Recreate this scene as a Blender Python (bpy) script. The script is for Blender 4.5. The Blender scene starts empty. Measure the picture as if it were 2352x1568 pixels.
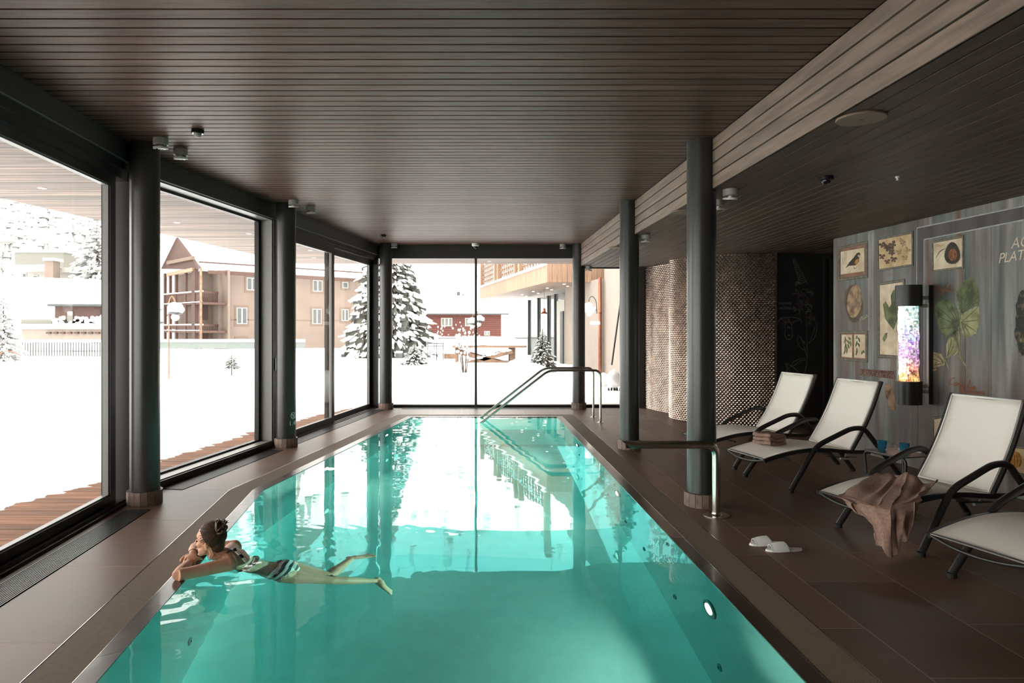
import bpy, math, random
from math import sin, cos, pi, sqrt, exp, radians, hypot, atan2, tan
from mathutils import Vector, Matrix, noise

scene = bpy.context.scene
COL = scene.collection
random.seed(7)

# ------------------------------------------------------------ camera, sky, exposure
cam_d = bpy.data.cameras.new('camera')
cam_d.sensor_width = 36.0
cam_d.lens = 24.0
cam_d.shift_x = (1176 - 1089) / 2352
cam_d.shift_y = (755 - 784) / 2352
cam_d.clip_start = 0.05
cam_d.clip_end = 900
cam = bpy.data.objects.new('camera', cam_d)
COL.objects.link(cam)
cam.location = (0, 0, 1.6)
cam.rotation_euler = (radians(90), 0, 0)
scene.camera = cam

SKY = 3.1
world = bpy.data.worlds.new('overcast_sky')
scene.world = world
world.use_nodes = True
bg = world.node_tree.nodes['Background']
bg.inputs['Color'].default_value = (1.0, 0.968, 0.925, 1)
bg.inputs['Strength'].default_value = SKY

vs = scene.view_settings
scene.display_settings.display_device = 'sRGB'
vs.view_transform = 'Standard'
vs.look = 'None'
vs.gamma = 1
vs.exposure = 1.3
vs.use_curve_mapping = False
cy = scene.cycles
cy.max_bounces = 9
cy.diffuse_bounces = 4
cy.glossy_bounces = 4
cy.transmission_bounces = 8
cy.transparent_max_bounces = 14
cy.volume_bounces = 0
cy.use_denoising = True
cy.use_adaptive_sampling = True
cy.adaptive_threshold = 0.02
cy.sample_clamp_indirect = 6.0
cy.blur_glossy = 1.0
cy.caustics_reflective = False
cy.caustics_refractive = True

# ------------------------------------------------------------ helpers
F, CX, CY, H = 1568.0, 1089.0, 755.0, 1.6


def at(px, py, Y):
    """a point seen at photo pixel (px, py) standing Y metres down the room"""
    return Vector(((px - CX) / F * Y, Y, H - (py - CY) / F * Y))


def onz(px, py, z=0.0):
    Y = (H - z) * F / (py - CY)
    return Vector(((px - CX) / F * Y, Y, z))


WZ = -0.006


def under(px, py, z):
    """point below the water plane seen at pixel, with refraction"""
    p = onz(px, py, WZ)
    v = p - Vector((0, 0, H))
    h = hypot(v.x, v.y)
    si = h / v.length / 1.333
    tt = si / sqrt(1 - si * si)
    d = (WZ - z) * tt
    return Vector((p.x + v.x / h * d, p.y + v.y / h * d, z))


def tag(o, label=None, cat=None, group=None, kind=None):
    if label:
        o['label'] = label
    if cat:
        o['category'] = cat
    if group:
        o['group'] = group
    if kind:
        o['kind'] = kind
    return o


def empty(name, loc=(0, 0, 0), rz=0.0, label=None, cat=None, group=None, kind=None):
    o = bpy.data.objects.new(name, None)
    o.empty_display_size = 0.1
    COL.objects.link(o)
    o.location = loc
    o.rotation_euler = (0, 0, rz)
    return tag(o, label, cat, group, kind)


def link(name, me, m=None, parent=None, smooth=False):
    if m is not None and not me.materials:
        me.materials.append(m)
    if smooth:
        me.polygons.foreach_set('use_smooth', [True] * len(me.polygons))
    o = bpy.data.objects.new(name, me)
    COL.objects.link(o)
    if parent is not None:
        o.parent = parent
    return o


def copy_tree(o, parent=None):
    c = o.copy()
    COL.objects.link(c)
    c.parent = parent
    for ch in list(o.children):
        copy_tree(ch, c)
    return c


class MB:
    def __init__(s):
        s.v = []
        s.f = []

    def add(s, vs_, fs_):
        b = len(s.v)
        s.v += [tuple(p) for p in vs_]
        s.f += [tuple(i + b for i in f) for f in fs_]
        return s

    def box(s, x0, x1, y0, y1, z0, z1, M=None):
        P = [Vector(p) for p in ((x0, y0, z0), (x1, y0, z0), (x1, y1, z0), (x0, y1, z0),
                                 (x0, y0, z1), (x1, y0, z1), (x1, y1, z1), (x0, y1, z1))]
        if M is not None:
            P = [M @ p for p in P]
        return s.add(P, [(0, 3, 2, 1), (4, 5, 6, 7), (0, 1, 5, 4), (1, 2, 6, 5), (2, 3, 7, 6), (3, 0, 4, 7)])

    def cbox(s, x0, x1, y0, y1, z0, z1, c=0.004, M=None):
        """box with chamfered edges"""
        P = []
        idx = {}
        for i, x in enumerate((x0, x1)):
            for j, y in enumerate((y0, y1)):
                for k, z in enumerate((z0, z1)):
                    sx, sy, sz = (1 if i == 0 else -1), (1 if j == 0 else -1), (1 if k == 0 else -1)
                    for a in range(3):
                        q = Vector((x + (0 if a == 0 else sx * c), y + (0 if a == 1 else sy * c), z + (0 if a == 2 else sz * c)))
                        idx[(i, j, k, a)] = len(P)
                        P.append(M @ q if M is not None else q)
        fs = []
        g = lambda i, j, k, a: idx[(i, j, k, a)]
        fs.append((g(0, 0, 0, 0), g(0, 0, 1, 0), g(0, 1, 1, 0), g(0, 1, 0, 0)))
        fs.append((g(1, 0, 0, 0), g(1, 1, 0, 0), g(1, 1, 1, 0), g(1, 0, 1, 0)))
        fs.append((g(0, 0, 0, 1), g(1, 0, 0, 1), g(1, 0, 1, 1), g(0, 0, 1, 1)))
        fs.append((g(0, 1, 0, 1), g(0, 1, 1, 1), g(1, 1, 1, 1), g(1, 1, 0, 1)))
        fs.append((g(0, 0, 0, 2), g(0, 1, 0, 2), g(1, 1, 0, 2), g(1, 0, 0, 2)))
        fs.append((g(0, 0, 1, 2), g(1, 0, 1, 2), g(1, 1, 1, 2), g(0, 1, 1, 2)))
        for i in (0, 1):
            for j in (0, 1):
                fs.append((g(i, j, 0, 0), g(i, j, 1, 0), g(i, j, 1, 1), g(i, j, 0, 1)))
                fs.append((g(i, 0, j, 0), g(i, 1, j, 0), g(i, 1, j, 2), g(i, 0, j, 2)))
                fs.append((g(0, i, j, 1), g(1, i, j, 1), g(1, i, j, 2), g(0, i, j, 2)))
                for k in (0, 1):
                    fs.append((g(i, j, k, 0), g(i, j, k, 1), g(i, j, k, 2)))
        return s.add(P, fs)

    def bar(s, a, b, w, h=None, up=(0, 0, 1)):
        """rectangular bar from a to b, w across, h along up"""
        a, b = Vector(a), Vector(b)
        h = w if h is None else h
        d = (b - a).normalized()
        u = Vector(up)
        if abs(d.dot(u)) > 0.98:
            u = Vector((0, 1, 0))
        r = d.cross(u).normalized()
        u = r.cross(d).normalized()
        P = []
        for q in (a, b):
            for sx, sy in ((-1, -1), (1, -1), (1, 1), (-1, 1)):
                P.append(q + r * (sx * w / 2) + u * (sy * h / 2))
        return s.add(P, [(0, 3, 2, 1), (4, 5, 6, 7), (0, 1, 5, 4), (1, 2, 6, 5), (2, 3, 7, 6), (3, 0, 4, 7)])

    def tube(s, pts, r, n=10, cap=True):
        pts = [Vector(p) for p in pts]
        rs = r if isinstance(r, (list, tuple)) else [r] * len(pts)
        b = len(s.v)
        u = None
        m = len(pts)
        for i, p in enumerate(pts):
            d = (pts[min(i + 1, m - 1)] - pts[max(i - 1, 0)]).normalized()
            if u is None:
                u = d.orthogonal().normalized()
            else:
                u = (u - d * u.dot(d))
                u = u.normalized() if u.length > 1e-6 else d.orthogonal().normalized()
            w = d.cross(u)
            for k in range(n):
                a = 2 * pi * k / n
                s.v.append(tuple(p + (u * cos(a) + w * sin(a)) * rs[i]))
        for i in range(m - 1):
            for k in range(n):
                k2 = (k + 1) % n
                s.f.append((b + i * n + k, b + i * n + k2, b + (i + 1) * n + k2, b + (i + 1) * n + k))
        if cap:
            s.f.append(tuple(b + k for k in reversed(range(n))))
            s.f.append(tuple(b + (m - 1) * n + k for k in range(n)))
        return s

    def lathe(s, prof, n=24, c=(0, 0, 0), M=None, cap=True):
        b = len(s.v)
        c = Vector(c)
        for r, z in prof:
            for k in range(n):
                a = 2 * pi * k / n
                q = Vector((r * cos(a), r * sin(a), z))
                if M is not None:
                    q = M @ q
                s.v.append(tuple(q + c))
        for i in range(len(prof) - 1):
            for k in range(n):
                k2 = (k + 1) % n
                s.f.append((b + i * n + k, b + i * n + k2, b + (i + 1) * n + k2, b + (i + 1) * n + k))
        if cap:
            s.f.append(tuple(b + k for k in reversed(range(n))))
            s.f.append(tuple(b + (len(prof) - 1) * n + k for k in range(n)))
        return s

    def prism(s, poly, z0, z1, M=None):
        n = len(poly)
        P = [Vector((p[0], p[1], z0)) for p in poly] + [Vector((p[0], p[1], z1)) for p in poly]
        if M is not None:
            P = [M @ p for p in P]
        ar = sum(poly[i][0] * poly[(i + 1) % n][1] - poly[(i + 1) % n][0] * poly[i][1] for i in range(n))
        fs = [tuple(range(n))[::-1], tuple(range(n, 2 * n))] + [(i, (i + 1) % n, n + (i + 1) % n, n + i) for i in range(n)]
        if ar < 0:
            fs = [f[::-1] for f in fs]
        return s.add(P, fs)

    def ball(s, c, r, n=12, m=8, sc=(1, 1, 1), jit=0.0):
        c = Vector(c)
        b = len(s.v)
        for i in range(m + 1):
            t = pi * i / m
            for k in range(n):
                a = 2 * pi * k / n
                q = Vector((sin(t) * cos(a) * sc[0], sin(t) * sin(a) * sc[1], cos(t) * sc[2])) * r
                if jit:
                    q *= 1 + jit * noise.noise((c + q) * (1.3 / r))
                s.v.append(tuple(c + q))
        for i in range(m):
            for k in range(n):
                k2 = (k + 1) % n
                s.f.append((b + i * n + k, b + (i + 1) * n + k, b + (i + 1) * n + k2, b + i * n + k2))
        return s

    def mesh(s, name):
        me = bpy.data.meshes.new(name)
        me.from_pydata(s.v, [], s.f)
        me.update()
        return me

    def build(s, name, m, parent=None, smooth=False, angle=None):
        me = s.mesh(name)
        o = link(name, me, m, parent, smooth)
        if angle is not None:
            me.polygons.foreach_set('use_smooth', [True] * len(me.polygons))
            me.set_sharp_from_angle(angle=radians(angle))
        return o


def clip(poly, nx, ny, c):
    """keep the side nx*x + ny*y <= c of a convex polygon"""
    out = []
    n = len(poly)
    for i in range(n):
        a, b = poly[i], poly[(i + 1) % n]
        da, db = nx * a[0] + ny * a[1] - c, nx * b[0] + ny * b[1] - c
        if da <= 0:
            out.append(a)
        if (da < 0 < db) or (db < 0 < da):
            t = da / (da - db)
            out.append((a[0] + (b[0] - a[0]) * t, a[1] + (b[1] - a[1]) * t))
    return out


def bez(pts, n=8):
    """Catmull-Rom through points"""
    P = [Vector(p) for p in pts]
    P = [P[0] * 2 - P[1]] + P + [P[-1] * 2 - P[-2]]
    out = []
    for i in range(1, len(P) - 2):
        for k in range(n):
            t = k / n
            a, b, c, d = P[i - 1], P[i], P[i + 1], P[i + 2]
            out.append(0.5 * ((2 * b) + (c - a) * t + (2 * a - 5 * b + 4 * c - d) * t * t + (3 * b - a - 3 * c + d) * t ** 3))
    out.append(P[-2])
    return out


def rounded(pts, r, n=5):
    """polyline with rounded corners"""
    P = [Vector(p) for p in pts]
    out = [P[0]]
    for i in range(1, len(P) - 1):
        a = (P[i - 1] - P[i])
        c = (P[i + 1] - P[i])
        k = min(r, a.length * 0.45, c.length * 0.45)
        a, c = a.normalized() * k, c.normalized() * k
        for j in range(n + 1):
            t = j / n
            out.append(P[i] + a * (1 - t) ** 2 + c * t ** 2)
    out.append(P[-1])
    return out


# ------------------------------------------------------------ materials
def s2l(c):
    c = c / 255
    return c / 12.92 if c <= 0.04045 else ((c + 0.055) / 1.055) ** 2.4


def rgb(r, g, b, k=1.0):
    return (s2l(r) * k, s2l(g) * k, s2l(b) * k, 1)


def newmat(name):
    m = bpy.data.materials.new(name)
    m.use_nodes = True
    nt = m.node_tree
    return m, nt, nt.nodes['Principled BSDF'], nt.nodes['Material Output']


def mat(name, col, rough=0.5, metal=0.0, vary=0.0, scale=8.0, stretch=(1, 1, 1), bump=0.0, bscale=60, spec=0.5,
        coat=0.0, emit=None, estr=0.0, rand=0.0, col2=None, detail=4, mix=(0.35, 0.65)):
    """procedural surface: noise between two tones, per-object random value, fine bump"""
    m, nt, p, out = newmat(name)
    N, L = nt.nodes, nt.links
    p.inputs['Base Color'].default_value = col
    p.inputs['Roughness'].default_value = rough
    p.inputs['Metallic'].default_value = metal
    p.inputs['Specular IOR Level'].default_value = spec
    if coat:
        p.inputs['Coat Weight'].default_value = coat
        p.inputs['Coat Roughness'].default_value = 0.05
    if emit:
        p.inputs['Emission Color'].default_value = emit
        p.inputs['Emission Strength'].default_value = estr
    if vary or bump or rand or col2:
        g = N.new('ShaderNodeNewGeometry')
        mp = N.new('ShaderNodeMapping')
        mp.inputs['Scale'].default_value = stretch
        L.new(g.outputs['Position'], mp.inputs['Vector'])
        vec = mp.outputs[0]
        if rand:
            oi = N.new('ShaderNodeObjectInfo')
            cm = N.new('ShaderNodeCombineXYZ')
            mu = N.new('ShaderNodeMath')
            mu.operation = 'MULTIPLY'
            mu.inputs[1].default_value = 37.0
            L.new(oi.outputs['Random'], mu.inputs[0])
            for k in range(3):
                L.new(mu.outputs[0], cm.inputs[k])
            va = N.new('ShaderNodeVectorMath')
            L.new(vec, va.inputs[0])
            L.new(cm.outputs[0], va.inputs[1])
            vec = va.outputs[0]
        nz = N.new('ShaderNodeTexNoise')
        nz.inputs['Scale'].default_value = scale
        nz.inputs['Detail'].default_value = detail
        L.new(vec, nz.inputs['Vector'])
        rp = N.new('ShaderNodeValToRGB')
        rp.color_ramp.elements[0].position = mix[0]
        rp.color_ramp.elements[1].position = mix[1]
        c1 = tuple(col[i] * (1 - vary) for i in range(3)) + (1,)
        c2 = col2 if col2 else tuple(min(1, col[i] * (1 + vary)) for i in range(3)) + (1,)
        rp.color_ramp.elements[0].color = c1
        rp.color_ramp.elements[1].color = c2
        L.new(nz.outputs['Fac'], rp.inputs[0])
        cout = rp.outputs[0]
        if rand:
            hs = N.new('ShaderNodeHueSaturation')
            mr = N.new('ShaderNodeMapRange')
            mr.inputs['To Min'].default_value = 1 - rand
            mr.inputs['To Max'].default_value = 1 + rand
            L.new(oi.outputs['Random'], mr.inputs['Value'])
            L.new(mr.outputs[0], hs.inputs['Value'])
            L.new(cout, hs.inputs['Color'])
            cout = hs.outputs[0]
        L.new(cout, p.inputs['Base Color'])
        if bump:
            n2 = N.new('ShaderNodeTexNoise')
            n2.inputs['Scale'].default_value = bscale
            n2.inputs['Detail'].default_value = 3
            L.new(vec, n2.inputs['Vector'])
            bp = N.new('ShaderNodeBump')
            bp.inputs['Strength'].default_value = bump
            bp.inputs['Distance'].default_value = 0.002
            L.new(n2.outputs['Fac'], bp.inputs['Height'])
            L.new(bp.outputs[0], p.inputs['Normal'])
    return m


M = {}
M['ceil_x'] = mat('dark_oak_boards_across', (0.096, 0.052, 0.040, 1), 0.44, vary=0.25, scale=3.5, stretch=(0.7, 9, 9), bump=0.5, bscale=14, rand=0.2, spec=0.15)
M['ceil_y'] = mat('dark_oak_boards_along', (0.080, 0.051, 0.037, 1), 0.55, vary=0.2, scale=3.5, stretch=(9, 0.7, 9), bump=0.5, bscale=14, rand=0.15, spec=0.22)
M['beam'] = mat('greyed_oak_beam', (0.19, 0.137, 0.105, 1), 0.5, vary=0.25, scale=2.5, stretch=(6, 0.8, 9), bump=0.4, bscale=16, rand=0.1)
M['soffit'] = mat('weathered_soffit_wood', (0.15, 0.10, 0.074, 1), 0.6, vary=0.55, scale=2.0, stretch=(0.4, 9, 9), rand=0.45, bump=0.3, bscale=12)
M['deck'] = mat('larch_deck', (0.19, 0.080, 0.038, 1), 0.7, spec=0.15, vary=0.3, scale=2.0, stretch=(1, 10, 5), rand=0.25, bump=0.3, bscale=20)
M['tile'] = mat('brown_stone_tile', (0.195, 0.108, 0.078, 1), 0.42, spec=0.22, vary=0.28, scale=1.6, col2=(0.118, 0.082, 0.064, 1), bump=0.25, bscale=35, rand=0.24, detail=8)
M['coping'] = mat('wet_brown_stone', (0.052, 0.032, 0.025, 1), 0.3, vary=0.45, scale=3.0, bump=0.15, bscale=20, rand=0.12, detail=8, coat=0.12)
M['grout'] = mat('grout', (0.028, 0.022, 0.02, 1), 0.8, vary=0.1)
M['joint'] = mat('pale_joint', (0.42, 0.34, 0.28, 1), 0.7, vary=0.1)
M['black_metal'] = mat('anthracite_window_metal', (0.020, 0.018, 0.017, 1), 0.4, vary=0.05, scale=200, spec=0.3)
M['fascia'] = mat('dark_bronze_fascia', (0.032, 0.028, 0.026, 1), 0.5, vary=0.08, scale=90)
M['reveal'] = mat('grey_anodised_reveal', (0.20, 0.195, 0.185, 1), 0.42, vary=0.05, scale=80)
M['column'] = mat('grey_green_column_paint', (0.030, 0.029, 0.027, 1), 0.29, vary=0.06, scale=30, bump=0.12, bscale=140)
M['ring_tile'] = mat('column_foot_tile', (0.17, 0.115, 0.09, 1), 0.5, vary=0.25, scale=14, rand=0.25, bump=0.2, bscale=60)
M['steel'] = mat('brushed_steel', (0.62, 0.58, 0.53, 1), 0.22, metal=1.0, vary=0.05, scale=300)
M['grate'] = mat('taupe_overflow_grate', (0.17, 0.128, 0.095, 1), 0.6, spec=0.25, vary=0.06, scale=30)
M['dark'] = mat('dark_void', (0.006, 0.006, 0.006, 1), 0.8, vary=0.05)
M['slat_black'] = mat('black_convector_slats', (0.03, 0.029, 0.028, 1), 0.4, metal=0.0, vary=0.05)
M['liner'] = mat('pale_green_pool_liner', (0.80, 0.88, 0.85, 1), 0.5, vary=0.04, scale=5)
M['copper_scale'] = mat('copper_scales', (0.60, 0.455, 0.375, 1), 0.24, metal=0.95, vary=0.25, scale=7, detail=2)
M['copper_back'] = mat('copper_backing', (0.07, 0.045, 0.038, 1), 0.6, vary=0.1)
M['fabric'] = mat('off_white_mesh_fabric', (0.90, 0.84, 0.765, 1), 0.75, vary=0.04, scale=260, bump=0.35, bscale=420, spec=0.2)
M['hem'] = mat('off_white_hem', (0.86, 0.83, 0.78, 1), 0.7, vary=0.04, scale=200)
M['frame_black'] = mat('black_lounger_frame', (0.018, 0.016, 0.015, 1), 0.42, vary=0.05, scale=60)
M['rubber'] = mat('black_rubber', (0.01, 0.01, 0.01, 1), 0.8, vary=0.05)
M['towel'] = mat('taupe_terry', (0.30, 0.19, 0.15, 1), 0.95, vary=0.18, scale=60, bump=0.9, bscale=260, spec=0.1)
M['slipper'] = mat('white_terry_slipper', (0.82, 0.80, 0.79, 1), 0.95, vary=0.05, scale=80, bump=0.8, bscale=320, spec=0.1)
M['lamp_white'] = mat('light_grey_lamp_body', (0.36, 0.33, 0.30, 1), 0.4, vary=0.04)
M['lamp_face'] = mat('lamp_face_white', (0.7, 0.67, 0.62, 1), 0.4, vary=0.04)
M['sensor'] = mat('black_sensor', (0.008, 0.008, 0.008, 1), 0.25, vary=0.05)
M['speaker'] = mat('brown_speaker_cover', (0.19, 0.120, 0.082, 1), 0.6, vary=0.1, scale=300)
M['snow'] = mat('snow', (0.86, 0.86, 0.87, 1), 0.8, vary=0.02, scale=1.5, spec=0.1)
M['white_print'] = mat('white_print', (0.9, 0.9, 0.88, 1), 0.6, vary=0.02)
M['wood_ext'] = mat('light_larch_cladding', (0.23, 0.135, 0.085, 1), 0.6, vary=0.2, scale=3, stretch=(8, 8, 0.5), rand=0.1)
M['wood_table'] = mat('brown_garden_wood', (0.16, 0.09, 0.055, 1), 0.6, vary=0.3, scale=4, rand=0.1)
M['plaster'] = mat('pinkish_plaster', (0.145, 0.108, 0.088, 1), 0.85, vary=0.07, scale=0.6)
M['plaster2'] = mat('warm_beige_plaster', (0.19, 0.155, 0.13, 1), 0.85, vary=0.04, scale=2)
M['stone_trim'] = mat('sandstone_window_trim', (0.12, 0.082, 0.062, 1), 0.85, vary=0.08)
M['brown_wood'] = mat('red_brown_chalet_wood', (0.050, 0.020, 0.013, 1), 0.7, vary=0.3, scale=6, stretch=(6, 6, 0.6), rand=0.1)
M['barn'] = mat('red_barn_boards', (0.075, 0.018, 0.011, 1), 0.75, vary=0.2, scale=5, stretch=(1, 1, 3), rand=0.1)
M['win_white'] = mat('white_window_frame', (0.35, 0.34, 0.32, 1), 0.6, vary=0.03)
M['win_dark'] = mat('dark_window_glass', (0.04, 0.045, 0.04, 1), 0.15, vary=0.2, scale=5)
M['conifer'] = mat('conifer_needles', (0.05, 0.052, 0.042, 1), 0.8, vary=0.4, scale=3)
M['far_tree'] = mat('hazy_frosted_far_trees', (0.33, 0.33, 0.32, 1), 0.9, vary=0.22, scale=0.35)  # haze as well as frost is mixed into this pale tone
M['hazy_frost_tree'] = mat('hazy_snowy_far_trees', (0.74, 0.70, 0.68, 1), 0.9, vary=0.12, scale=0.5)  # whitened to stand for haze over the snowy trees
M['bark'] = mat('bark', (0.06, 0.04, 0.03, 1), 0.9, vary=0.3)
M['grey_wall'] = mat('grey_green_cladding', (0.125, 0.122, 0.105, 1), 0.8, vary=0.04)
M['copper_pipe'] = mat('copper_pipe', (0.22, 0.085, 0.05, 1), 0.4, metal=0.7, vary=0.2, scale=6)
M['ext_black'] = mat('exterior_dark_metal', (0.03, 0.034, 0.036, 1), 0.5, vary=0.05)
M['skin'] = mat('skin', (0.52, 0.27, 0.175, 1), 0.5, vary=0.06, scale=12, spec=0.4)
M['hair'] = mat('dark_brown_hair', (0.048, 0.021, 0.012, 1), 0.6, spec=0.25, vary=0.5, scale=60, stretch=(3, 1, 1), bump=0.8, bscale=150)
M['navy'] = mat('navy_cloth', (0.008, 0.01, 0.02, 1), 0.7, vary=0.1)
M['swim_white'] = mat('white_swim_cloth', (0.72, 0.70, 0.66, 1), 0.7, vary=0.03)
M['swim_red'] = mat('dark_red_piping', (0.12, 0.01, 0.015, 1), 0.7, vary=0.05)
M['ink'] = mat('dark_ink', (0.02, 0.018, 0.015, 1), 0.8, vary=0.3, scale=30)
M['door_brown'] = mat('dark_red_brown_door', (0.022, 0.011, 0.008, 1), 0.5, vary=0.2, scale=3)
M['black_board'] = mat('matt_blackboard_wall', (0.011, 0.0105, 0.010, 1), 0.75, vary=0.2, scale=4)
M['chalk'] = mat('chalk_line', (0.17, 0.165, 0.15, 1), 0.9, vary=0.4, scale=50)
M['chalk_red'] = mat('plum_chalk', (0.085, 0.035, 0.045, 1), 0.9, vary=0.4, scale=50)
M['spot_emit'] = mat('lit_downlight', (1, 0.95, 0.85, 1), 0.5, emit=(1, 0.9, 0.75, 1), estr=3, vary=0.01)
M['pool_lamp'] = mat('lit_pool_lamp', (1, 0.95, 0.85, 1), 0.5, emit=(1, 0.88, 0.68, 1), estr=2.4, vary=0.01)
M['nozzle'] = mat('pool_nozzle_metal', (0.10, 0.13, 0.13, 1), 0.35, metal=0.5, vary=0.1)


def glass_mat():
    m, nt, p, out = newmat('window_glass')
    N, L = nt.nodes, nt.links
    N.remove(p)
    t = N.new('ShaderNodeBsdfTransparent')
    t.inputs[0].default_value = (0.955, 0.965, 0.955, 1)
    g = N.new('ShaderNodeBsdfGlossy')
    g.inputs['Roughness'].default_value = 0.0
    fr = N.new('ShaderNodeFresnel')
    fr.inputs['IOR'].default_value = 1.35
    ge = N.new('ShaderNodeNewGeometry')
    iv = N.new('ShaderNodeMath')
    iv.operation = 'SUBTRACT'
    iv.inputs[0].default_value = 1.0
    L.new(ge.outputs['Backfacing'], iv.inputs[1])
    ml = N.new('ShaderNodeMath')
    ml.operation = 'MULTIPLY'
    L.new(fr.outputs[0], ml.inputs[0])
    L.new(iv.outputs[0], ml.inputs[1])
    mx = N.new('ShaderNodeMixShader')
    L.new(ml.outputs[0], mx.inputs[0])
    L.new(t.outputs[0], mx.inputs[1])
    L.new(g.outputs[0], mx.inputs[2])
    L.new(mx.outputs[0], out.inputs['Surface'])
    return m


M['glass'] = glass_mat()


def water_mat():
    m, nt, p, out = newmat('pool_water')
    N, L = nt.nodes, nt.links
    N.remove(p)
    g = N.new('ShaderNodeBsdfRefraction')
    g.inputs['IOR'].default_value = 1.333
    g.inputs['Roughness'].default_value = 0.0
    r = N.new('ShaderNodeBsdfGlossy')
    r.inputs['Roughness'].default_value = 0.0
    fr = N.new('ShaderNodeFresnel')
    fr.inputs['IOR'].default_value = 1.333
    mx = N.new('ShaderNodeMixShader')
    L.new(fr.outputs[0], mx.inputs[0])
    L.new(g.outputs[0], mx.inputs[1])
    L.new(r.outputs[0], mx.inputs[2])
    L.new(mx.outputs[0], out.inputs['Surface'])
    a = N.new('ShaderNodeVolumeAbsorption')
    a.inputs['Color'].default_value = (0.0, 0.935, 0.94, 1)
    a.inputs['Density'].default_value = 0.37
    L.new(a.outputs[0], out.inputs['Volume'])
    return m


M['water'] = water_mat()


def tumbler_mat():
    m, nt, p, out = newmat('blue_tumbler_glass')
    p.inputs['Base Color'].default_value = (0.10, 0.42, 0.62, 1)
    p.inputs['Roughness'].default_value = 0.05
    p.inputs['Transmission Weight'].default_value = 0.85
    p.inputs['IOR'].default_value = 1.4
    return m


M['tumbler'] = tumbler_mat()


def iridescent_mat():
    """crinkled dichroic foil glowing behind a clear tube"""
    m, nt, p, out = newmat('crinkled_iridescent_foil')
    N, L = nt.nodes, nt.links
    g = N.new('ShaderNodeNewGeometry')
    vo = N.new('ShaderNodeTexVoronoi')
    vo.inputs['Scale'].default_value = 26
    nz = N.new('ShaderNodeTexNoise')
    nz.inputs['Scale'].default_value = 9
    nz.inputs['Distortion'].default_value = 2.0
    L.new(g.outputs['Position'], nz.inputs['Vector'])
    L.new(nz.outputs['Color'], vo.inputs['Vector'])
    L.new(g.outputs['Position'], vo.inputs['Vector'])
    sp = N.new('ShaderNodeSeparateXYZ')
    L.new(g.outputs['Position'], sp.inputs[0])
    mr = N.new('ShaderNodeMapRange')
    mr.inputs['From Min'].default_value = 1.0
    mr.inputs['From Max'].default_value = 1.86
    L.new(sp.outputs['Z'], mr.inputs['Value'])
    rp = N.new('ShaderNodeValToRGB')
    cr = rp.color_ramp
    cr.elements[0].position = 0.0
    cr.elements[0].color = (1.0, 0.42, 0.18, 1)
    cr.elements[1].position = 1.0
    cr.elements[1].color = (0.55, 0.85, 0.75, 1)
    for po, c in ((0.15, (1.0, 0.35, 0.22, 1)), (0.35, (0.55, 0.32, 0.6, 1)), (0.6, (0.55, 0.45, 0.75, 1)), (0.8, (0.5, 0.8, 0.7, 1))):
        e = cr.elements.new(po)
        e.color = c
    L.new(mr.outputs[0], rp.inputs[0])
    mx = N.new('ShaderNodeMixRGB')
    mx.blend_type = 'OVERLAY'
    mx.inputs[0].default_value = 0.55
    L.new(rp.outputs[0], mx.inputs[1])
    ds = N.new('ShaderNodeHueSaturation')
    ds.inputs['Saturation'].default_value = 0.45
    ds.inputs['Value'].default_value = 1.2
    L.new(vo.outputs['Color'], ds.inputs['Color'])
    L.new(ds.outputs[0], mx.inputs[2])
    L.new(mx.outputs[0], p.inputs['Base Color'])
    L.new(mx.outputs[0], p.inputs['Emission Color'])
    n2 = N.new('ShaderNodeTexNoise')
    n2.inputs['Scale'].default_value = 22
    n2.inputs['Detail'].default_value = 5
    n2.inputs['Distortion'].default_value = 1.5
    L.new(g.outputs['Position'], n2.inputs['Vector'])
    mr2 = N.new('ShaderNodeMapRange')
    mr2.inputs['From Min'].default_value = 0.35
    mr2.inputs['From Max'].default_value = 0.7
    mr2.inputs['To Min'].default_value = 0.03
    mr2.inputs['To Max'].default_value = 0.75
    L.new(n2.outputs['Fac'], mr2.inputs['Value'])
    L.new(mr2.outputs[0], p.inputs['Emission Strength'])
    p.inputs['Roughness'].default_value = 0.2
    p.inputs['Metallic'].default_value = 0.5
    bp = N.new('ShaderNodeBump')
    bp.inputs['Strength'].default_value = 0.9
    bp.inputs['Distance'].default_value = 0.02
    L.new(vo.outputs['Distance'], bp.inputs['Height'])
    L.new(bp.outputs[0], p.inputs['Normal'])
    return m


M['foil'] = iridescent_mat()


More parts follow.
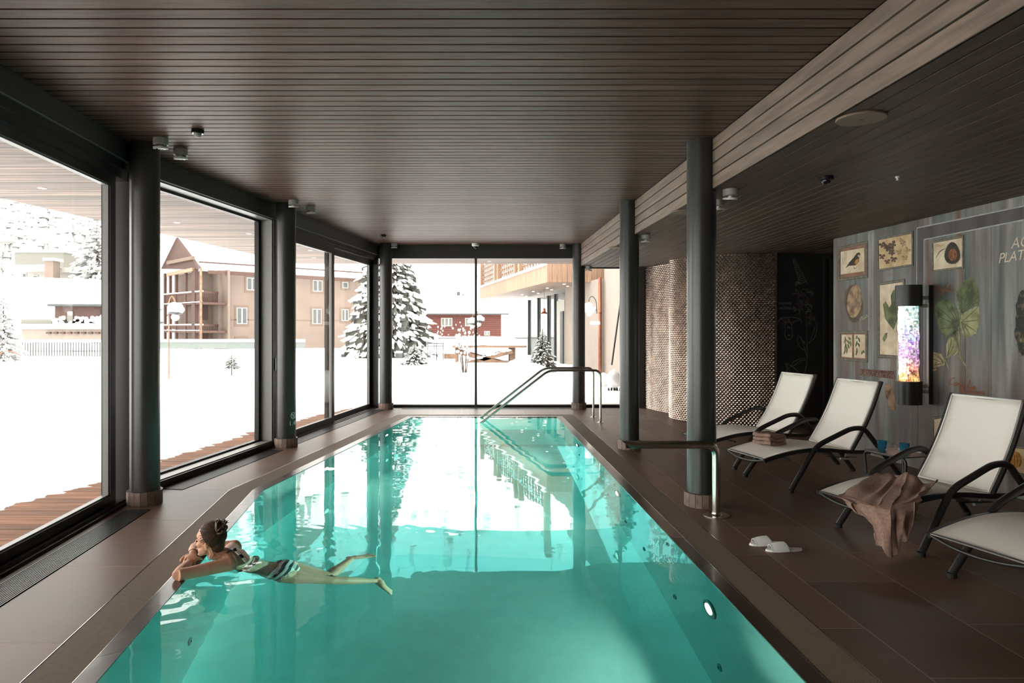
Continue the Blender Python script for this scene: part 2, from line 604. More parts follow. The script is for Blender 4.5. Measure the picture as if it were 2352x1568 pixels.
def mural_mat():
    """weathered grey-blue panel paint with vertical rust and purple streaks"""
    m, nt, p, out = newmat('weathered_mural_paint')
    N, L = nt.nodes, nt.links
    g = N.new('ShaderNodeNewGeometry')

    def nzn(scale, st, det=6, lo=0.35, hi=0.65, off=0):
        mp = N.new('ShaderNodeMapping')
        mp.inputs['Scale'].default_value = st
        mp.inputs['Location'].default_value = (off, off, off)
        L.new(g.outputs['Position'], mp.inputs[0])
        n = N.new('ShaderNodeTexNoise')
        n.inputs['Scale'].default_value = scale
        n.inputs['Detail'].default_value = det
        L.new(mp.outputs[0], n.inputs['Vector'])
        r = N.new('ShaderNodeMapRange')
        r.inputs['From Min'].default_value = lo
        r.inputs['From Max'].default_value = hi
        L.new(n.outputs['Fac'], r.inputs['Value'])
        return r.outputs[0]

    def mixc(f, a, b):
        x = N.new('ShaderNodeMixRGB')
        L.new(f, x.inputs[0])
        for i, c in ((1, a), (2, b)):
            if isinstance(c, tuple):
                x.inputs[i].default_value = c
            else:
                L.new(c, x.inputs[i])
        return x.outputs[0]
    c = mixc(nzn(2.2, (1, 3, 0.35)), (0.065, 0.07, 0.062, 1), (0.185, 0.19, 0.178, 1))
    c = mixc(nzn(3.0, (1, 2.2, 0.16), off=5, lo=0.52, hi=0.72), c, (0.30, 0.285, 0.27, 1))
    c = mixc(nzn(1.6, (1, 1.6, 0.4), off=11, lo=0.45, hi=0.65), c, (0.105, 0.078, 0.075, 1))
    c = mixc(nzn(3.2, (1, 2.6, 0.14), off=23, lo=0.55, hi=0.72), c, (0.125, 0.055, 0.03, 1))
    c = mixc(nzn(30, (1, 1, 1), off=3, lo=0.22, hi=0.36), (0.11, 0.105, 0.10, 1), c)
    L.new(c, p.inputs['Base Color'])
    p.inputs['Roughness'].default_value = 0.6
    return m


M['mural'] = mural_mat()
# ------------------------------------------------------------ plan of the room
ZC, ZL = 3.3, 2.853            # main ceiling, lower ceiling on the right
YF = 13.95                     # far glass wall
A = (-3.185, 6.6)
Cn = (-1.92, YF)
S1 = -0.0656                   # wall facet 1: dX/dY
S2 = (Cn[0] - A[0]) / (Cn[1] - A[1])
YB = -2.2                      # back wall, behind the camera


def wallx(Y):
    return A[0] + S1 * (Y - A[1]) if Y < A[1] else A[0] + S2 * (Y - A[1])


def muralx(Y):
    return 5.02 + (9.54 - Y) * 0.0446


GC = (-2.437, 6.80)            # outer corner of the left grate


def gout(Y, off=0.0):
    """outer edge of the left overflow grate, moved off metres towards the pool"""
    a = -0.103
    b = 0.1714
    x1 = GC[0] + a * (Y - GC[1]) + off * sqrt(1 + a * a)
    x2 = GC[0] + b * (Y - GC[1]) + off * sqrt(1 + b * b)
    return max(x1, x2)


GW, CW = 0.235, 0.105
XR = 1.845
XW = XR - GW - CW              # right water edge
YE = 12.76                     # outer edge of far grate
YW = YE - 0.235 - 0.105        # far water edge
YN = 1.7                       # near pool end (behind the frame)

# ------------------------------------------------------------ floor
floor = empty('floor', kind='structure')
tag(floor, 'large brown stone tiles around the swimming pool')
slab = MB()


def quad(a, b, c, d, z0, z1, mb):
    mb.prism([a, b, c, d], z0, z1)


Yk = 6.72
g = 0.0
quad((wallx(YB) - .3, YB), (gout(YB) + .0, YB), (gout(Yk), Yk), (wallx(Yk) - .3, Yk), -0.14, -0.0006, slab)
quad((wallx(Yk) - .3, Yk), (gout(Yk), Yk), (gout(YE), YE), (wallx(YE) - .3, YE), -0.14, -0.0006, slab)
quad((wallx(YE) - .3, YE), (6.4, YE), (6.4, 14.1), (wallx(YF) - .3, 14.1), -0.14, -0.0006, slab)
quad((XR, YB), (6.4, YB), (6.4, YE), (XR, YE), -0.14, -0.0006, slab)
quad((gout(YB), YB), (XR, YB), (XR, YN - .34), (gout(YN - .34), YN - .34), -0.14, -0.0006, slab)
slab.build('slab', M['joint'], floor)


def tile_poly(poly, h=0.0, gap=0.0026, name='floor_tile', parent=floor, m=None, z0=-0.012):
    # shrink toward centroid by gap
    if len(poly) < 3:
        return
    area = abs(sum(poly[i][0] * poly[(i + 1) % len(poly)][1] - poly[(i + 1) % len(poly)][0] * poly[i][1] for i in range(len(poly)))) / 2
    if area < 0.002:
        return
    cx = sum(p[0] for p in poly) / len(poly)
    cy_ = sum(p[1] for p in poly) / len(poly)
    q = []
    for p in poly:
        dx, dy = p[0] - cx, p[1] - cy_
        q.append((p[0] - (gap if dx > 0 else -gap), p[1] - (gap if dy > 0 else -gap)))
    b = MB()
    b.prism(q, z0, h)
    b.build(name, m or M['tile'], parent)


# left strip, one tile deep, joints across
ys = [YB] + [3.475 - 1.15 * 3 + 1.15 * k for k in range(0, 4)] + [4.6, 5.71, 6.80]
ys = sorted(set(y for y in ys if y >= YB))
for a, b in zip(ys[:-1], ys[1:]):
    tile_poly([(wallx(a) - .02, a), (gout(a), a), (gout(b), b), (wallx(b) - .02, b)])
y = 6.80
while y < YE - 0.05:
    b = min(y + 1.16, YE)
    # joints square to the wall here
    tile_poly([(wallx(y) - .02, y), (gout(y), y), (gout(b), b), (wallx(b) - .02, b)])
    y = b
# far strip
xs = [wallx(13.3), -1.42, -0.83, -0.24, 0.35, 0.94, 1.53, 2.09, 2.67, 3.27, 3.87, 4.47, 5.07, 5.67, 6.25]
for a, b in zip(xs[:-1], xs[1:]):
    tile_poly([(a, YE), (b, YE), (b, 13.9), (a if a > -1.9 else wallx(13.9), 13.9)])
# right field: 0.6 m wide rows of long tiles, staggered
cols = [XR, 2.09, 2.67, 3.27, 3.87, 4.47, 5.07, 5.67, 6.25]
offs = [0.1, 0.62, 0.05, 0.45, 0.9, 0.25, 0.7, 0.4]
for ci in range(len(cols) - 1):
    y = YB - offs[ci]
    x0, x1 = cols[ci], cols[ci + 1]
    while y < YE:
        a, b = max(y, YB), min(y + 1.19, YE)
        if b > a + 0.02:
            tile_poly([(x0, a), (x1, a), (x1, b), (x0, b)])
        y += 1.19
# near strip behind the camera
for k in range(4):
    a, b = gout(0) + k * 0.98, gout(0) + (k + 1) * 0.98
    tile_poly([(a, YB), (min(b, XR), YB), (min(b, XR), YN - .35), (a, YN - .35)])

# ------------------------------------------------------------ pool basin
basin = empty('pool_basin', kind='structure')
tag(basin, 'pale green lined swimming pool basin sunk in the tiled floor')
ring = [(XW, YN), (XW, YW), (gout(YW, GW + CW), YW), (gout(6.75, GW + CW), 6.75), (gout(YN, GW + CW), YN)]
# exact inner corner
yc = 6.75
best = min((gout(yy / 100, GW + CW), yy / 100) for yy in range(600, 750))
ring[3] = best


def offs_poly(p, d):
    n = len(p)
    out = []
    for i in range(n):
        a, b, c = Vector(p[i - 1]), Vector(p[i]), Vector(p[(i + 1) % n])
        e1, e2 = (b - a).normalized(), (c - b).normalized()
        n1, n2 = Vector((e1.y, -e1.x)), Vector((e2.y, -e2.x))
        bis = (n1 + n2).normalized()
        out.append(tuple(b + bis * (d / max(0.3, bis.dot(n1)))))
    return out


outer = offs_poly(ring, 0.2)
liner = MB()
n = len(ring)
for i in range(n):
    j = (i + 1) % n
    liner.prism([ring[i], outer[i], outer[j], ring[j]][::1], -1.55, -0.13)
liner.build('pool_wall', M['liner'], basin)
fl = MB()
fl.prism(outer, -1.6, -1.41)
fl.build('pool_bottom', M['liner'], basin)
# coping stones, each a tile
cop = offs_poly(ring, CW)
for i in range(n):
    j = (i + 1) % n
    a, b, ao, bo = Vector(ring[i]), Vector(ring[j]), Vector(cop[i]), Vector(cop[j])
    L_ = (b - a).length
    k = max(1, round(L_ / 0.6))
    for q in range(k):
        t0, t1 = q / k, (q + 1) / k
        P = [a.lerp(b, t0), ao.lerp(bo, t0), ao.lerp(bo, t1), a.lerp(b, t1)]
        e = (P[3] - P[0]).normalized() * 0.0012
        P = [P[0] + e, P[1] + e, P[2] - e, P[3] - e]
        mb = MB()
        mb.prism([tuple(p) for p in P], -0.135, -0.001)
        mb.build('coping_stone', M['coping'], basin)

# overflow grates: thin bars across a dark gutter
grate = empty('overflow_grate', kind='structure')
tag(grate, 'taupe slatted overflow grate running round the pool rim')
gut = MB()
gi, go = offs_poly(ring, CW), offs_poly(ring, CW + GW)
for i in range(n):
    j = (i + 1) % n
    gut.prism([gi[i], go[i], go[j], gi[j]], -0.14, -0.022)
gut.build('gutter', M['dark'], grate)
for i in range(n):
    j = (i + 1) % n
    if i == n - 1:
        continue
    ai, bi, ao, bo = Vector(gi[i]), Vector(gi[j]), Vector(go[i]), Vector(go[j])
    L_ = (bi - ai).length
    pitch = 0.0105
    k = int(L_ / pitch)
    bars = MB()
    for q in range(k):
        if L_ > 2 and q / k * L_ < 0 and i == 0:
            continue
        t0, t1 = (q + 0.0) / k, (q + 0.62) / k
        P = [ai.lerp(bi, t0), ao.lerp(bo, t0), ao.lerp(bo, t1), ai.lerp(bi, t1)]
        sh = (P[1] - P[0]).normalized() * 0.004
        P = [P[0] + sh, P[1] - sh, P[2] - sh, P[3] + sh]
        bars.prism([tuple(p) for p in P], -0.018, -0.002)
    o = bars.build('grate_bars', M['grate'], grate)
    o['kind'] = 'stuff'
    ed = MB()
    for (p, q) in ((ao, bo), (ai, bi)):
        mid = (ai + bi + ao + bo) / 4
        nrm = Vector((-(q - p).y, (q - p).x)).normalized()
        ed.prism([tuple(p - nrm * .0015), tuple(q - nrm * .0015), tuple(q + nrm * .0015), tuple(p + nrm * .0015)], -0.02, 0.0)
    ed.build('edge_strip', M['steel'], grate)


# nozzles and lamps on the pool walls
def pool_wall_hit(px, py, side):
    p = onz(px, py, WZ)
    v = p - Vector((0, 0, H))
    h = hypot(v.x, v.y)
    si = h / v.length / 1.333
    tt = si / sqrt(1 - si * si)
    z = WZ
    while z > -1.4:
        d = (WZ - z) * tt
        x, y_ = p.x + v.x / h * d, p.y + v.y / h * d
        if side == 'R' and x >= XW:
            return Vector((XW, y_, z)), Vector((-1, 0, 0))
        if side == 'L' and x <= gout(y_, GW + CW):
            s = -0.103 if y_ < best[1] else 0.1714
            return Vector((gout(y_, GW + CW), y_, z)), Vector((1, -s, 0)).normalized()
        z -= 0.004
    return None, None


def disc_M(p, nrm):
    return Matrix.Translation(p) @ nrm.to_track_quat('Z', 'Y').to_matrix().to_4x4()


lamp_px = [(1631, 1398, 'R'), (1419, 1133, 'R'), (1327, 1022, 'R'), (748, 1076, 'L'), (887, 999, 'L')]
lamp_lab = ['round lit underwater lamp nearest the camera on the right pool wall',
            'round lit underwater lamp midway along the right pool wall',
            'round lit underwater lamp farthest along the right pool wall',
            'round lit underwater lamp on the left pool wall near the second column',
            'round lit underwater lamp farthest on the left pool wall']
for (px, py, sd), lb in zip(lamp_px, lamp_lab):
    p, nr = pool_wall_hit(px, py, sd)
    if p is None:
        continue
    print('LAMP', px, py, [round(q, 2) for q in p])
    T = disc_M(p, nr)
    r_ = 0.085
    e = empty('pool_lamp', (0, 0, 0), 0, lb, 'lamp', 'underwater pool lamps')
    mb = MB()
    mb.lathe([(r_ + .022, -0.01), (r_ + .022, 0.008), (r_ + .012, 0.014), (r_, 0.014), (r_ - .004, 0.008)], 28, M=T)
    mb.build('lamp_ring', M['nozzle'], e, angle=40)
    mb = MB()
    mb.lathe([(r_ - .02, 0.0), (r_ - .02, 0.012), (r_ * .5, .016), (0.002, .017)], 28, M=T)
    mb.build('lens', M['pool_lamp'], e, angle=40)
    ld = bpy.data.lights.new('pool_lamp_light', 'SPOT')
    ld.energy = 178
    ld.color = (1, 0.9, 0.72)
    ld.spot_size = radians(150)
    ld.spot_blend = 1.0
    ld.shadow_soft_size = 0.05
    lo = bpy.data.objects.new('pool_lamp_light', ld)
    COL.objects.link(lo)
    lo.matrix_world = Matrix.Translation(p + nr * 0.07) @ (-nr).to_track_quat('Z', 'Y').to_matrix().to_4x4()
    lo.parent = e
noz = [(1438, 1197, 'R'), (1534, 1249, 'R'), (1480, 1260, 'R'), (1550, 1370, 'R'), (1654, 1532, 'R'), (1411, 1113, 'R'),
       (1396, 1136, 'R'), (1331, 1044, 'R'), (1318, 1016, 'R'), (436, 1473, 'L'), (767, 1091, 'L'), (886, 1015, 'L')]
NOZL = ['upper right inlet nozzle above the reflected window edge', 'inlet nozzle high on the right pool wall, nearer the spout', 'inlet nozzle in the right pool wall, fourth dark one from the picture bottom', 'small inlet nozzle just left of the nearest lit lamp on the right wall', 'inlet nozzle nearest the picture bottom on the right pool wall', 'small inlet nozzle beside the middle lit lamp, above it', 'small inlet nozzle beside the middle lit lamp, to its left', 'faint inlet nozzle below the farthest lit lamp on the right wall', 'faint inlet nozzle above the farthest lit lamp on the right wall', 'dark inlet nozzle on the left pool wall below the swimmer', 'small inlet nozzle under the lit lamp by the second left column', 'small inlet nozzle under the farthest left lit lamp']
for ni, (px, py, sd) in enumerate(noz):
    p, nr = pool_wall_hit(px, py, sd)
    if p is None:
        continue
    T = disc_M(p, nr)
    e = empty('pool_nozzle', (0, 0, 0), 0, NOZL[ni], 'nozzle',
              'inlet nozzles in the %s pool wall' % ('right' if sd == 'R' else 'left'))
    mb = MB()
    mb.lathe([(0.036, -0.01), (0.036, 0.004), (0.028, 0.009), (0.012, 0.009), (0.010, 0.003)], 20, M=T)
    mb.build('flange', M['nozzle'], e, angle=40)
    mb = MB()
    mb.lathe([(0.009, 0.0), (0.008, 0.012), (0.002, 0.013)], 12, M=T)
    mb.build('jet', M['dark'], e, angle=40)

# ------------------------------------------------------------ water
SW = Vector((-1.55, 4.75))


def wave(x, y):
    h = 0.0
    # slow swell, crests roughly across the pool
    h += 0.0011 * sin(1.6 * x + 2.9 * y + 0.6 * sin(1.3 * x)) * (0.35 + 0.65 * max(0, min(1, (8.2 - y) / 2.5)))
    h += 0.00045 * sin(-2.6 * x + 5.2 * y + 1.0) * (0.25 + 0.75 * max(0, min(1, (8.0 - y) / 2)))
    h += 0.00012 * sin(16 * y + 3.0 * x + 1.5 * noise.noise(Vector((x, y, 0))))
    h += 0.00014 * noise.noise(Vector((x * 3.2, y * 4.5, 1.0)))
    h += 0.00005 * noise.noise(Vector((x * 9, y * 14, 4.0)))
    if y > 9:
        h += 0.00006 * (y - 9) / 3 * noise.noise(Vector((x * 8, y * 16, 9.0)))
    d = hypot(x - SW.x, y - SW.y)
    near = exp(-(d / 0.55) ** 2)
    ring_ = exp(-(d / .85) ** 2)
    h += near * (0.0035 * noise.noise(Vector((x * 9, y * 9, 2.0))) + 0.0014 * noise.noise(Vector((x * 22, y * 22, 3.0))))
    h += ring_ * 0.0005 * sin(2 * pi * d / 0.11 + 2.0 * noise.noise(Vector((x * 3, y * 3, 7.0))))
    d2 = hypot(x + 1.9, y - 4.1)
    h += exp(-(d2 / 0.7) ** 2) * 0.0006 * sin(2 * pi * d2 / 0.14 + 3 * noise.noise(Vector((x * 3, y * 3, 5.0))))
    return h


ROWS, COLS_ = 430, 132
wv, wf = [], []
e_ = 0.002
for i in range(ROWS + 1):
    Y = YN + e_ + (YW - YN - 2 * e_) * i / ROWS
    x0 = gout(Y, GW + CW) + e_
    x1 = XW - e_
    for j in range(COLS_ + 1):
        x = x0 + (x1 - x0) * j / COLS_
        wv.append((x, Y, WZ + wave(x, Y)))
W1 = COLS_ + 1
for i in range(ROWS):
    for j in range(COLS_):
        a = i * W1 + j
        wf.append((a, a + 1, a + 1 + W1, a + W1))
# sides and bottom close the body of water
bi = [j for j in range(W1)] + [i * W1 + COLS_ for i in range(1, ROWS + 1)] + \
     [ROWS * W1 + j for j in range(COLS_ - 1, -1, -1)] + [i * W1 for i in range(ROWS - 1, 0, -1)]
base = len(wv)
for k in bi:
    wv.append((wv[k][0], wv[k][1], -1.408))
nb = len(bi)
for k in range(nb):
    k2 = (k + 1) % nb
    wf.append((bi[k2], bi[k], base + k, base + k2))
wf.append(tuple(base + k for k in range(nb))[::-1])
me = bpy.data.meshes.new('pool_water')
me.from_pydata(wv, [], wf)
me.update()
sm = [True] * (ROWS * COLS_) + [False] * (nb + 1)
me.polygons.foreach_set('use_smooth', sm)
me.set_sharp_from_angle(angle=radians(50))
water = link('pool_water', me, M['water'])
tag(water, 'clear turquoise pool water with gentle ripples', None, None, 'stuff')

# ------------------------------------------------------------ ceilings
ceiling = empty('ceiling', kind='structure')
tag(ceiling, 'main ceiling of dark oak boards with black gaps')
bk = MB()
bk.box(-3.7, 2.32, YB, 14.1, ZC + 0.022, ZC + 0.2)
bk.build('ceiling_backing', M['dark'], ceiling)
p0, pitch = 3.633, 0.113
k0 = int((YB - p0) / pitch)
k = k0
while True:
    a = p0 + k * pitch
    b = a + pitch
    if a > YF:
        break
    b = min(b, 14.0)
    xl = min(wallx(a), wallx(b)) - 0.12
    mb = MB()
    mb.cbox(xl, 2.132, a + 0.008, b - 0.008, ZC, ZC + 0.02, 0.0015)
    mb.build('ceiling_board', M['ceil_x'], ceiling)
    k += 1
low = empty('ceiling_low', kind='structure')
tag(low, 'lower side ceiling of dark oak boards above the loungers')
bk = MB()
bk.box(2.16, 7.0, YB, 14.1, ZL + 0.022, ZL + 0.2)
bk.build('ceiling_backing', M['dark'], low)
x = 2.13
pw = 0.1285
while x < 6.6:
    for (a, b) in ((YB, 1.9), (1.905, 6.66), (6.665, 14.02)):
        mb = MB()
        mb.cbox(x + 0.0065, x + pw - 0.0065, a, b, ZL, ZL + 0.02, 0.0015)
        mb.build('ceiling_board', M['ceil_y'], low)
    x += pw
beam = empty('trim_1', kind='structure')
tag(beam, 'boxed beam face clad in four greyed oak boards')
bk = MB()
bk.box(2.15, 2.3, YB, 14.0, ZL + 0.03, ZC + 0.02)
bk.build('beam_core', M['dark'], beam)
bh = (ZC - ZL) / 4
for k in range(4):
    z0 = ZL + bh * k
    for (a, b) in ((YB, 1.2), (1.2, 6.22), (6.22, 9.15), (9.15, 13.97)):
        mb = MB()
        mb.cbox(2.127, 2.149, a, b, z0 + (0.0055 if k else 0), z0 + bh - 0.0075, 0.0015)
        mb.build('beam_board', M['beam'], beam)


# ------------------------------------------------------------ left glass wall
class Frame:
    def __init__(s, o, d, left=True):
        s.o = Vector((o[0], o[1], 0))
        s.d = Vector((d[0], d[1], 0)).normalized()
        s.n = Vector((-s.d.y, s.d.x, 0))      # outward, to the left of travel
        s.M = Matrix(((s.d.x, s.n.x, 0, o[0]), (s.d.y, s.n.y, 0, o[1]), (0, 0, 1, 0), (0, 0, 0, 1)))

    def t(s, Y):
        return (Y - s.o.y) / s.d.y

    def box(s, mb, Y0, Y1, n0, n1, z0, z1):
        return mb.box(s.t(Y0), s.t(Y1), n0, n1, z0, z1, M=s.M)


F1 = Frame((wallx(YB), YB), (S1, 1))
F2 = Frame(A, (S2, 1))

wl = empty('wall_left', kind='structure')
tag(wl, 'dark metal fascia and posts framing the left glazing')
mb = MB()
F1.box(mb, YB, 6.62, -0.0, 0.22, 3.115, 3.3)
F2.box(mb, 6.58, 14.0, 0.0, 0.22, 3.09, 3.3)
mb.build('fascia', M['fascia'], wl)
mb = MB()
F1.box(mb, YB, 6.62, -0.008, 0.0, 3.115, 3.122)
F2.box(mb, 6.58, 14.0, -0.008, 0.0, 3.09, 3.097)
F2.box(mb, 9.42, 13.9, 0.02, 0.03, 3.03, 3.035)
mb.build('fascia_edge', M['reveal'], wl)
mb = MB()
F1.box(mb, YB, 6.5, 0.02, 0.24, 3.045, 3.115)
F1.box(mb, YB, 6.5, 0.045, 0.24, 2.965, 3.045)
F2.box(mb, 9.42, 13.85, 0.02, 0.24, 3.03, 3.09)
F2.box(mb, 9.42, 13.85, 0.05, 0.24, 2.985, 3.03)
mb.build('head_track', M['black_metal'], wl)
mb = MB()
F1.box(mb, 6.34, 6.62, 0.04, 0.24, 0, 3.115)
F2.box(mb, 6.58, 6.74, 0.0, 0.24, 0, 3.09)
F2.box(mb, 9.28, 9.42, 0.0, 0.24, 0, 3.09)
F2.box(mb, 13.80, 13.86, 0.0, 0.2, 0, 3.09)
mb.build('post', M['black_metal'], wl)
mb = MB()
F1.box(mb, YB, 6.5, 0.0, 0.26, -0.05, 0.022)
F1.box(mb, YB, 6.5, 0.03, 0.06, 0.022, 0.045)
F2.box(mb, 6.7, 9.3, 0.0, 0.26, -0.05, 0.07)
F2.box(mb, 9.4, 13.86, 0.0, 0.26, -0.05, 0.012)
F2.box(mb, 9.4, 13.86, 0.03, 0.05, 0.012, 0.025)
mb.build('sill', M['black_metal'], wl)


def sash(name, fr, Y0, Y1, n0, n1, z0, z1, rail, stile, label):
    w = empty(name, kind='structure')
    tag(w, label)
    mb = MB()
    fr.box(mb, Y0, Y1, n0, n1, z1 - rail[1], z1)
    fr.box(mb, Y0, Y1, n0, n1, z0, z0 + rail[0])
    fr.box(mb, Y0, Y0 + stile, n0, n1, z0 + rail[0], z1 - rail[1])
    fr.box(mb, Y1 - stile, Y1, n0, n1, z0 + rail[0], z1 - rail[1])
    mb.build('window_frame', M['black_metal'], w)
    mb = MB()
    nm = (n0 + n1) / 2
    b = 0.012
    for (a0, a1, c0, c1) in ((Y0 + stile, Y1 - stile, z0 + rail[0], z0 + rail[0] + b), (Y0 + stile, Y1 - stile, z1 - rail[1] - b, z1 - rail[1]),
                             (Y0 + stile, Y0 + stile + b, z0 + rail[0] + b, z1 - rail[1] - b), (Y1 - stile - b, Y1 - stile, z0 + rail[0] + b, z1 - rail[1] - b)):
        fr.box(mb, a0, a1, nm - 0.025, nm + 0.025, c0, c1)
    mb.build('glazing_bead', M['reveal'], w)
    mb = MB()
    fr.box(mb, Y0 + stile, Y1 - stile, nm - 0.006, nm + 0.006, z0 + rail[0], z1 - rail[1])
    mb.build('pane', M['glass'], w)
    return w


sash('window_1', F1, 1.4, 6.17, 0.08, 0.16, 0.022, 2.965, (0.095, 0.08), 0.10, 'tall black framed sliding window nearest the camera on the left')
sash('window_5', F1, YB + .05, 1.45, 0.16, 0.24, 0.022, 2.965, (0.095, 0.08), 0.10, 'sliding window beside the camera')
sash('window_3', F2, 9.42, 11.62, 0.06, 0.12, 0.012, 2.985, (0.085, 0.10), 0.10, 'black framed sliding door between second and third column')
sash('window_4', F2, 11.50, 13.80, 0.13, 0.19, 0.012, 2.985, (0.075, 0.10), 0.12, 'black framed sliding door nearest the far left corner')
w2 = empty('window_2', kind='structure')
tag(w2, 'fixed window with grey reveal between first and second column')
mb = MB()
F2.box(mb, 6.74, 9.28, 0.02, 0.26, 3.075, 3.09)
F2.box(mb, 6.74, 9.28, 0.03, 0.26, 0.07, 0.08)
F2.box(mb, 9.265, 9.28, 0.02, 0.26, 0.08, 3.075)
F2.box(mb, 6.74, 6.755, 0.02, 0.26, 0.08, 3.075)
mb.build('reveal_lining', M['reveal'], w2)
mb = MB()
F2.box(mb, 6.755, 9.265, 0.18, 0.24, 0.08, 0.10)
F2.box(mb, 6.755, 9.265, 0.18, 0.24, 3.045, 3.075)
F2.box(mb, 6.755, 6.80, 0.18, 0.24, 0.10, 3.045)
F2.box(mb, 9.20, 9.265, 0.18, 0.24, 0.10, 3.045)
mb.build('window_frame', M['black_metal'], w2)
mb = MB()
F2.box(mb, 6.80, 9.20, 0.20, 0.212, 0.10, 3.045)
mb.build('pane', M['glass'], w2)
mb = MB()
F2.box(mb, 9.30, 9.34, -0.03, 0.0, 1.03, 1.2)
mb.build('door_handle', M['sensor'], wl)

# far glass wall
wf_ = empty('wall_far', kind='structure')
tag(wf_, 'far glazed wall looking on to the snowy garden')
mb = MB()
mb.box(-1.95, 2.13, 13.87, 14.08, 3.03, 3.3)
mb.build('fascia', M['fascia'], wf_)
mb = MB()
mb.box(-1.93, 3.44, 13.88, 14.0, -0.02, 0.045)
mb.build('sill', M['black_metal'], wf_)
mb = MB()
mb.box(-1.93, 3.44, 13.9, 13.985, 0.045, 0.06)
mb.build('sill_strip', M['reveal'], wf_)
mb = MB()
mb.box(0.012, 0.06, 13.87, 13.99, 0.0, 3.03)
mb.build('mullion', M['ext_black'], wf_)
mb = MB()
mb.box(3.33, 3.46, 13.84, 14.06, 0, 2.86)
mb.build('jamb', M['fascia'], wf_)
mb = MB()
mb.box(2.13, 3.46, 13.93, 14.0, 2.83, 2.853)
mb.build('head_strip', M['black_metal'], wf_)
for i, (a, b, z) in enumerate(((-1.93, 0.012, 3.03), (0.06, 2.13, 3.03), (2.13, 3.33, 2.84))):
    mb = MB()
    mb.box(a, b, 13.938, 13.95, 0.05, z)
    mb.build('pane', M['glass'], wf_)

# back and side walls that close the room behind the camera
wb = MB()
wb.box(-2.8, 7.0, YB - .15, YB, -0.1, 3.5)
tag(wb.build('wall_back', mat('taupe_back_wall', (0.16, 0.12, 0.095, 1), 0.7, vary=0.1)), 'plain taupe wall behind the camera', None, None, 'structure')

# floor convector grilles
def convector(fr, Y0, Y1, n0, n1, name, label, count=13):
    e = empty(name, (0, 0, 0), 0, label, 'floor grille', 'black floor convector grilles')
    mb = MB()
    fr.box(mb, Y0, Y1, n0, n1, -0.01, 0.0015)
    mb.build('grille_bed', M['dark'], e)
    w = (n1 - n0) / count
    for k in range(count):
        mb = MB()
        a = n0 + k * w + w * 0.28
        fr.box(mb, Y0 + .006, Y1 - .006, a, a + w * 0.46, 0.0015, 0.006)
        mb.build('slat', M['slat_black'], e)
    return e


convector(F1, YB + .1, 6.03, -0.285, -0.065, 'floor_grille', 'long black slatted floor grille under the nearest left window')
convector(F2, 6.82, 9.05, -0.255, -0.03, 'floor_grille', 'black slatted floor grille below the grey reveal window')
convector(F2, 9.5, 13.55, -0.235, -0.03, 'floor_grille', 'black slatted floor grille below the far left sliding doors')
F3 = Frame((3.0, 0), (0, 1))
e = empty('floor_grille', (0, 0, 0), 0, 'black slatted floor grille along the far glass wall', 'floor grille', 'black floor convector grilles')
mb = MB()
mb.box(-1.45, 1.95, 13.62, 13.84, -0.01, 0.0015)
mb.build('grille_bed', M['dark'], e)
for k in range(12):
    mb = MB()
    mb.box(-1.445, 1.945, 13.625 + k * 0.018, 13.634 + k * 0.018, 0.0015, 0.006)
    mb.build('slat', M['slat_black'], e)

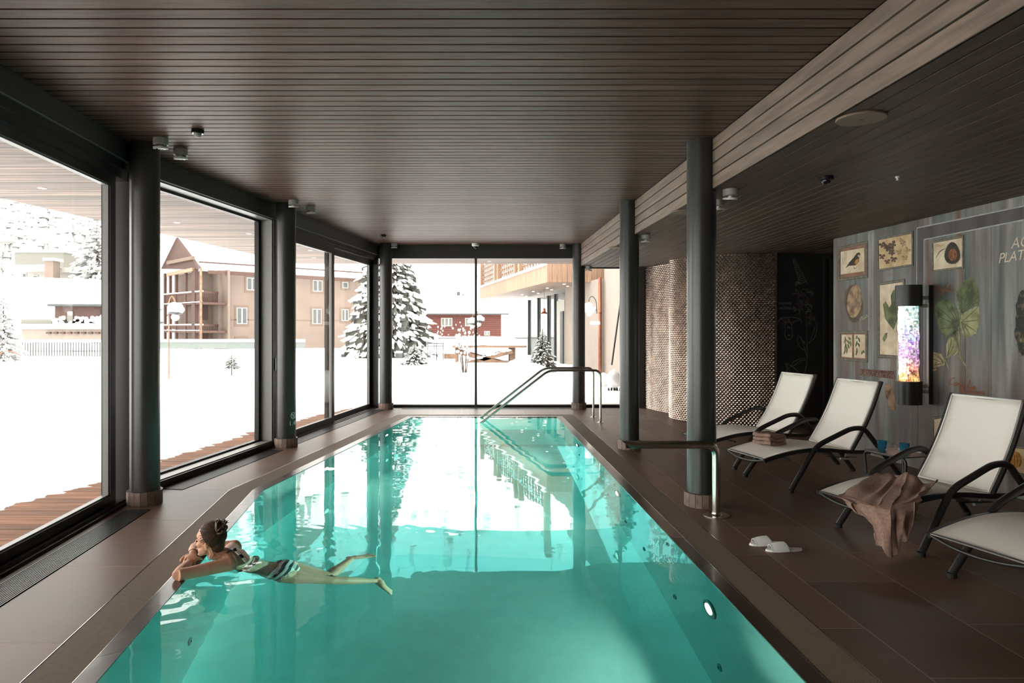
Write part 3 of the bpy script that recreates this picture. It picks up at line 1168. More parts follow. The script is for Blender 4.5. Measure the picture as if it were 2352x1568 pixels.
# ------------------------------------------------------------ columns
col_spec = [(-3.03, 6.28, 0.13, 3.3, 'dark round steel column nearest the camera on the left'),
            (-2.556, 9.28, 0.13, 3.3, 'dark round column on the left marked with the water depth'),
            (-1.76, 13.62, 0.125, 3.3, 'thin looking dark column in the far left corner'),
            (2.065, 6.2, 0.128, 3.3, 'large dark round column right of the pool beside the steel spout'),
            (2.08, 9.15, 0.128, 3.3, 'dark round column on the right halfway to the far window'),
            (2.1, 13.7, 0.125, 3.3, 'dark round column against the far window behind the handrails')]
for i, (x, y, r, zt, lb) in enumerate(col_spec):
    e = empty('column', (x, y, 0), 0, lb, 'column', 'dark round columns along the pool')
    mb = MB()
    mb.lathe([(r, 0.02), (r, zt)], 48)
    mb.build('shaft', M['column'], e, angle=60)
    mb = MB()
    mb.lathe([(r + .004, 0.0), (r + .004, 0.125), (r, .126)], 32)
    mb.build('foot_core', M['grout'], e)
    nt_ = 16
    R0, R1 = r + 0.006, r + 0.024
    base_me = None
    for k in range(nt_):
        a0, a1 = 2 * pi * (k + .04) / nt_, 2 * pi * (k + .96) / nt_
        if base_me is None:
            mb = MB()
            b0, b1 = -pi / nt_ * .95, pi / nt_ * .95
            mb.prism([(R0 * cos(b0), R0 * sin(b0)), (R1 * cos(b0), R1 * sin(b0)), (R1 * cos(b1), R1 * sin(b1)), (R0 * cos(b1), R0 * sin(b1))], 0.001, 0.122)
            base_me = mb.mesh('foot_tile')
        o = link('foot_tile', base_me, M['ring_tile'], e)
        o.rotation_euler = (0, 0, 2 * pi * k / nt_ + i * .1)
    if i == 1:
        # depth marking 1.40 with the no-diving style ring, wrapped on the shaft facing the pool
        def wrap(txt, size, ang, z):
            cu = bpy.data.curves.new('depth_marking', 'FONT')
            cu.body = txt
            cu.size = size
            cu.extrude = 0.0005
            cu.align_x = 'CENTER'
            tmp = bpy.data.objects.new('tmp', cu)
            COL.objects.link(tmp)
            dg = bpy.context.evaluated_depsgraph_get()
            me_ = bpy.data.meshes.new_from_object(tmp.evaluated_get(dg))
            bpy.data.objects.remove(tmp)
            for v in me_.vertices:
                a_ = ang + v.co.x / r
                rr = r + 0.0006 + v.co.z
                v.co = Vector((rr * cos(a_), rr * sin(a_), z + v.co.y))
            me_.materials.clear()
            link('depth_marking', me_, M['white_print'], e)
        a_mid = radians(-27)
        wrap('1.40', 0.088, a_mid, 0.30)
        mb = MB()
        ringp = []
        for k in range(29):
            t = 2 * pi * k / 28
            a_ = a_mid + 0.042 * cos(t) / r
            ringp.append(((r + .001) * cos(a_), (r + .001) * sin(a_), 0.43 + 0.042 * sin(t)))
        mb.tube(ringp, 0.0035, 5, cap=False)
        def onsh(u, w):
            a_ = a_mid + u / r
            return ((r + .001) * cos(a_), (r + .001) * sin(a_), 0.43 + w * .85)
        mb.tube([onsh(-.03, .03), onsh(0, 0), onsh(.03, -.03)], 0.003, 5)
        mb.tube([onsh(.018, .028), onsh(-.004, -.002), onsh(-.022, .006)], 0.0035, 5)
        mb.tube([onsh(-.02, -.02), onsh(0, -.028), onsh(.02, -.02)], 0.003, 5)
        mb.build('depth_marking', M['white_print'], e)
# ------------------------------------------------------------ copper scale wall
cw = empty('wall_far_right', kind='structure')
tag(cw, 'curved wall covered in small copper fish scale tiles')


def scale_wall(curve, name):
    pts = bez([Vector((x, y, 0)) for x, y in curve], 10)
    # arc-length
    L = [0]
    for a, b in zip(pts[:-1], pts[1:]):
        L.append(L[-1] + (b - a).length)

    def P(s):
        s = max(0, min(L[-1] - 1e-6, s))
        k = 0
        while L[k + 1] < s:
            k += 1
        t = (s - L[k]) / (L[k + 1] - L[k])
        d = (pts[k + 1] - pts[k]).normalized()
        return pts[k].lerp(pts[k + 1], t), d
    back = MB()
    P2 = [(p.x, p.y) for p in pts]
    b0 = len(back.v)
    for p in P2:
        back.v += [(p[0], p[1], 0.0), (p[0], p[1], ZL)]
    for i in range(len(P2) - 1):
        back.f.append((2 * i, 2 * i + 2, 2 * i + 3, 2 * i + 1))
    back.build('backing', M['copper_back'], cw)
    mb = MB()
    w, hrow = 0.058, 0.0335
    nrow = int(ZL / hrow) + 1
    ncol = int(L[-1] / w)
    for r in range(nrow):
        z = r * hrow
        for c in range(ncol + 1):
            s = (c + (0.5 if r % 2 else 0.0)) * w
            if s > L[-1] - w * .3:
                continue
            p, d = P(s)
            nrm = Vector((-d.y, d.x, 0)) * SIDE
            b = len(mb.v)
            zb = min(z, ZL - 0.002)
            mb.v.append(tuple(p + nrm * 0.014 + Vector((0, 0, min(z + 0.014, ZL - .001)))))
            R = w * 0.47
            for k in range(7):
                a = pi * k / 6
                q = p + d * (R * cos(a)) + nrm * 0.003 + Vector((0, 0, min(z + R * 1.15 * sin(a), ZL - .001)))
                mb.v.append(tuple(q))
            for k in range(6):
                mb.f.append((b, b + 1 + k, b + 2 + k))
            mb.f.append((b, b + 7, b + 1))
    o = mb.build(name, M['copper_scale'], cw)
    o['kind'] = 'stuff'


SIDE = -1
# left part, gently waved, then the bulging cylinder
scale_wall([(3.47, 13.95), (3.50, 13.65), (3.56, 13.37), (3.66, 13.1), (3.73, 12.84), (3.76, 12.6)], 'copper_scales')
scale_wall([(3.66, 12.62), (3.56, 12.45), (3.53, 12.2), (3.60, 12.0), (3.75, 11.8), (4.07, 11.5), (4.5, 11.3), (5.0, 11.27)], 'copper_scales')

# dark chalk panel and door in the recess
ec = MB()
Y0, Y1 = 11.3, 11.5
FE = Frame((5.0, 11.3), (0.95, 0.2))
we = empty('wall_recess', kind='structure')
tag(we, 'matt black wall panel with a chalk drawing of a flowering plant')
mb = MB()
mb.box(0, 1.0, 0, 0.1, 0, ZL, M=FE.M)
mb.build('black_panel', M['black_board'], we)
mb = MB()
mb.box(6.2, 6.5, YB, 14.0, 0, 3.4)
mb.box(5.9, 7.2, 11.62, 11.9, 0, 3.4)
mb.build('side_wall', M['fascia'], we)
d1 = empty('door_1', kind='structure')
tag(d1, 'dark brown door in a black frame beside the chalk panel')
mb = MB()
mb.box(0.88, 0.94, -0.03, 0.04, 0, 2.80, M=FE.M)
mb.box(1.0, 1.04, -0.05, 0.04, 0, 2.80, M=FE.M)
mb.box(0.88, 1.4, -0.03, 0.04, 2.78, 2.853, M=FE.M)
mb.build('door_frame', M['black_metal'], d1)
mb = MB()
mb.box(1.04, 1.4, 0.0, 0.04, 0, 2.78, M=FE.M)
mb.build('door_leaf', M['door_brown'], d1)


# planes for flat painting: pixel -> local (s, z)
class Wall:
    def __init__(s, o, d):
        s.o, s.d = Vector((o[0], o[1])), Vector(d).normalized()

    def sz(s, px, py):
        a = (px - CX) / F
        # (o + d*s).x = a * (o + d*s).y
        t = (a * s.o.y - s.o.x) / (s.d.x - a * s.d.y)
        Y = s.o.y + s.d.y * t
        return t, H - (py - CY) / F * Y


MU = Wall((5.02, 9.54), (0.0446, -1))
FM = Matrix(((MU.d.x, 0, MU.d.y, 5.02), (MU.d.y, 0, -MU.d.x, 9.54), (0, 1, 0, 0), (0, 0, 0, 1)))
# local: x along wall (toward camera), y up, z = outward into the room (-X)
wr = empty('wall_right', kind='structure')
tag(wr, 'weathered grey blue mural wall painted with botanical pictures')
mb = MB()
Lw = (9.54 - YB) * 1.001
seams = sorted([MU.sz(px, 600)[0] for px in (2108, 2217, 2276)] + [0.0, 4.2, 5.6, 7.4, 9.2, Lw])
for a, b in zip(seams[:-1], seams[1:]):
    mb = MB()
    mb.cbox(a + .0015, b - .0015, 0.0, ZL, -0.12, 0.0, 0.0015, M=FM)
    mb.build('wall_panel', M['mural'], wr)
mb = MB()
mb.box(0.02, Lw, 0.0, 0.21, 0.0, 0.018, M=FM)
mb.build('baseboard', M['mural'], wr)


def flat(polypx, name, m, parent, h=0.001, z0=0.0005, W_=MU, FM_=FM):
    P = [W_.sz(*p) for p in polypx]
    b = MB()
    b.prism(P, z0, z0 + h, M=FM_)
    return b.build(name, m, parent)


def stroke_mb(b, ptspx, w, h=0.0012, z0=0.0005, W_=MU, FM_=FM, taper=True, smooth=5):
    P = [Vector((*W_.sz(*p), 0)) for p in ptspx]
    if len(P) > 2:
        P = bez(P, smooth)
    n = len(P)
    q = []
    base = len(b.v)
    for i, p in enumerate(P):
        d = (P[min(i + 1, n - 1)] - P[max(i - 1, 0)]).normalized()
        nr = Vector((-d.y, d.x, 0))
        ww = w * (0.35 + 0.65 * sin(pi * (i + .5) / n)) if taper else w
        for s_ in (-1, 1):
            v = p + nr * ww * s_ / 2
            b.v.append(tuple(FM_ @ Vector((v.x, v.y, z0 + h))))
    for i in range(n - 1):
        b.f.append((base + 2 * i, base + 2 * i + 2, base + 2 * i + 3, base + 2 * i + 1))
    return b


def Z(u, v):
    return (1900 + u / 3.92, 520 + v / 3.92)


m_frame = mat('painted_frame_grey_brown', (0.10, 0.085, 0.06, 1), 0.7, vary=0.3, scale=20)
m_frame2 = mat('painted_frame_highlight', (0.22, 0.20, 0.16, 1), 0.7, vary=0.3, scale=20)
m_paper = mat('aged_paper', (0.62, 0.46, 0.31, 1), 0.85, vary=0.15, scale=7, col2=(0.74, 0.62, 0.46, 1))
m_paper2 = mat('yellowed_paper', (0.56, 0.37, 0.19, 1), 0.85, vary=0.2, scale=6, col2=(0.68, 0.50, 0.30, 1))
m_mount = mat('red_brown_mount', (0.22, 0.115, 0.075, 1), 0.85, vary=0.2)
m_leaf = mat('painted_green_leaf', (0.085, 0.10, 0.05, 1), 0.8, vary=0.35, scale=9, col2=(0.17, 0.19, 0.085, 1))
m_leaf2 = mat('painted_pale_leaf', (0.19, 0.20, 0.085, 1), 0.8, vary=0.3, scale=9, col2=(0.33, 0.33, 0.16, 1))
m_vein = mat('painted_dark_vein', (0.05, 0.055, 0.03, 1), 0.8, vary=0.1)
m_nut = mat('painted_nut_brown', (0.16, 0.085, 0.045, 1), 0.8, vary=0.4, scale=10, col2=(0.42, 0.27, 0.16, 1))
m_bud = mat('painted_bud_cream', (0.30, 0.28, 0.14, 1), 0.8, vary=0.3, scale=14, col2=(0.42, 0.38, 0.22, 1))
m_rust = mat('rust_script', (0.26, 0.10, 0.045, 1), 0.8, vary=0.2)
m_cream = mat('cream_lettering', (0.62, 0.50, 0.38, 1), 0.8, vary=0.1)
m_orange = mat('painted_orange', (0.45, 0.20, 0.03, 1), 0.8, vary=0.3, scale=30)
m_shade = mat('painted_purple_moulding', (0.085, 0.07, 0.072, 1), 0.75, vary=0.25, scale=4, stretch=(1, 2, .3))
m_hili = mat('painted_moulding_highlight', (0.36, 0.37, 0.36, 1), 0.75, vary=0.2)
m_dark = mat('painted_umber', (0.035, 0.028, 0.02, 1), 0.8, vary=0.3, scale=20)


def pic(name, outer, inner, m_in, mount=None, label=None):
    e = empty(name)
    e.parent = wr
    if label:
        e['label'] = label
    # painted frame: four mitred bands, each with an inner light line
    n_ = 4
    cx = sum(p[0] for p in inner) / 4
    cyy = sum(p[1] for p in inner) / 4
    for i in range(4):
        j = (i + 1) % 4
        flat([outer[i], outer[j], inner[j], inner[i]], 'picture_frame', m_frame, e, 0.006)
    mid1 = [(outer[i][0] * .45 + inner[i][0] * .55, outer[i][1] * .45 + inner[i][1] * .55) for i in range(4)]
    b = MB()
    for i in range(4):
        j = (i + 1) % 4
        stroke_mb(b, [mid1[i], mid1[j]], 0.006, 0.0015, 0.0065, taper=False)
    b.build('frame_line', m_frame2, e)
    if mount:
        flat(inner, 'mount', m_mount, e, 0.002)
        flat(mount, 'sheet', m_in, e, 0.003)
    else:
        flat(inner, 'sheet', m_in, e, 0.002)
    return e


bz = 0.0042
# dark painted moulding with highlights
flat([Z(808, 18), Z(872, 118), Z(872, 1500), Z(808, 1500)], 'painted_moulding', m_shade, wr, 0.0004)
flat([Z(808, 18), Z(1772, -180), Z(1772, -60), Z(872, 118)], 'painted_moulding', m_shade, wr, 0.0004)
b = MB()
stroke_mb(b, [Z(808, 14), Z(1772, -184)], 0.012, 0.0008, taper=False)
stroke_mb(b, [Z(808, 14), Z(806, 1500)], 0.010, 0.0008, taper=False)
stroke_mb(b, [Z(872, 118), Z(1772, -60)], 0.012, 0.0008, taper=False)
stroke_mb(b, [Z(872, 118), Z(872, 1500)], 0.010, 0.0008, taper=False)
stroke_mb(b, [Z(375, 60), Z(375, 1280)], 0.012, 0.0008, taper=False)
stroke_mb(b, [Z(412, 52), Z(412, 1280)], 0.008, 0.0008, taper=False)
b.build('moulding_highlight', m_hili, wr)

# bird picture
e = pic('bird_picture', [Z(97, 185), Z(370, 125), Z(370, 462), Z(97, 497)], [Z(118, 205), Z(352, 155), Z(352, 435), Z(118, 468)], m_paper,
        [Z(124, 228), Z(335, 192), Z(335, 402), Z(124, 432)], 'painted picture of a small black and yellow bird')
flat([Z(166, 378), Z(205, 318), Z(240, 282), Z(262, 250), Z(276, 236), Z(294, 233), Z(301, 250), Z(290, 278), Z(287, 315), Z(262, 348), Z(228, 352), Z(196, 354)], 'bird', m_dark, e, 0.001, bz)
flat([Z(250, 325), Z(262, 300), Z(284, 290), Z(284, 318), Z(262, 345)], 'bird_breast', m_orange, e, 0.001, bz + .0012)
flat([Z(278, 262), Z(292, 252), Z(294, 268), Z(284, 276)], 'bird_cheek', m_cream, e, 0.001, bz + .0012)
b = MB()
for q in ([Z(240, 350), Z(246, 370), Z(252, 382)], [Z(246, 374), Z(264, 376)], [Z(240, 380), Z(270, 372)], [Z(232, 282), Z(262, 300)], [Z(222, 296), Z(252, 312)]):
    stroke_mb(b, q, 0.006, 0.001, bz + .0012)
for k in range(3):
    stroke_mb(b, [Z(140 + k * 16, 245 - k * 3), Z(143 + k * 16, 330 - k * 20)], 0.005, 0.001, bz, taper=True)
b.build('ink_line', m_dark, e)
# butterflies
e = pic('butterfly_picture', [Z(455, 112), Z(777, 40), Z(777, 352), Z(457, 405)], [Z(466, 124), Z(763, 64), Z(763, 338), Z(470, 384)], m_paper2,
        None, 'painted picture of butterflies on yellowed paper')
m_bf = mat('painted_butterfly', (0.12, 0.07, 0.05, 1), 0.8, vary=0.6, scale=60)
m_bf2 = mat('painted_pale_butterfly', (0.36, 0.23, 0.13, 1), 0.8, vary=0.5, scale=50)
rr = random.Random(3)
for (u, v, s_, mm) in [(500, 170, 26, m_bf), (495, 275, 26, m_bf), (545, 320, 22, m_bf), (600, 300, 26, m_bf), (560, 205, 34, m_bf), (595, 165, 30, m_bf),
                       (590, 240, 26, m_bf), (535, 190, 26, m_bf), (650, 235, 26, m_bf2), (690, 160, 24, m_bf2), (720, 215, 26, m_bf2), (700, 285, 24, m_bf2), (670, 130, 20, m_bf2)]:
    ang = rr.uniform(-.7, .7)
    P = []
    for k in range(32):
        t = 2 * pi * k / 32
        r_ = 1.45 * s_ * (0.22 + 0.78 * abs(sin(2 * t)) ** 0.7) * (1 if sin(t) < 0 else .68)
        x_, y_ = r_ * cos(t), r_ * 0.9 * sin(t)
        P.append(Z(u + x_ * cos(ang) - y_ * sin(ang), v + x_ * sin(ang) + y_ * cos(ang)))
    flat(P, 'butterfly', mm, e, 0.001, bz)
# chestnut / beetle picture
e = pic('chestnut_picture', [Z(945, 135), Z(1232, 72), Z(1232, 378), Z(950, 412)], [Z(957, 150), Z(1218, 102), Z(1218, 360), Z(960, 392)], m_paper,
        None, 'painted picture of a spiny brown chestnut')
P = []
for k in range(84):
    t = 2 * pi * k / 84
    r_ = .97 + (0.06 + .10 * abs(noise.noise(Vector((k * .7, 0, 0)))) if k % 2 else -.02) + .06 * sin(3 * t)
    P.append(Z(1130 + 70 * r_ * cos(t), 245 + 98 * r_ * sin(t)))
flat(P, 'chestnut_husk', m_dark, e, 0.001, bz)
P = [Z(1135 + 40 * cos(t * pi / 10), 255 + 55 * sin(t * pi / 10)) for t in range(20)]
flat(P, 'chestnut', mat('painted_chestnut', (0.24, 0.08, 0.02, 1), 0.7, vary=0.5, scale=25), e, 0.001, bz + .0012)
b = MB()
stroke_mb(b, [Z(982, 285), Z(1020, 225), Z(1065, 200)], 0.010, 0.001, bz)
stroke_mb(b, [Z(1110, 215), Z(1105, 260), Z(1125, 300)], 0.008, 0.001, bz + .003)
stroke_mb(b, [Z(1150, 212), Z(1160, 260), Z(1148, 300)], 0.008, 0.001, bz + .003)
b.build('ink_line', m_dark, e)
b = MB()
for k in range(2):
    stroke_mb(b, [Z(970, 175 + k * 12), Z(1000, 165 + k * 12), Z(1030, 172 + k * 10), Z(1060, 150 + k * 10)], 0.004, 0.001, bz)
b.build('script_line', m_rust, e)
# tall leaf picture behind the lamp
e = pic('leaf_picture', [Z(455, 503), Z(702, 470), Z(702, 1195), Z(457, 1185)], [Z(474, 530), Z(686, 500), Z(686, 1165), Z(476, 1150)], m_paper,
        None, 'tall painted leaf picture partly behind the tube lamp')
flat([Z(505, 700), Z(530, 672), Z(560, 730), Z(580, 700), Z(575, 620), Z(600, 570), Z(640, 580), Z(650, 800), Z(600, 930), Z(560, 880), Z(525, 830)], 'painted_leaf', m_leaf, e, 0.001, bz)
flat([Z(500, 1010), Z(525, 960), Z(545, 955), Z(540, 1000), Z(515, 1040)], 'painted_leaf', m_leaf, e, 0.001, bz)
b = MB()
stroke_mb(b, [Z(475, 485), Z(578, 430), Z(680, 478)], 0.005, 0.001, 0.001)
b.build('hanging_string', m_rust, e)
# twin plant picture
e = pic('twin_plant_picture', [Z(112, 940), Z(370, 937), Z(370, 1226), Z(112, 1206)], [Z(126, 962), Z(352, 960), Z(352, 1200), Z(126, 1184)], m_mount,
        None, 'painted picture of two leafy plant sprigs side by side')
flat([Z(133, 974), Z(226, 972), Z(226, 1180), Z(133, 1170)], 'sheet', m_paper, e, 0.001, 0.0032)
flat([Z(246, 972), Z(344, 972), Z(344, 1186), Z(246, 1180)], 'sheet', m_paper, e, 0.001, 0.0032)
b = MB()
for (a, c) in (((165, 990), (160, 1050)), ((190, 1000), (215, 1020)), ((175, 1020), (205, 1060)), ((170, 1050), (160, 1100)), ((185, 1060), (200, 1100)), ((165, 1090), (152, 1150)), ((178, 1080), (176, 1140)),
               ((270, 980), (262, 1010)), ((280, 1000), (296, 1040)), ((272, 1030), (258, 1080)), ((280, 1050), (292, 1085)), ((270, 1090), (262, 1160)), ((318, 1120), (310, 1150)), ((326, 1115), (332, 1140)), ((205, 1030), (215, 1080))):
    mid = ((a[0] + c[0]) / 2 + 4, (a[1] + c[1]) / 2)
    stroke_mb(b, [Z(*a), Z(*mid), Z(*c)], 0.035, 0.001, bz)
b.build('painted_sprigs', m_leaf, e)

# nut
e = empty('painted_nut')
e.parent = wr
P = [Z(240 + (82 + 12 * sin(t * pi / 14 * 2)) * cos(t * pi / 14) , 695 + 172 * sin(t * pi / 14)) for t in range(28)]
flat(P, 'nut_shadow', mat('painted_nut_shadow', (0.10, 0.07, 0.05, 1), 0.8, vary=0.3, scale=8), e, 0.0006)
P = [Z(246 + 66 * cos(t * pi / 14) + 12 * -sin(t * pi / 14), 675 + 148 * sin(t * pi / 14)) for t in range(28)]
flat(P, 'nut_shell', m_nut, e, 0.0006, 0.0015)
b = MB()
for k in range(5):
    stroke_mb(b, [Z(292 - k * 6, 560 + k * 22), Z(272 - k * 8, 700), Z(205 + k * 4, 780 - k * 8)], 0.007, 0.001, 0.0025)
b.build('nut_line', m_frame, e)

# big leaves
def leaf(poly, m_, base, tips, name='painted_leaf'):
    e_ = flat([Z(*p) for p in poly], name, m_, wr, 0.0008, 0.0012)
    b_ = MB()
    for t in tips:
        mid = ((base[0] * .5 + t[0] * .5) + 6, base[1] * .5 + t[1] * .5)
        stroke_mb(b_, [Z(*base), Z(*mid), Z(*t)], 0.007, 0.0008, 0.0025)
    o_ = b_.build('leaf_vein', m_vein, e_)
    return e_


def serr(poly, k=4, amp=7):
    out = []
    n_ = len(poly)
    for i in range(n_):
        a, c = Vector(poly[i]), Vector(poly[(i + 1) % n_])
        nr = Vector(((c - a).y, -(c - a).x)).normalized()
        for j in range(k):
            p = a.lerp(c, j / k)
            out.append(tuple(p + nr * (amp if j % 2 == 0 else -amp * .3)))
    return out


leaf(serr([(1165, 590), (1205, 520), (1298, 445), (1345, 510), (1368, 620), (1365, 705), (1290, 722), (1222, 792), (1190, 745), (1172, 660)]), m_leaf, (1215, 780), [(1300, 460), (1345, 530), (1362, 620), (1200, 560), (1350, 680), (1180, 640)])
leaf(serr([(1205, 800), (1290, 748), (1372, 712), (1372, 850), (1345, 960), (1240, 1012), (1200, 900)]), m_leaf2, (1208, 860), [(1365, 720), (1370, 840), (1345, 950), (1245, 1000), (1290, 980)])
leaf(serr([(970, 705), (1040, 660), (1108, 668), (1170, 742), (1200, 800), (1195, 930), (1070, 1010), (1012, 920), (978, 800)]), m_leaf, (1190, 900), [(980, 710), (1050, 670), (1110, 680), (985, 800), (1020, 920), (1075, 1000), (1170, 760)])
leaf([(1072, 1185), (1072, 1060), (1095, 1010), (1130, 992), (1165, 1030), (1158, 1110), (1110, 1170)], m_leaf2, (1085, 1170), [(1120, 1010), (1150, 1050), (1095, 1050)], 'painted_bud')
leaf([(1118, 1160), (1140, 1110), (1180, 1100), (1188, 1125), (1150, 1165)], m_leaf2, (1125, 1160), [(1170, 1110)], 'painted_bud')
leaf(serr([(905, 1165), (960, 1130), (1030, 1150), (1062, 1205), (1050, 1250), (985, 1262), (935, 1285), (915, 1225)], 3, 4), m_bud, (1050, 1230), [(920, 1180), (960, 1140), (950, 1250), (1000, 1160)], 'painted_hazelnut')
leaf([(925, 1262), (975, 1262), (990, 1290), (945, 1310)], m_bud, (985, 1280), [(930, 1270)], 'painted_hazelnut')
leaf([(1090, 1010), (1150, 940), (1185, 960), (1190, 1100), (1165, 1050), (1130, 992)], m_leaf, (1180, 1090), [(1150, 960)], 'painted_leaf')
b = MB()
stroke_mb(b, [Z(1190, 1105), Z(1205, 1180), Z(1240, 1240), Z(1290, 1310)], 0.02, 0.0008, 0.0015)
stroke_mb(b, [Z(1065, 1195), Z(1080, 1240), Z(1102, 1282)], 0.012, 0.0008, 0.0015)
stroke_mb(b, [Z(1190, 1100), Z(1192, 1000), Z(1185, 900)], 0.016, 0.0008, 0.0028)
b.build('painted_stem', m_leaf2, wr)
# rough cone at the frame edge
P = []
rr = random.Random(5)
for k in range(44):
    t = 2 * pi * k / 44
    P.append(Z(1775 + (85 + rr.uniform(-14, 14)) * cos(t), 870 + (300 + rr.uniform(-14, 14)) * sin(t)))
flat(P, 'painted_cone', mat('painted_cone_tones', (0.04, 0.042, 0.036, 1), 0.8, vary=0.5, scale=14, col2=(0.32, 0.22, 0.12, 1), mix=(.5, .75)), wr, 0.0008, 0.001)
# faint catkin / feather below
P = [Z(570 + 38 * cos(t * pi / 10) + 30 * sin(t * pi / 10), 1540 + 130 * sin(t * pi / 10)) for t in range(20)]
flat(P, 'painted_seed_head', m_nut, wr, 0.0006, 0.0008)
# name board
e = empty('painted_name_board')
e.parent = wr
flat([Z(300, 1282), Z(608, 1302), Z(606, 1372), Z(302, 1338)], 'board', mat('painted_red_brown_board', (0.12, 0.055, 0.04, 1), 0.8, vary=0.4, scale=12), e, 0.0008)


def text_on(txt, px, py, hpx, m_, parent, W_=MU, FM_=FM, shear=0.0, spacing=1.0, ang=None, z=0.002):
    s0, z0 = W_.sz(px, py)
    s1, z1 = W_.sz(px, py + hpx)
    cu = bpy.data.curves.new('lettering', 'FONT')
    cu.body = txt
    cu.size = (z0 - z1) * 1.35
    cu.shear = shear
    cu.space_character = spacing
    cu.extrude = 0.0004
    cu.materials.append(m_)
    o = bpy.data.objects.new('lettering', cu)
    COL.objects.link(o)
    o.parent = parent
    T = Matrix.Translation((s0, z1, z))
    if ang:
        T = T @ Matrix.Rotation(ang, 4, 'Z')
    o.matrix_local = FM_ @ T
    return o


m_board_txt = mat('board_lettering', (0.24, 0.15, 0.11, 1), 0.8, vary=0.2)
text_on('URSUS ARCTOS', *Z(308, 1288), 11.5, m_board_txt, e, spacing=1.06, ang=-0.03)
text_on('ACER', *Z(1655, 100), 26, m_cream, wr, shear=0.25, ang=0.03)
text_on('PLATANOIDES', *Z(1540, 238), 24, m_cream, wr, shear=0.25, spacing=.92, ang=0.03)


def script(s, u, v, hpx, mm, ang=0.0):
    """joined handwriting drawn as strokes"""
    G = {
        'C': [[(.62, .85), (.45, 1.0), (.15, .8), (.05, .4), (.2, .05), (.5, .05), (.7, .3)]],
        'A': [[(.0, .0), (.25, .5), (.5, 1.0), (.55, .5), (.6, .0)], [(.15, .35), (.65, .4)]],
        'o': [[(.45, .45), (.2, .5), (.05, .25), (.2, .0), (.42, .15), (.42, .42), (.6, .4)]],
        'r': [[(.0, .05), (.12, .45), (.3, .4), (.3, .0), (.45, .1)]],
        'y': [[(.0, .45), (.08, .1), (.3, .1), (.38, .45), (.3, -.4), (.05, -.55), (.0, -.3), (.45, .1)]],
        'l': [[(.0, .1), (.25, .7), (.2, 1.0), (.08, .8), (.12, .1), (.3, .05)]],
        'u': [[(.0, .45), (.05, .05), (.28, .1), (.32, .45), (.34, .05), (.5, .1)]],
        's': [[(.05, .1), (.25, .5), (.28, .2), (.15, .0), (.02, .08)]],
        'v': [[(.0, .45), (.15, .02), (.35, .48), (.48, .4)]],
        'e': [[(.0, .2), (.3, .35), (.18, .5), (.03, .3), (.15, .0), (.4, .12)]],
        'a': [[(.38, .42), (.15, .48), (.03, .2), (.2, .0), (.38, .4), (.4, .05), (.55, .1)]],
        'n': [[(.0, .45), (.05, .0), (.2, .45), (.35, .4), (.36, .05), (.52, .1)]],
        'h': [[(.0, .0), (.15, 1.0), (.05, .0), (.25, .42), (.35, .05), (.5, .1)]],
        'x': [[(.0, .45), (.35, .0)], [(.35, .45), (.0, .0)]],
        'J': [[(.4, .95), (.35, .2), (.15, -.3), (.0, -.1)]],
    }
    wd = {'C': .75, 'A': .72, 'l': .32, 's': .36, 'v': .46, 'e': .4, 'x': .42, 'J': .5}
    b_ = MB()
    x_ = 0
    for ch in s:
        if ch == ' ':
            x_ += .45
            continue
        for st_ in G[ch]:
            P_ = []
            for (gx, gy) in st_:
                X_, Y_ = (x_ + gx + gy * .25) * hpx, -gy * hpx
                P_.append(Z(u + X_ * cos(ang) - Y_ * sin(ang), v + X_ * sin(ang) + Y_ * cos(ang)))
            stroke_mb(b_, P_, 0.011, 0.0006, 0.0028, smooth=4)
        x_ += wd.get(ch, .5)
    return b_.build('handwritten_name', mm, wr)


script('Corylus', 925, 570, 62, m_rust, 0.08)
script('Corylus', 1085, 1420, 70, m_rust, 0.2)
script('Avellana', 1185, 1500, 62, m_rust, 0.06)
script('nux', 300, 850, 60, m_bud, -0.5)

# low pictures near the floor
e = pic('small_sketch_picture', [(2142, 957), (2185, 950), (2185, 1030), (2142, 1032)], [(2146, 963), (2182, 957), (2182, 1024), (2146, 1026)], m_paper,
        None, 'small painted sketch low on the wall behind the third lounger')
e = pic('gourd_picture', [(2300, 1018), (2360, 1024), (2360, 1096), (2300, 1083)], [(2306, 1026), (2356, 1031), (2356, 1088), (2306, 1076)], m_paper2,
        None, 'painted picture of an orange ribbed gourd low on the wall')
flat([(2332 + 17 * cos(t * pi / 10), 1056 + 20 * sin(t * pi / 10)) for t in range(20)], 'gourd', m_orange, e, 0.001, bz)
b = MB()
for k in range(5):
    stroke_mb(b, [(2322 + k * 5, 1042), (2318 + k * 7, 1058), (2322 + k * 5, 1072)], 0.006, 0.001, bz + .002)
b.build('ink_line', m_dark, e)

# chalk drawing on the black panel
CH = Wall((5.0, 11.3), (0.95, 0.2))
FC = Matrix(((CH.d.x, 0, CH.d.y, 5.0), (CH.d.y, 0, -CH.d.x, 11.3), (0, 1, 0, 0), (0, 0, 0, 1)))


def K(u, v):
    return (1770 + u / 3.567, 560 + v / 3.567)


def chalk(strokes, w, m_, name):
    b_ = MB()
    for s_ in strokes:
        stroke_mb(b_, [K(*p) for p in s_], w, 0.001, 0.001, CH, FC)
    return b_.build(name, m_, we)


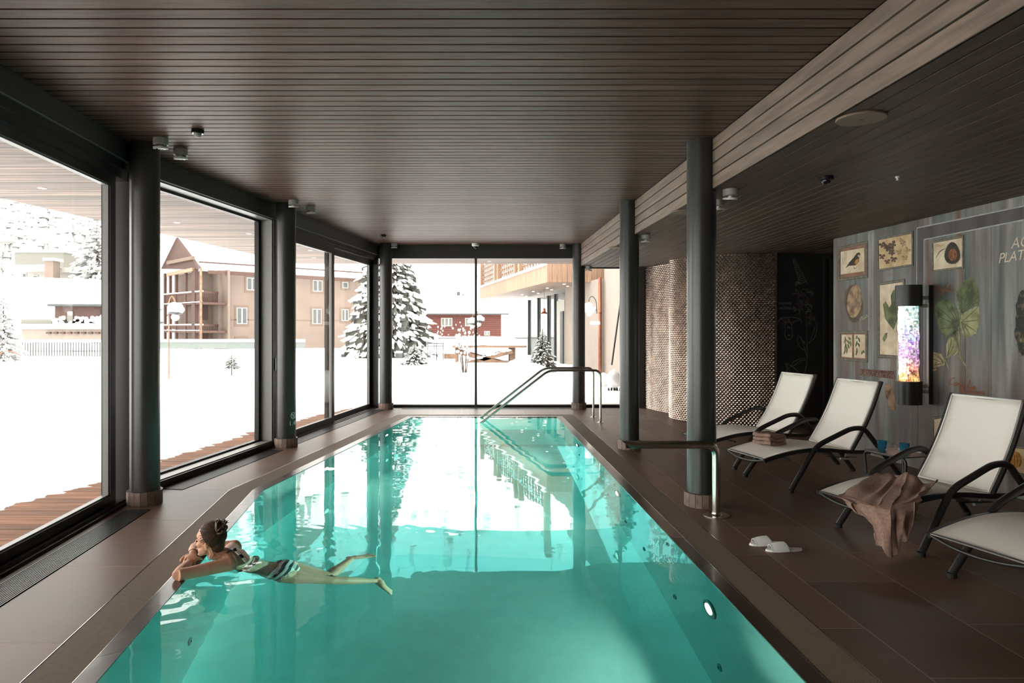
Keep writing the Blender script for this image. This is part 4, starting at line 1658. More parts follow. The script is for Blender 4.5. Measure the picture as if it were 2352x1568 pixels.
stems = [[(292, 560), (293, 700), (300, 820), (300, 920), (290, 1000), (270, 1070)], [(290, 940), (240, 940), (190, 965), (155, 1010)], [(300, 960), (290, 1010), (285, 1060)],
         [(155, 1010), (200, 990), (245, 955), (295, 950)], [(122, 975), (150, 1030), (175, 1080)], [(122, 975), (170, 1000), (215, 1035), (235, 1065)], [(122, 975), (135, 1040), (165, 1085)],
         [(225, 745), (220, 800), (245, 850), (285, 880), (300, 920)], [(225, 745), (260, 790), (290, 830), (300, 920)], [(240, 745), (262, 800), (285, 870)],
         [(310, 820), (350, 780), (375, 720), (380, 640)], [(310, 820), (345, 740), (360, 690), (380, 640)], [(275, 850), (290, 900), (300, 930)]]
chalk(stems, 0.009, M['chalk'], 'chalk_stem')
fl_ = []
rr = random.Random(11)
for k in range(11):
    v = 130 + k * 17
    u = 190 + k * 7
    for s_ in (-1, 1):
        fl_.append([(u, v + 20), (u + s_ * (8 + k * 2), v + 8), (u + s_ * (6 + k * 2.4), v - 8), (u, v)])
for (cu_, cv, rad) in ((250, 330, 55), (245, 415, 75), (300, 400, 50), (275, 500, 70), (230, 540, 45), (330, 560, 50), (325, 630, 45)):
    for k in range(6):
        a = rr.uniform(0, 2 * pi)
        fl_.append([(cu_, cv), (cu_ + rad * .5 * cos(a), cv + rad * .35 * sin(a) - 10), (cu_ + rad * .85 * cos(a), cv + rad * .6 * sin(a)), (cu_ + rad * cos(a + .3), cv + rad * .8 * sin(a + .3) + 8)])
chalk(fl_, 0.0075, M['chalk'], 'chalk_flower')
red = []
for (cu_, cv, rad) in ((250, 400, 60), (275, 490, 60), (325, 600, 45), (140, 640, 55)):
    for k in range(4):
        a = rr.uniform(0, 2 * pi)
        red.append([(cu_, cv), (cu_ + rad * .5 * cos(a), cv + rad * .4 * sin(a)), (cu_ + rad * cos(a + .4), cv + rad * .7 * sin(a + .4))])
chalk(red, 0.03, M['chalk_red'], 'chalk_petal')
bell = [[(115, 640), (118, 700), (115, 740), (125, 770), (148, 782), (172, 770), (180, 740), (172, 690), (172, 640)], [(148, 600), (120, 605), (85, 610), (60, 640), (48, 680)],
        [(148, 600), (185, 600), (225, 610), (250, 625), (255, 655)], [(148, 600), (140, 640), (118, 640), (85, 610)], [(148, 600), (160, 650), (180, 640), (240, 620)], [(135, 690), (150, 680), (160, 700)], [(130, 760), (150, 745), (170, 760)]]
chalk(bell, 0.011, M['chalk'], 'chalk_flower')
text_on('DAPHNE', *K(62, 474), 6.2, M['chalk'], we, CH, FC, spacing=1.1, z=.001)
text_on('MEZEREUM', *K(68, 514), 6.2, M['chalk'], we, CH, FC, spacing=1.05, z=.001)

# ------------------------------------------------------------ tube wall lamp
lp = at(2087, 800, 7.62)
TLx, TLy = lp.x, 7.62
lamp = empty('wall_lamp', (TLx, TLy, 0), 0, 'tall black tube wall lamp filled with glowing iridescent foil', 'lamp')
R = 0.122
zt, zb = 1.6 + 100 / F * TLy, 1.6 - 173 / F * TLy
z1_, z2_ = 1.6 + 52 / F * TLy, 1.6 - 120 / F * TLy
mb = MB()
mb.lathe([(R + .008, z1_), (R + .008, zt), (R, zt), (R, z1_)], 40, cap=False)
mb.build('top_cap', M['frame_black'], lamp, angle=40)
mb = MB()
mb.lathe([(0.01, zt - .03), (R, zt - .03)], 32)
mb.build('top_plate', M['frame_black'], lamp)
mb = MB()
mb.lathe([(R + .008, zb), (R + .008, z2_), (0.01, z2_)], 40)
mb.build('bottom_cap', M['frame_black'], lamp, angle=40)
mb = MB()
nn, mm_ = 48, 60
for i in range(mm_ + 1):
    z = z2_ + (z1_ - z2_) * i / mm_
    for k in range(nn):
        a = 2 * pi * k / nn
        rr_ = (R - .03) * (1 + 0.22 * noise.noise(Vector((cos(a) * 4, sin(a) * 4, z * 12))))
        mb.v.append((rr_ * cos(a), rr_ * sin(a), z))
for i in range(mm_):
    for k in range(nn):
        k2 = (k + 1) % nn
        mb.f.append((i * nn + k, i * nn + k2, (i + 1) * nn + k2, (i + 1) * nn + k))
mb.build('crinkled_foil', M['foil'], lamp)
mb = MB()
mb.lathe([(R, z2_), (R, z1_)], 40, cap=False)
mb.build('clear_tube', M['glass'], lamp, smooth=True)
nx, ny = 0.999, 0.0446
bx0 = R
wall_gap = muralx(TLy) - TLx
mb = MB()
mb.box(wall_gap - .05, wall_gap - .004, -0.03, 0.03, zb, zt)
mb.build('back_rail', M['frame_black'], lamp)
mb = MB()
for zz in (zt - .14, zt - .23, zb + .14, zb + .2):
    mb.box(R - .02, wall_gap - .045, -0.02, 0.02, zz - .02, zz + .02)
mb.box(wall_gap - .058, wall_gap - .05, -0.036, -0.006, zb + .2, zt - .2)
mb.build('bracket', M['lamp_white'], lamp)
for i, zz in enumerate((1.15, 1.72)):
    ld = bpy.data.lights.new('tube_light', 'POINT')
    ld.energy = 0.9
    ld.color = (1, 0.62, 0.42) if i == 0 else (0.85, 0.9, 1.0)
    ld.shadow_soft_size = 0.06
    lo = bpy.data.objects.new('tube_light', ld)
    COL.objects.link(lo)
    lo.location = (-R - 0.03, -0.02, zz)
    lo.parent = lamp


# ------------------------------------------------------------ ceiling fittings
def spot(px, py, z, label, tilt=0.15, az=0.0, dark=False):
    p = onz2(px, py, z)
    e_ = empty('ceiling_spotlight', p, az, label, 'spotlight', 'surface mounted ceiling spotlights')
    mb_ = MB()
    mb_.lathe([(0.03, 0.0), (0.064, 0.0), (0.064, -0.055), (0.05, -0.06), (0.01, -0.06)][::-1], 28)
    mb_.build('housing', M['lamp_white'], e_, angle=35)
    T = Matrix.Translation((0, 0, -0.07)) @ Matrix.Rotation(tilt, 4, 'X')
    mb_ = MB()
    mb_.lathe([(0.02, 0.015), (0.02, -0.004), (0.064, -0.004), (0.064, -0.022), (0.01, -0.022)][::-1], 28, M=T)
    mb_.build('lamp_head', M['lamp_face'], e_, angle=35)
    mb_ = MB()
    for k in range(6):
        a = 2 * pi * k / 6
        c_ = T @ Vector((0.036 * cos(a), 0.036 * sin(a), -0.0225))
        mb_.lathe([(0.009, -0.002), (0.009, 0.001)], 8, c=c_)
    mb_.build('lens_dots', M['sensor'], e_)
    return e_


def onz2(px, py, z):
    Y = (z - H) * F / (CY - py)
    return Vector(((px - CX) / F * Y, Y, z))


spot(369, 318, ZC, 'grey ceiling spotlight right against the nearest left column')
spot(415, 343, ZC, 'grey ceiling spotlight second from the nearest left column')
spot(674, 460, ZC, 'grey ceiling spotlight against the second left column')
spot(714, 475, ZC, 'dark looking ceiling spotlight just beyond the second left column')
spot(905, 559, ZC, 'small ceiling spotlight beside the far left column')
spot(1293, 560.5, ZC, 'small ceiling spotlight beside the far right column')
spot(1677, 435, ZL, 'white ceiling spotlight on the low ceiling right of the large column')
spot(1650, 460, ZL, 'white ceiling spotlight half hidden behind the large right column')
spot(1483, 540, ZL, 'white ceiling spotlight on the low ceiling beside the middle right column')
spot(1469, 547, ZL, 'white ceiling spotlight half hidden behind the middle right column')
spot(1352, 611, ZL, 'white ceiling spotlight on the low ceiling near the far window')


def sensor(px, py, z, r, label):
    e_ = empty('smoke_sensor', onz2(px, py, z), 0, label, 'sensor', 'black ceiling sensors')
    mb_ = MB()
    mb_.lathe([(r * 1.0, 0), (r, -0.03), (r * .9, -.035), (r * .55, -.035)][::-1], 28)
    mb_.build('base', M['sensor'], e_, angle=30)
    mb_ = MB()
    mb_.lathe([(r * .62, -.03), (r * .62, -.05), (r * .35, -.062), (0.003, -.066)][::-1], 24)
    mb_.build('cap', M['lamp_white'] if r > .05 and z > 3 else M['sensor'], e_, angle=60)


sensor(454, 298, ZC, 0.052, 'black round smoke sensor on the main ceiling near the first left spotlights')
sensor(881, 539, ZC, 0.047, 'small black smoke sensor on the main ceiling near the far left corner')
sensor(1898, 405, ZL, 0.056, 'black round smoke sensor on the low ceiling above the loungers')
# dome camera
e = empty('dome_camera', onz2(1092, 559, ZC), 0, 'white dome camera under the ceiling before the far window', 'camera')
mb = MB()
mb.lathe([(0.072, 0.0), (0.072, -0.045), (0.05, -0.06), (0.045, -0.06)][::-1], 28)
mb.build('housing', M['hem'], e, angle=40)
mb = MB()
mb.ball((0, 0, -0.06), 0.046, 20, 10)
mb.build('dome', M['sensor'], e, smooth=True)
# sprinkler
e = empty('sprinkler_head', onz2(2061, 405, ZL), 0, 'tiny white sprinkler head on the low ceiling', 'sprinkler')
mb = MB()
mb.lathe([(0.016, 0.0), (0.014, -0.012), (0.007, -0.016), (0.007, -0.03), (0.014, -0.031), (0.002, -.034)][::-1], 16)
mb.build('head', M['hem'], e, angle=40)
for (px, py, lb) in ((1978, 270, 'large round brown speaker disc on the low ceiling nearest the camera'), (1570, 485.5, 'round brown speaker disc on the low ceiling behind the large column'),
                     (1418, 567.5, 'round brown speaker disc on the low ceiling, farthest one')):
    e = empty('ceiling_speaker', onz2(px, py, ZL), 0, lb, 'speaker', 'round ceiling speakers')
    mb = MB()
    mb.lathe([(0.135, 0.002), (0.137, -0.006), (0.133, -0.012), (0.01, -0.013)][::-1], 48)
    mb.build('cover', M['speaker'], e, angle=40)
    mb = MB()
    mb.box(-.012, .012, -.002, .002, -0.0145, -0.0125)
    mb.build('badge', M['dark'], e)

# ------------------------------------------------------------ stainless fittings
e = empty('water_spout', (2.078, 5.86, 0), 0, 'thick brushed steel spout pipe arching over the pool edge', 'spout')
mb = MB()
path = rounded([(0, 0, 0.0), (0, 0, 0.606), (-0.77, 0, 0.606)], 0.10, 8)
mb.tube(path, 0.0345, 24, cap=False)
# slanted mouth: shift the lowest points back
n0 = len(mb.v) - 24
for k in range(24):
    x_, y_, z_ = mb.v[n0 + k]
    mb.v[n0 + k] = (x_ + (0.606 - z_) * 1.2 - 0.0, y_, z_)
mb.build('pipe', M['steel'], e, angle=60)
mb = MB()
mb.tube([(p.x, p.y, p.z) for p in path[-2:]], 0.030, 20, cap=False)
mb.build('pipe_bore', M['dark'], e)
mb = MB()
mb.lathe([(0.112, 0.0), (0.112, 0.006), (0.05, 0.008), (0.038, 0.016), (0.036, 0.022)], 40)
mb.build('floor_flange', M['steel'], e, angle=30)

for (y, lb) in ((11.70, 'steel pool entry handrail, the nearer of the pair'), (12.40, 'steel pool entry handrail, the farther of the pair')):
    e = empty('handrail', (2.164, y, 0), 0, lb, 'handrail', 'paired steel handrails into the pool')
    mb = MB()
    mb.tube(rounded([(0, 0, 0), (0, 0, 0.888), (-0.888, 0, 0.888), (-2.03, 0, 0.0), (-2.6, 0, -0.45), (-2.6, 0, -1.4)], 0.11, 7), 0.0205, 16)
    mb.build('rail_tube', M['steel'], e, angle=60)
    mb = MB()
    mb.lathe([(0.06, 0), (0.06, 0.006), (0.03, 0.01), (0.022, 0.016)], 28)
    mb.build('floor_flange', M['steel'], e, angle=30)


# ------------------------------------------------------------ loungers
def seat_prof():
    """seat line: (x, z) from foot end to hinge"""
    return [(0.0, 0.325), (0.10, 0.352), (0.30, 0.392), (0.52, 0.412), (0.72, 0.405), (0.90, 0.385), (1.0, 0.375), (1.22, 0.365)]


def make_lounger():
    root = empty('sun_lounger')
    W = 0.62
    prof = bez([(x, 0, z) for x, z in seat_prof()], 5)
    # seat fabric as a thin closed sheet, slight sag across
    mb_ = MB()
    NX, NY = len(prof), 9
    for s_ in (0, 1):
        for i, p in enumerate(prof):
            for j in range(NY):
                v = (j / (NY - 1) - .5)
                sag = -0.016 * (1 - (2 * v) ** 2) * min(1, i / 3)
                mb_.v.append((p.x, v * (W - .02), p.z + sag - 0.006 * s_))
    for i in range(NX - 1):
        for j in range(NY - 1):
            a = i * NY + j
            mb_.f.append((a, a + NY, a + NY + 1, a + 1))
            c_ = NX * NY
            mb_.f.append((c_ + a, c_ + a + 1, c_ + a + NY + 1, c_ + a + NY))
    # fabric wraps down over the rail edge
    for j in range(NY - 1):
        c_ = NX * NY
        mb_.f.append((j, j + 1, c_ + j + 1, c_ + j))
    for i in range(NX - 1):
        for j, fl2 in ((0, 0), (NY - 1, 1)):
            a, b_ = i * NY + j, (i + 1) * NY + j
            c_ = NX * NY
            mb_.f.append((a, c_ + a, c_ + b_, b_) if fl2 else (a, b_, c_ + b_, c_ + a))
    mb_.build('seat', M['fabric'], root, smooth=True)
    # back
    hx, hz = 1.0, 0.378
    bl, ba = 0.76, radians(62)
    ux, uz = cos(ba), sin(ba)
    mb_ = MB()
    NB = 14
    for s_ in (0, 1):
        for i in range(NB + 1):
            t = i / NB
            for j in range(NY):
                v = (j / (NY - 1) - .5)
                sag = 0.028 * (1 - (2 * v) ** 2) * sin(pi * min(1, .12 + t * .8)) + 0.03 * sin(pi * t)
                x_ = hx + ux * bl * t + uz * (sag) + uz * 0.007 * s_
                z_ = hz + uz * bl * t - ux * (sag) - ux * 0.007 * s_
                wdt = (W - .03) * (1 - .03 * t)
                mb_.v.append((x_, v * wdt, z_))
    for i in range(NB):
        for j in range(NY - 1):
            a = i * NY + j
            c_ = (NB + 1) * NY
            mb_.f.append((a, a + 1, a + NY + 1, a + NY))
            mb_.f.append((c_ + a, c_ + a + NY, c_ + a + NY + 1, c_ + a + 1))
    c_ = (NB + 1) * NY
    for j in range(NY - 1):
        a = NB * NY + j
        mb_.f.append((a, a + 1, c_ + a + 1, c_ + a))
    for i in range(NB):
        for j in (0, NY - 1):
            a = i * NY + j
            mb_.f.append((a, a + NY, c_ + a + NY, c_ + a))
    back = mb_.build('backrest', M['fabric'], root, smooth=True)
    mb_ = MB()
    for v in (-.5, .5):
        P_ = []
        for i in range(NB + 1):
            t = i / NB
            sag = 0.03 * sin(pi * t)
            P_.append((hx + ux * bl * t + uz * (sag - .003), v * (W - .05) * (1 - .03 * t), hz + uz * bl * t - ux * (sag - .003)))
        mb_.tube(P_, 0.008, 6)
    t = 1.0
    mb_.tube([(hx + ux * bl, -.5 * (W - .05) * .97, hz + uz * bl), (hx + ux * bl, .5 * (W - .05) * .97, hz + uz * bl)], 0.010, 6)
    mb_.tube([(hx + .0, -.5 * (W - .05), hz + .006), (hx + .0, .5 * (W - .05), hz + .006)], 0.009, 6)
    mb_.build('hem', M['hem'], back, smooth=True)
    mb_ = MB()
    for v in (-.5, .5):
        P_ = []
        for i in range(NB + 1):
            t = -0.03 + 1.05 * i / NB
            sag = 0.03 * sin(pi * max(0, min(1, t))) + .016
            P_.append(Vector((hx + ux * bl * t + uz * sag, v * (W - .01) * (1 - .03 * t), hz + uz * bl * t - ux * sag)))
        for a, b_ in zip(P_[:-1], P_[1:]):
            mb_.bar(a, b_ + (b_ - a) * .1, 0.022, 0.03, up=(0, 1, 0))
    mb_.bar((hx + ux * bl * 1.0 + uz * .016, -.3, hz + uz * bl - ux * .016), (hx + ux * bl + uz * .016, .3, hz + uz * bl - ux * .016), 0.022, 0.022)
    mb_.build('back_frame', M['frame_black'], root, angle=40)
    # seat side rails following the curve, joined by a bowed front bar
    for v in (-.5, .5):
        mb_ = MB()
        P_ = [Vector((p.x, v * W, p.z - .016)) for p in prof]
        for a, b_ in zip(P_[:-1], P_[1:]):
            mb_.bar(a, b_ + (b_ - a) * .08, 0.026, 0.036)
        mb_.build('side_rail', M['frame_black'], root)
    mb_ = MB()
    P_ = bez([(0.012, -W / 2, .312), (-.005, -W / 4, .285), (-.01, 0, .275), (-.005, W / 4, .285), (0.012, W / 2, .312)], 5)
    mb_.tube(P_, 0.012, 8)
    mb_.box(0.0, 0.02, -W / 2, W / 2, .318, .329)
    mb_.build('front_bar', M['frame_black'], root, angle=50)
    for (q0, q1, rr_) in (((.33, -.27, .30), (.33, .27, .30), .010), ((.80, -.29, .33), (.80, .29, .33), .011), ((1.20, -.29, .34), (1.20, .29, .34), .013)):
        mb_ = MB()
        mb_.tube([q0, q1], rr_, 8)
        mb_.build('cross_bar', M['frame_black'], root, angle=50)
    for v in (-.2, .2):
        mb_ = MB()
        mb_.bar((.80, v, .30), (1.16, v, .28), .03, .006)
        mb_.build('ratchet_rail', M['frame_black'], root)
        mb_ = MB()
        mb_.bar((1.02, v, .27), (hx + ux * .24 + uz * .075, v, hz + uz * .24 - ux * .075), .016, .016)
        mb_.bar((.97, v, .272), (1.10, v, .266), .024, .02)
        mb_.build('recline_strut', M['lamp_white'], root)
    # side frames: front leg rising headward, armrest arch, rear leg
    for v in (-1, 1):
        y_ = v * (W / 2 + .025)
        mb_ = MB()
        P_ = rounded([(0.26, y_ + v * .03, 0.022), (0.575, y_, 0.44), (0.98, y_ , 0.60), (1.13, y_, 0.60), (1.62, y_ + v * .02, 0.024)], 0.10, 7)
        P_ = [Vector(p) for p in P_]
        b0 = len(mb_.v)
        mb_.tube(P_, 0.025, 10)
        mb_.build('leg', M['frame_black'], root, angle=50)
        for q in (P_[0], P_[-1]):
            mb_ = MB()
            mb_.lathe([(0.0275, 0.0), (0.0285, 0.028)], 12, c=(q.x, q.y, 0.001))
            mb_.build('rubber_foot', M['rubber'], root)
        for (qa, qb) in (((0.52, y_ - v * .035, .385), (0.56, y_, .39)), ((1.2, y_ - v * .035, .35), (1.32, y_, .37))):
            mb_ = MB()
            mb_.bar(qa, qb, .03, .03)
            mb_.build('bracket', M['frame_black'], root)
    return root


def lounger_at(o, farcorner, yaw):
    """place so that the far foot corner sits at the given plan point"""
    c_, s_ = cos(yaw), sin(yaw)
    W = 0.62
    ox = farcorner[0] - (-s_ * W / 2)
    oy = farcorner[1] - (c_ * W / 2)
    o.location = (ox, oy, 0)
    o.rotation_euler = (0, 0, yaw)
    return o


base_l = make_lounger()
LG = 'sun loungers in a row by the painted wall'
l_spec = [((2.56, 8.36), 12.5, 'white mesh sun lounger farthest from the camera, by the chalk panel'),
          ((2.69, 7.27), 13.0, 'white mesh sun lounger with a folded brown towel on its foot end'),
          ((2.707, 5.38), 16.5, 'white mesh sun lounger with a crumpled brown towel hanging over its side'),
          ((2.84, 4.27), 16.0, 'white mesh sun lounger nearest the camera, cut by the right picture edge')]
loungers = []
for i, (fc, yw, lb) in enumerate(l_spec):
    o = base_l if i == 0 else copy_tree(base_l)
    lounger_at(o, fc, radians(yw))
    tag(o, lb, 'lounger', LG)
    loungers.append(o)
bpy.context.view_layer.update()

# folded towel on lounger 2
L2 = loungers[1]
def lw(lo_, x, y, z):
    a = lo_.rotation_euler.z
    return Vector((lo_.location.x + x * cos(a) - y * sin(a), lo_.location.y + x * sin(a) + y * cos(a), z))


tw = empty('folded_towel', lw(L2, 0.36, 0.10, 0.392), L2.rotation_euler.z + .25, 'folded brown towel lying on the second lounger', 'towel')
for k in range(3):
    mb = MB()
    NXX, NYY = 22, 16
    h0 = k * 0.038
    lx, ly = 0.125 - .004 * k, 0.11 - .003 * (k % 2)
    for s_ in (0, 1):
        for i in range(NXX + 1):
            for j in range(NYY + 1):
                u, v = i / NXX * 2 - 1, j / NYY * 2 - 1
                rd = 0.010 * (max(abs(u), abs(v)) ** 5)
                zz = h0 + (0.046 - rd if s_ else rd - .001)
                zz += 0.018 * noise.noise(Vector((u * 1.3, v * 1.3, .6))) + 0.004 * noise.noise(Vector((u * 5, v * 5, k)))
                mb.v.append((u * lx + 0.014 * noise.noise(Vector((v * 1.6, k * .5, 1))), v * ly + 0.014 * noise.noise(Vector((u * 1.6, k * .5, 5))), zz))
    n1 = (NXX + 1) * (NYY + 1)
    for i in range(NXX):
        for j in range(NYY):
            a = i * (NYY + 1) + j
            mb.f.append((a, a + 1, a + NYY + 2, a + NYY + 1))
            mb.f.append((n1 + a, n1 + a + NYY + 1, n1 + a + NYY + 2, n1 + a + 1))
    for i in range(NXX):
        for j in (0, NYY):
            a = i * (NYY + 1) + j
            q = (a, a + NYY + 1, n1 + a + NYY + 1, n1 + a)
            mb.f.append(q if j == 0 else q[::-1])
    for j in range(NYY):
        for i in (0, NXX):
            a = i * (NYY + 1) + j
            q = (a, n1 + a, n1 + a + 1, a + 1)
            mb.f.append(q if i == 0 else q[::-1])
    mb.build('fold', M['towel'], tw, smooth=True)

# crumpled towel draped over the near side of lounger 3
L3 = loungers[2]


def seat_z(x):
    P_ = seat_prof()
    for (a_, b_) in zip(P_[:-1], P_[1:]):
        if a_[0] <= x <= b_[0]:
            return a_[1] + (b_[1] - a_[1]) * (x - a_[0]) / (b_[0] - a_[0])
    return P_[0][1]


def pw_(tab, u):
    for (a_, b_) in zip(tab[:-1], tab[1:]):
        if u <= b_[0]:
            t = (u - a_[0]) / (b_[0] - a_[0])
            t = t * t * (3 - 2 * t)
            return [a_[k] + (b_[k] - a_[k]) * t for k in range(1, len(a_))]
    return list(tab[-1][1:])


def drape():
    """towel gathered on the seat, spilling over the near foot corner of the lounger"""
    NU, NV = 96, 80
    edge = [(-1, -.022, .08), (-.1, -.022, -.25), (.15, .0, -.345), (1, .27, -.352)]
    start = [(-1, .40, .13), (0, .56, .02), (1, .62, -.20)]
    hang = [(-1, .012), (-.55, .10), (-.05, .27), (.18, .325), (.5, .25), (.72, .20), (1, .02)]
    mb_ = MB()
    for i in range(NU + 1):
        u = i / NU * 2 - 1
        ex, ey = pw_(edge, u)
        sx, sy = pw_(start, u)
        h_ = pw_(hang, u)[0] + .012 * sin(u * 23)
        # outward direction at the rim
        ox, oy = (-1, 0) if u < -.1 else ((-.6, -.8) if u < .25 else (0, -1))
        for j in range(NV + 1):
            v = j / NV
            n1_ = noise.noise(Vector((u * 2.2, v * 2.0, 1)))
            fold = sin(u * 9 + 1.4 * n1_ * 3 + v * 2.0) + .5 * sin(u * 21 - v * 5 + n1_ * 4)
            if v < .5:
                t = v / .5
                k = t * t * (3 - 2 * t) * .35 + t * .65
                x_, y_ = sx + (ex - sx) * k, sy + (ey - sy) * k
                lift = (.030 + .030 * fold * .5 + .035 * n1_) * (1 - t * .75)
                crump = .045 * exp(-((t - .12) / .13) ** 2) * (.7 + .5 * sin(u * 5 + 1))
                z_ = seat_z(max(0, x_)) + .014 + max(0.0, lift + crump)
                x_ += .02 * noise.noise(Vector((u * 4, v * 8, 5)))
                y_ += .02 * noise.noise(Vector((u * 4, v * 8, 8)))
            else:
                t = (v - .5) / .5
                out = .018 + .026 * (fold * .5 + .5) * min(1, t * 4) + .02 * t
                rim = sin(min(1, t * 6) * pi / 2)
                x_, y_ = ex + ox * out * rim, ey + oy * out * rim
                # folds gather sideways on the way down
                gx, gy = pw_(edge, .16)
                x_ += (gx - ex) * .42 * t + oy * .012 * fold * t
                y_ += (gy - ey) * .42 * t - ox * .012 * fold * t
                z_ = seat_z(max(0, ex)) + .016 - h_ * t * (1 if t > .1 else t / .1)
            mb_.v.append((x_, y_, max(0.012, z_)))
    for i in range(NU):
        for j in range(NV):
            a = i * (NV + 1) + j
            mb_.f.append((a, a + 1, a + NV + 2, a + NV + 1))
    return mb_


mbd = drape()
tw2 = mbd.build('draped_towel', M['towel'], None, smooth=True)
tw2.location = L3.location
tw2.rotation_euler = L3.rotation_euler
sol = tw2.modifiers.new('thickness', 'SOLIDIFY')
sol.thickness = 0.006
tag(tw2, 'crumpled brown towel hanging over the side of the third lounger', 'towel')

# side table with two glasses and a magazine
ta = onz(1983, 1029, .45)
tcx, tcy = 4.02, 6.38
tb = empty('side_table', (tcx, tcy, 0), radians(14), 'low dark metal side table between the second and third loungers', 'table')
mb = MB()
mb.cbox(-0.24, 0.24, -0.22, 0.22, 0.442, 0.45, 0.002)
mb.build('table_top', mat('grey_metal_table_top', (0.09, 0.078, 0.07, 1), 0.35, vary=0.1), tb)
for s_ in (-1, 1):
    mb = MB()
    mb.tube(rounded([(s_ * .21, -.20, 0.0), (s_ * .225, -.235, .435), (s_ * .225, .235, .435), (s_ * .21, .20, 0.0)], .06, 6), 0.0125, 10)
    mb.build('leg', M['frame_black'], tb, angle=50)
mb = MB()
mb.tube([(-.22, -.15, .432), (.22, -.15, .432)], .008, 8)
mb.tube([(-.22, .15, .432), (.22, .15, .432)], .008, 8)
mb.build('cross_bar', M['frame_black'], tb)
for (px, py, lb) in ((2026, 1033, 'faceted blue glass tumbler, the left one on the side table'), (2077, 1040, 'faceted blue glass tumbler, the right one on the side table')):
    p = onz(px, py, 0.4505)
    g = empty('drinking_glass', p, 0.3, lb, 'glass', 'blue tumblers on the side table')
    mb = MB()
    mb.lathe([(0.004, 0.0), (0.033, 0.0), (0.036, 0.03), (0.038, 0.032), (0.041, 0.06), (0.043, 0.09), (0.0405, 0.09), (0.0385, 0.06), (0.034, 0.03), (0.031, 0.012), (0.003, 0.010)], 12, cap=True)
    mb.build('tumbler', M['tumbler'], g)
mg = empty('magazine', (4.17, 6.46, .4505), radians(25), 'brown covered magazine lying on the side table', 'magazine')
mb = MB()
mb.cbox(-.075, .075, -.11, .11, 0, .006, .001)
mb.build('pages', M['hem'], mg)
mb = MB()
mb.cbox(-.077, .077, -.112, .112, .006, .0075, .0005)
mb.build('cover', mat('brown_magazine_cover', (0.13, 0.06, 0.04, 1), 0.35, vary=0.6, scale=25), mg)


# slippers
def make_slipper():
    r_ = empty('slipper')
    outl = []
    for k in range(40):
        t = 2 * pi * k / 40
        x_ = 0.138 * cos(t)
        w_ = 0.040 + 0.012 * cos(t) - 0.006 * sin(2 * t) * 0
        w_ *= 1 - 0.16 * exp(-((x_ + 0.01) / .04) ** 2)
        outl.append((x_, w_ * sin(t) * (1.0)))
    b_ = MB()
    b_.prism(outl, 0.0, 0.006)
    b_.build('sole', M['hem'], r_)
    b_ = MB()
    b_.prism([(x * .97, y * .95) for x, y in outl], 0.006, 0.014)
    b_.build('insole', M['slipper'], r_)
    b_ = MB()
    NU, NV = 16, 14
    for s_ in (0, 1):
        for i in range(NU + 1):
            u = i / NU
            x_ = -0.02 + 0.125 * u
            for j in range(NV + 1):
                a = pi * j / NV
                w_ = (0.051 - 0.004 * u ** 4) - (0.0 if x_ < .1 else 0)
                hgt = 0.056 * (1 - 0.30 * u ** 2) - s_ * .006
                b_.v.append((x_ - 0.018 * sin(a) * (1 - u) * -1.0, (w_ - s_ * .004) * cos(a) * (sqrt(max(0.05, 1 - (u * .70) ** 4))), 0.008 + hgt * sin(a) ** .8))
    n1 = (NU + 1) * (NV + 1)
    for i in range(NU):
        for j in range(NV):
            a = i * (NV + 1) + j
            b_.f.append((a, a + NV + 1, a + NV + 2, a + 1))
            b_.f.append((n1 + a, n1 + a + 1, n1 + a + NV + 2, n1 + a + NV + 1))
    for j in range(NV):
        for i in (0, NU):
            a = i * (NV + 1) + j
            b_.f.append((a, a + 1, n1 + a + 1, n1 + a))
    b_.build('strap', M['slipper'], r_, smooth=True)
    return r_


sl = make_slipper()
sl.location = onz(1762, 1250, 0)
sl.rotation_euler = (0, 0, radians(186))
tag(sl, 'white terry slipper, the farther of the pair on the dark tiles', 'slipper', 'white slippers on the floor')
s2_ = copy_tree(sl)
s2_.location = onz(1801, 1264, 0)
s2_.rotation_euler = (0, 0, radians(184))
tag(s2_, 'white terry slipper, the nearer of the pair on the dark tiles', 'slipper', 'white slippers on the floor')
# ------------------------------------------------------------ outside: soffit, deck, snow
ZS = 3.15


def soff_edge(Y):
    return -5.63 + 0.1714 * (Y - 8.1)


YSF = 16.3
sf = empty('soffit', kind='structure')
tag(sf, 'weathered wooden board soffit of the roof overhang outside')
Y = YB
k = 0
while Y < YSF - 0.01:
    b = min(Y + 0.118, YSF)
    xl = soff_edge((Y + b) / 2)
    xr = min(wallx(Y), wallx(b)) - 0.22 if b < 14.06 else 7.0
    mb = MB()
    mb.cbox(xl, xr, Y + .003, b - .003, ZS, ZS + 0.02, 0.002)
    mb.build('soffit_board', M['soffit'], sf)
    Y = b
    k += 1
mb = MB()
mb.prism([(soff_edge(YB) - .02, YB), (wallx(YB) - .1, YB), (wallx(6.6) - .1, 6.6), (wallx(13.9) - .1, 14.1), (7.0, 14.1), (7.0, YSF + .02), (soff_edge(YSF) - .02, YSF + .02)], ZS + .021, ZS + .35)
mb.build('roof_edge', M['fascia'], sf)
for (x, y) in ((-4.76, 7.52), (-4.34, 9.96), (-3.67, 11.12), (-3.94, 12.46), (-3.24, 13.5), (-3.5, 14.9), (.35, 15.7), (-4.3, 5.2)):
    mb = MB()
    mb.lathe([(0.045, 0.002), (0.045, -0.003), (0.03, -.004), (0.003, -.004)][::-1], 20, c=(x, y, ZS))
    mb.build('downlight', M['hem'], sf)

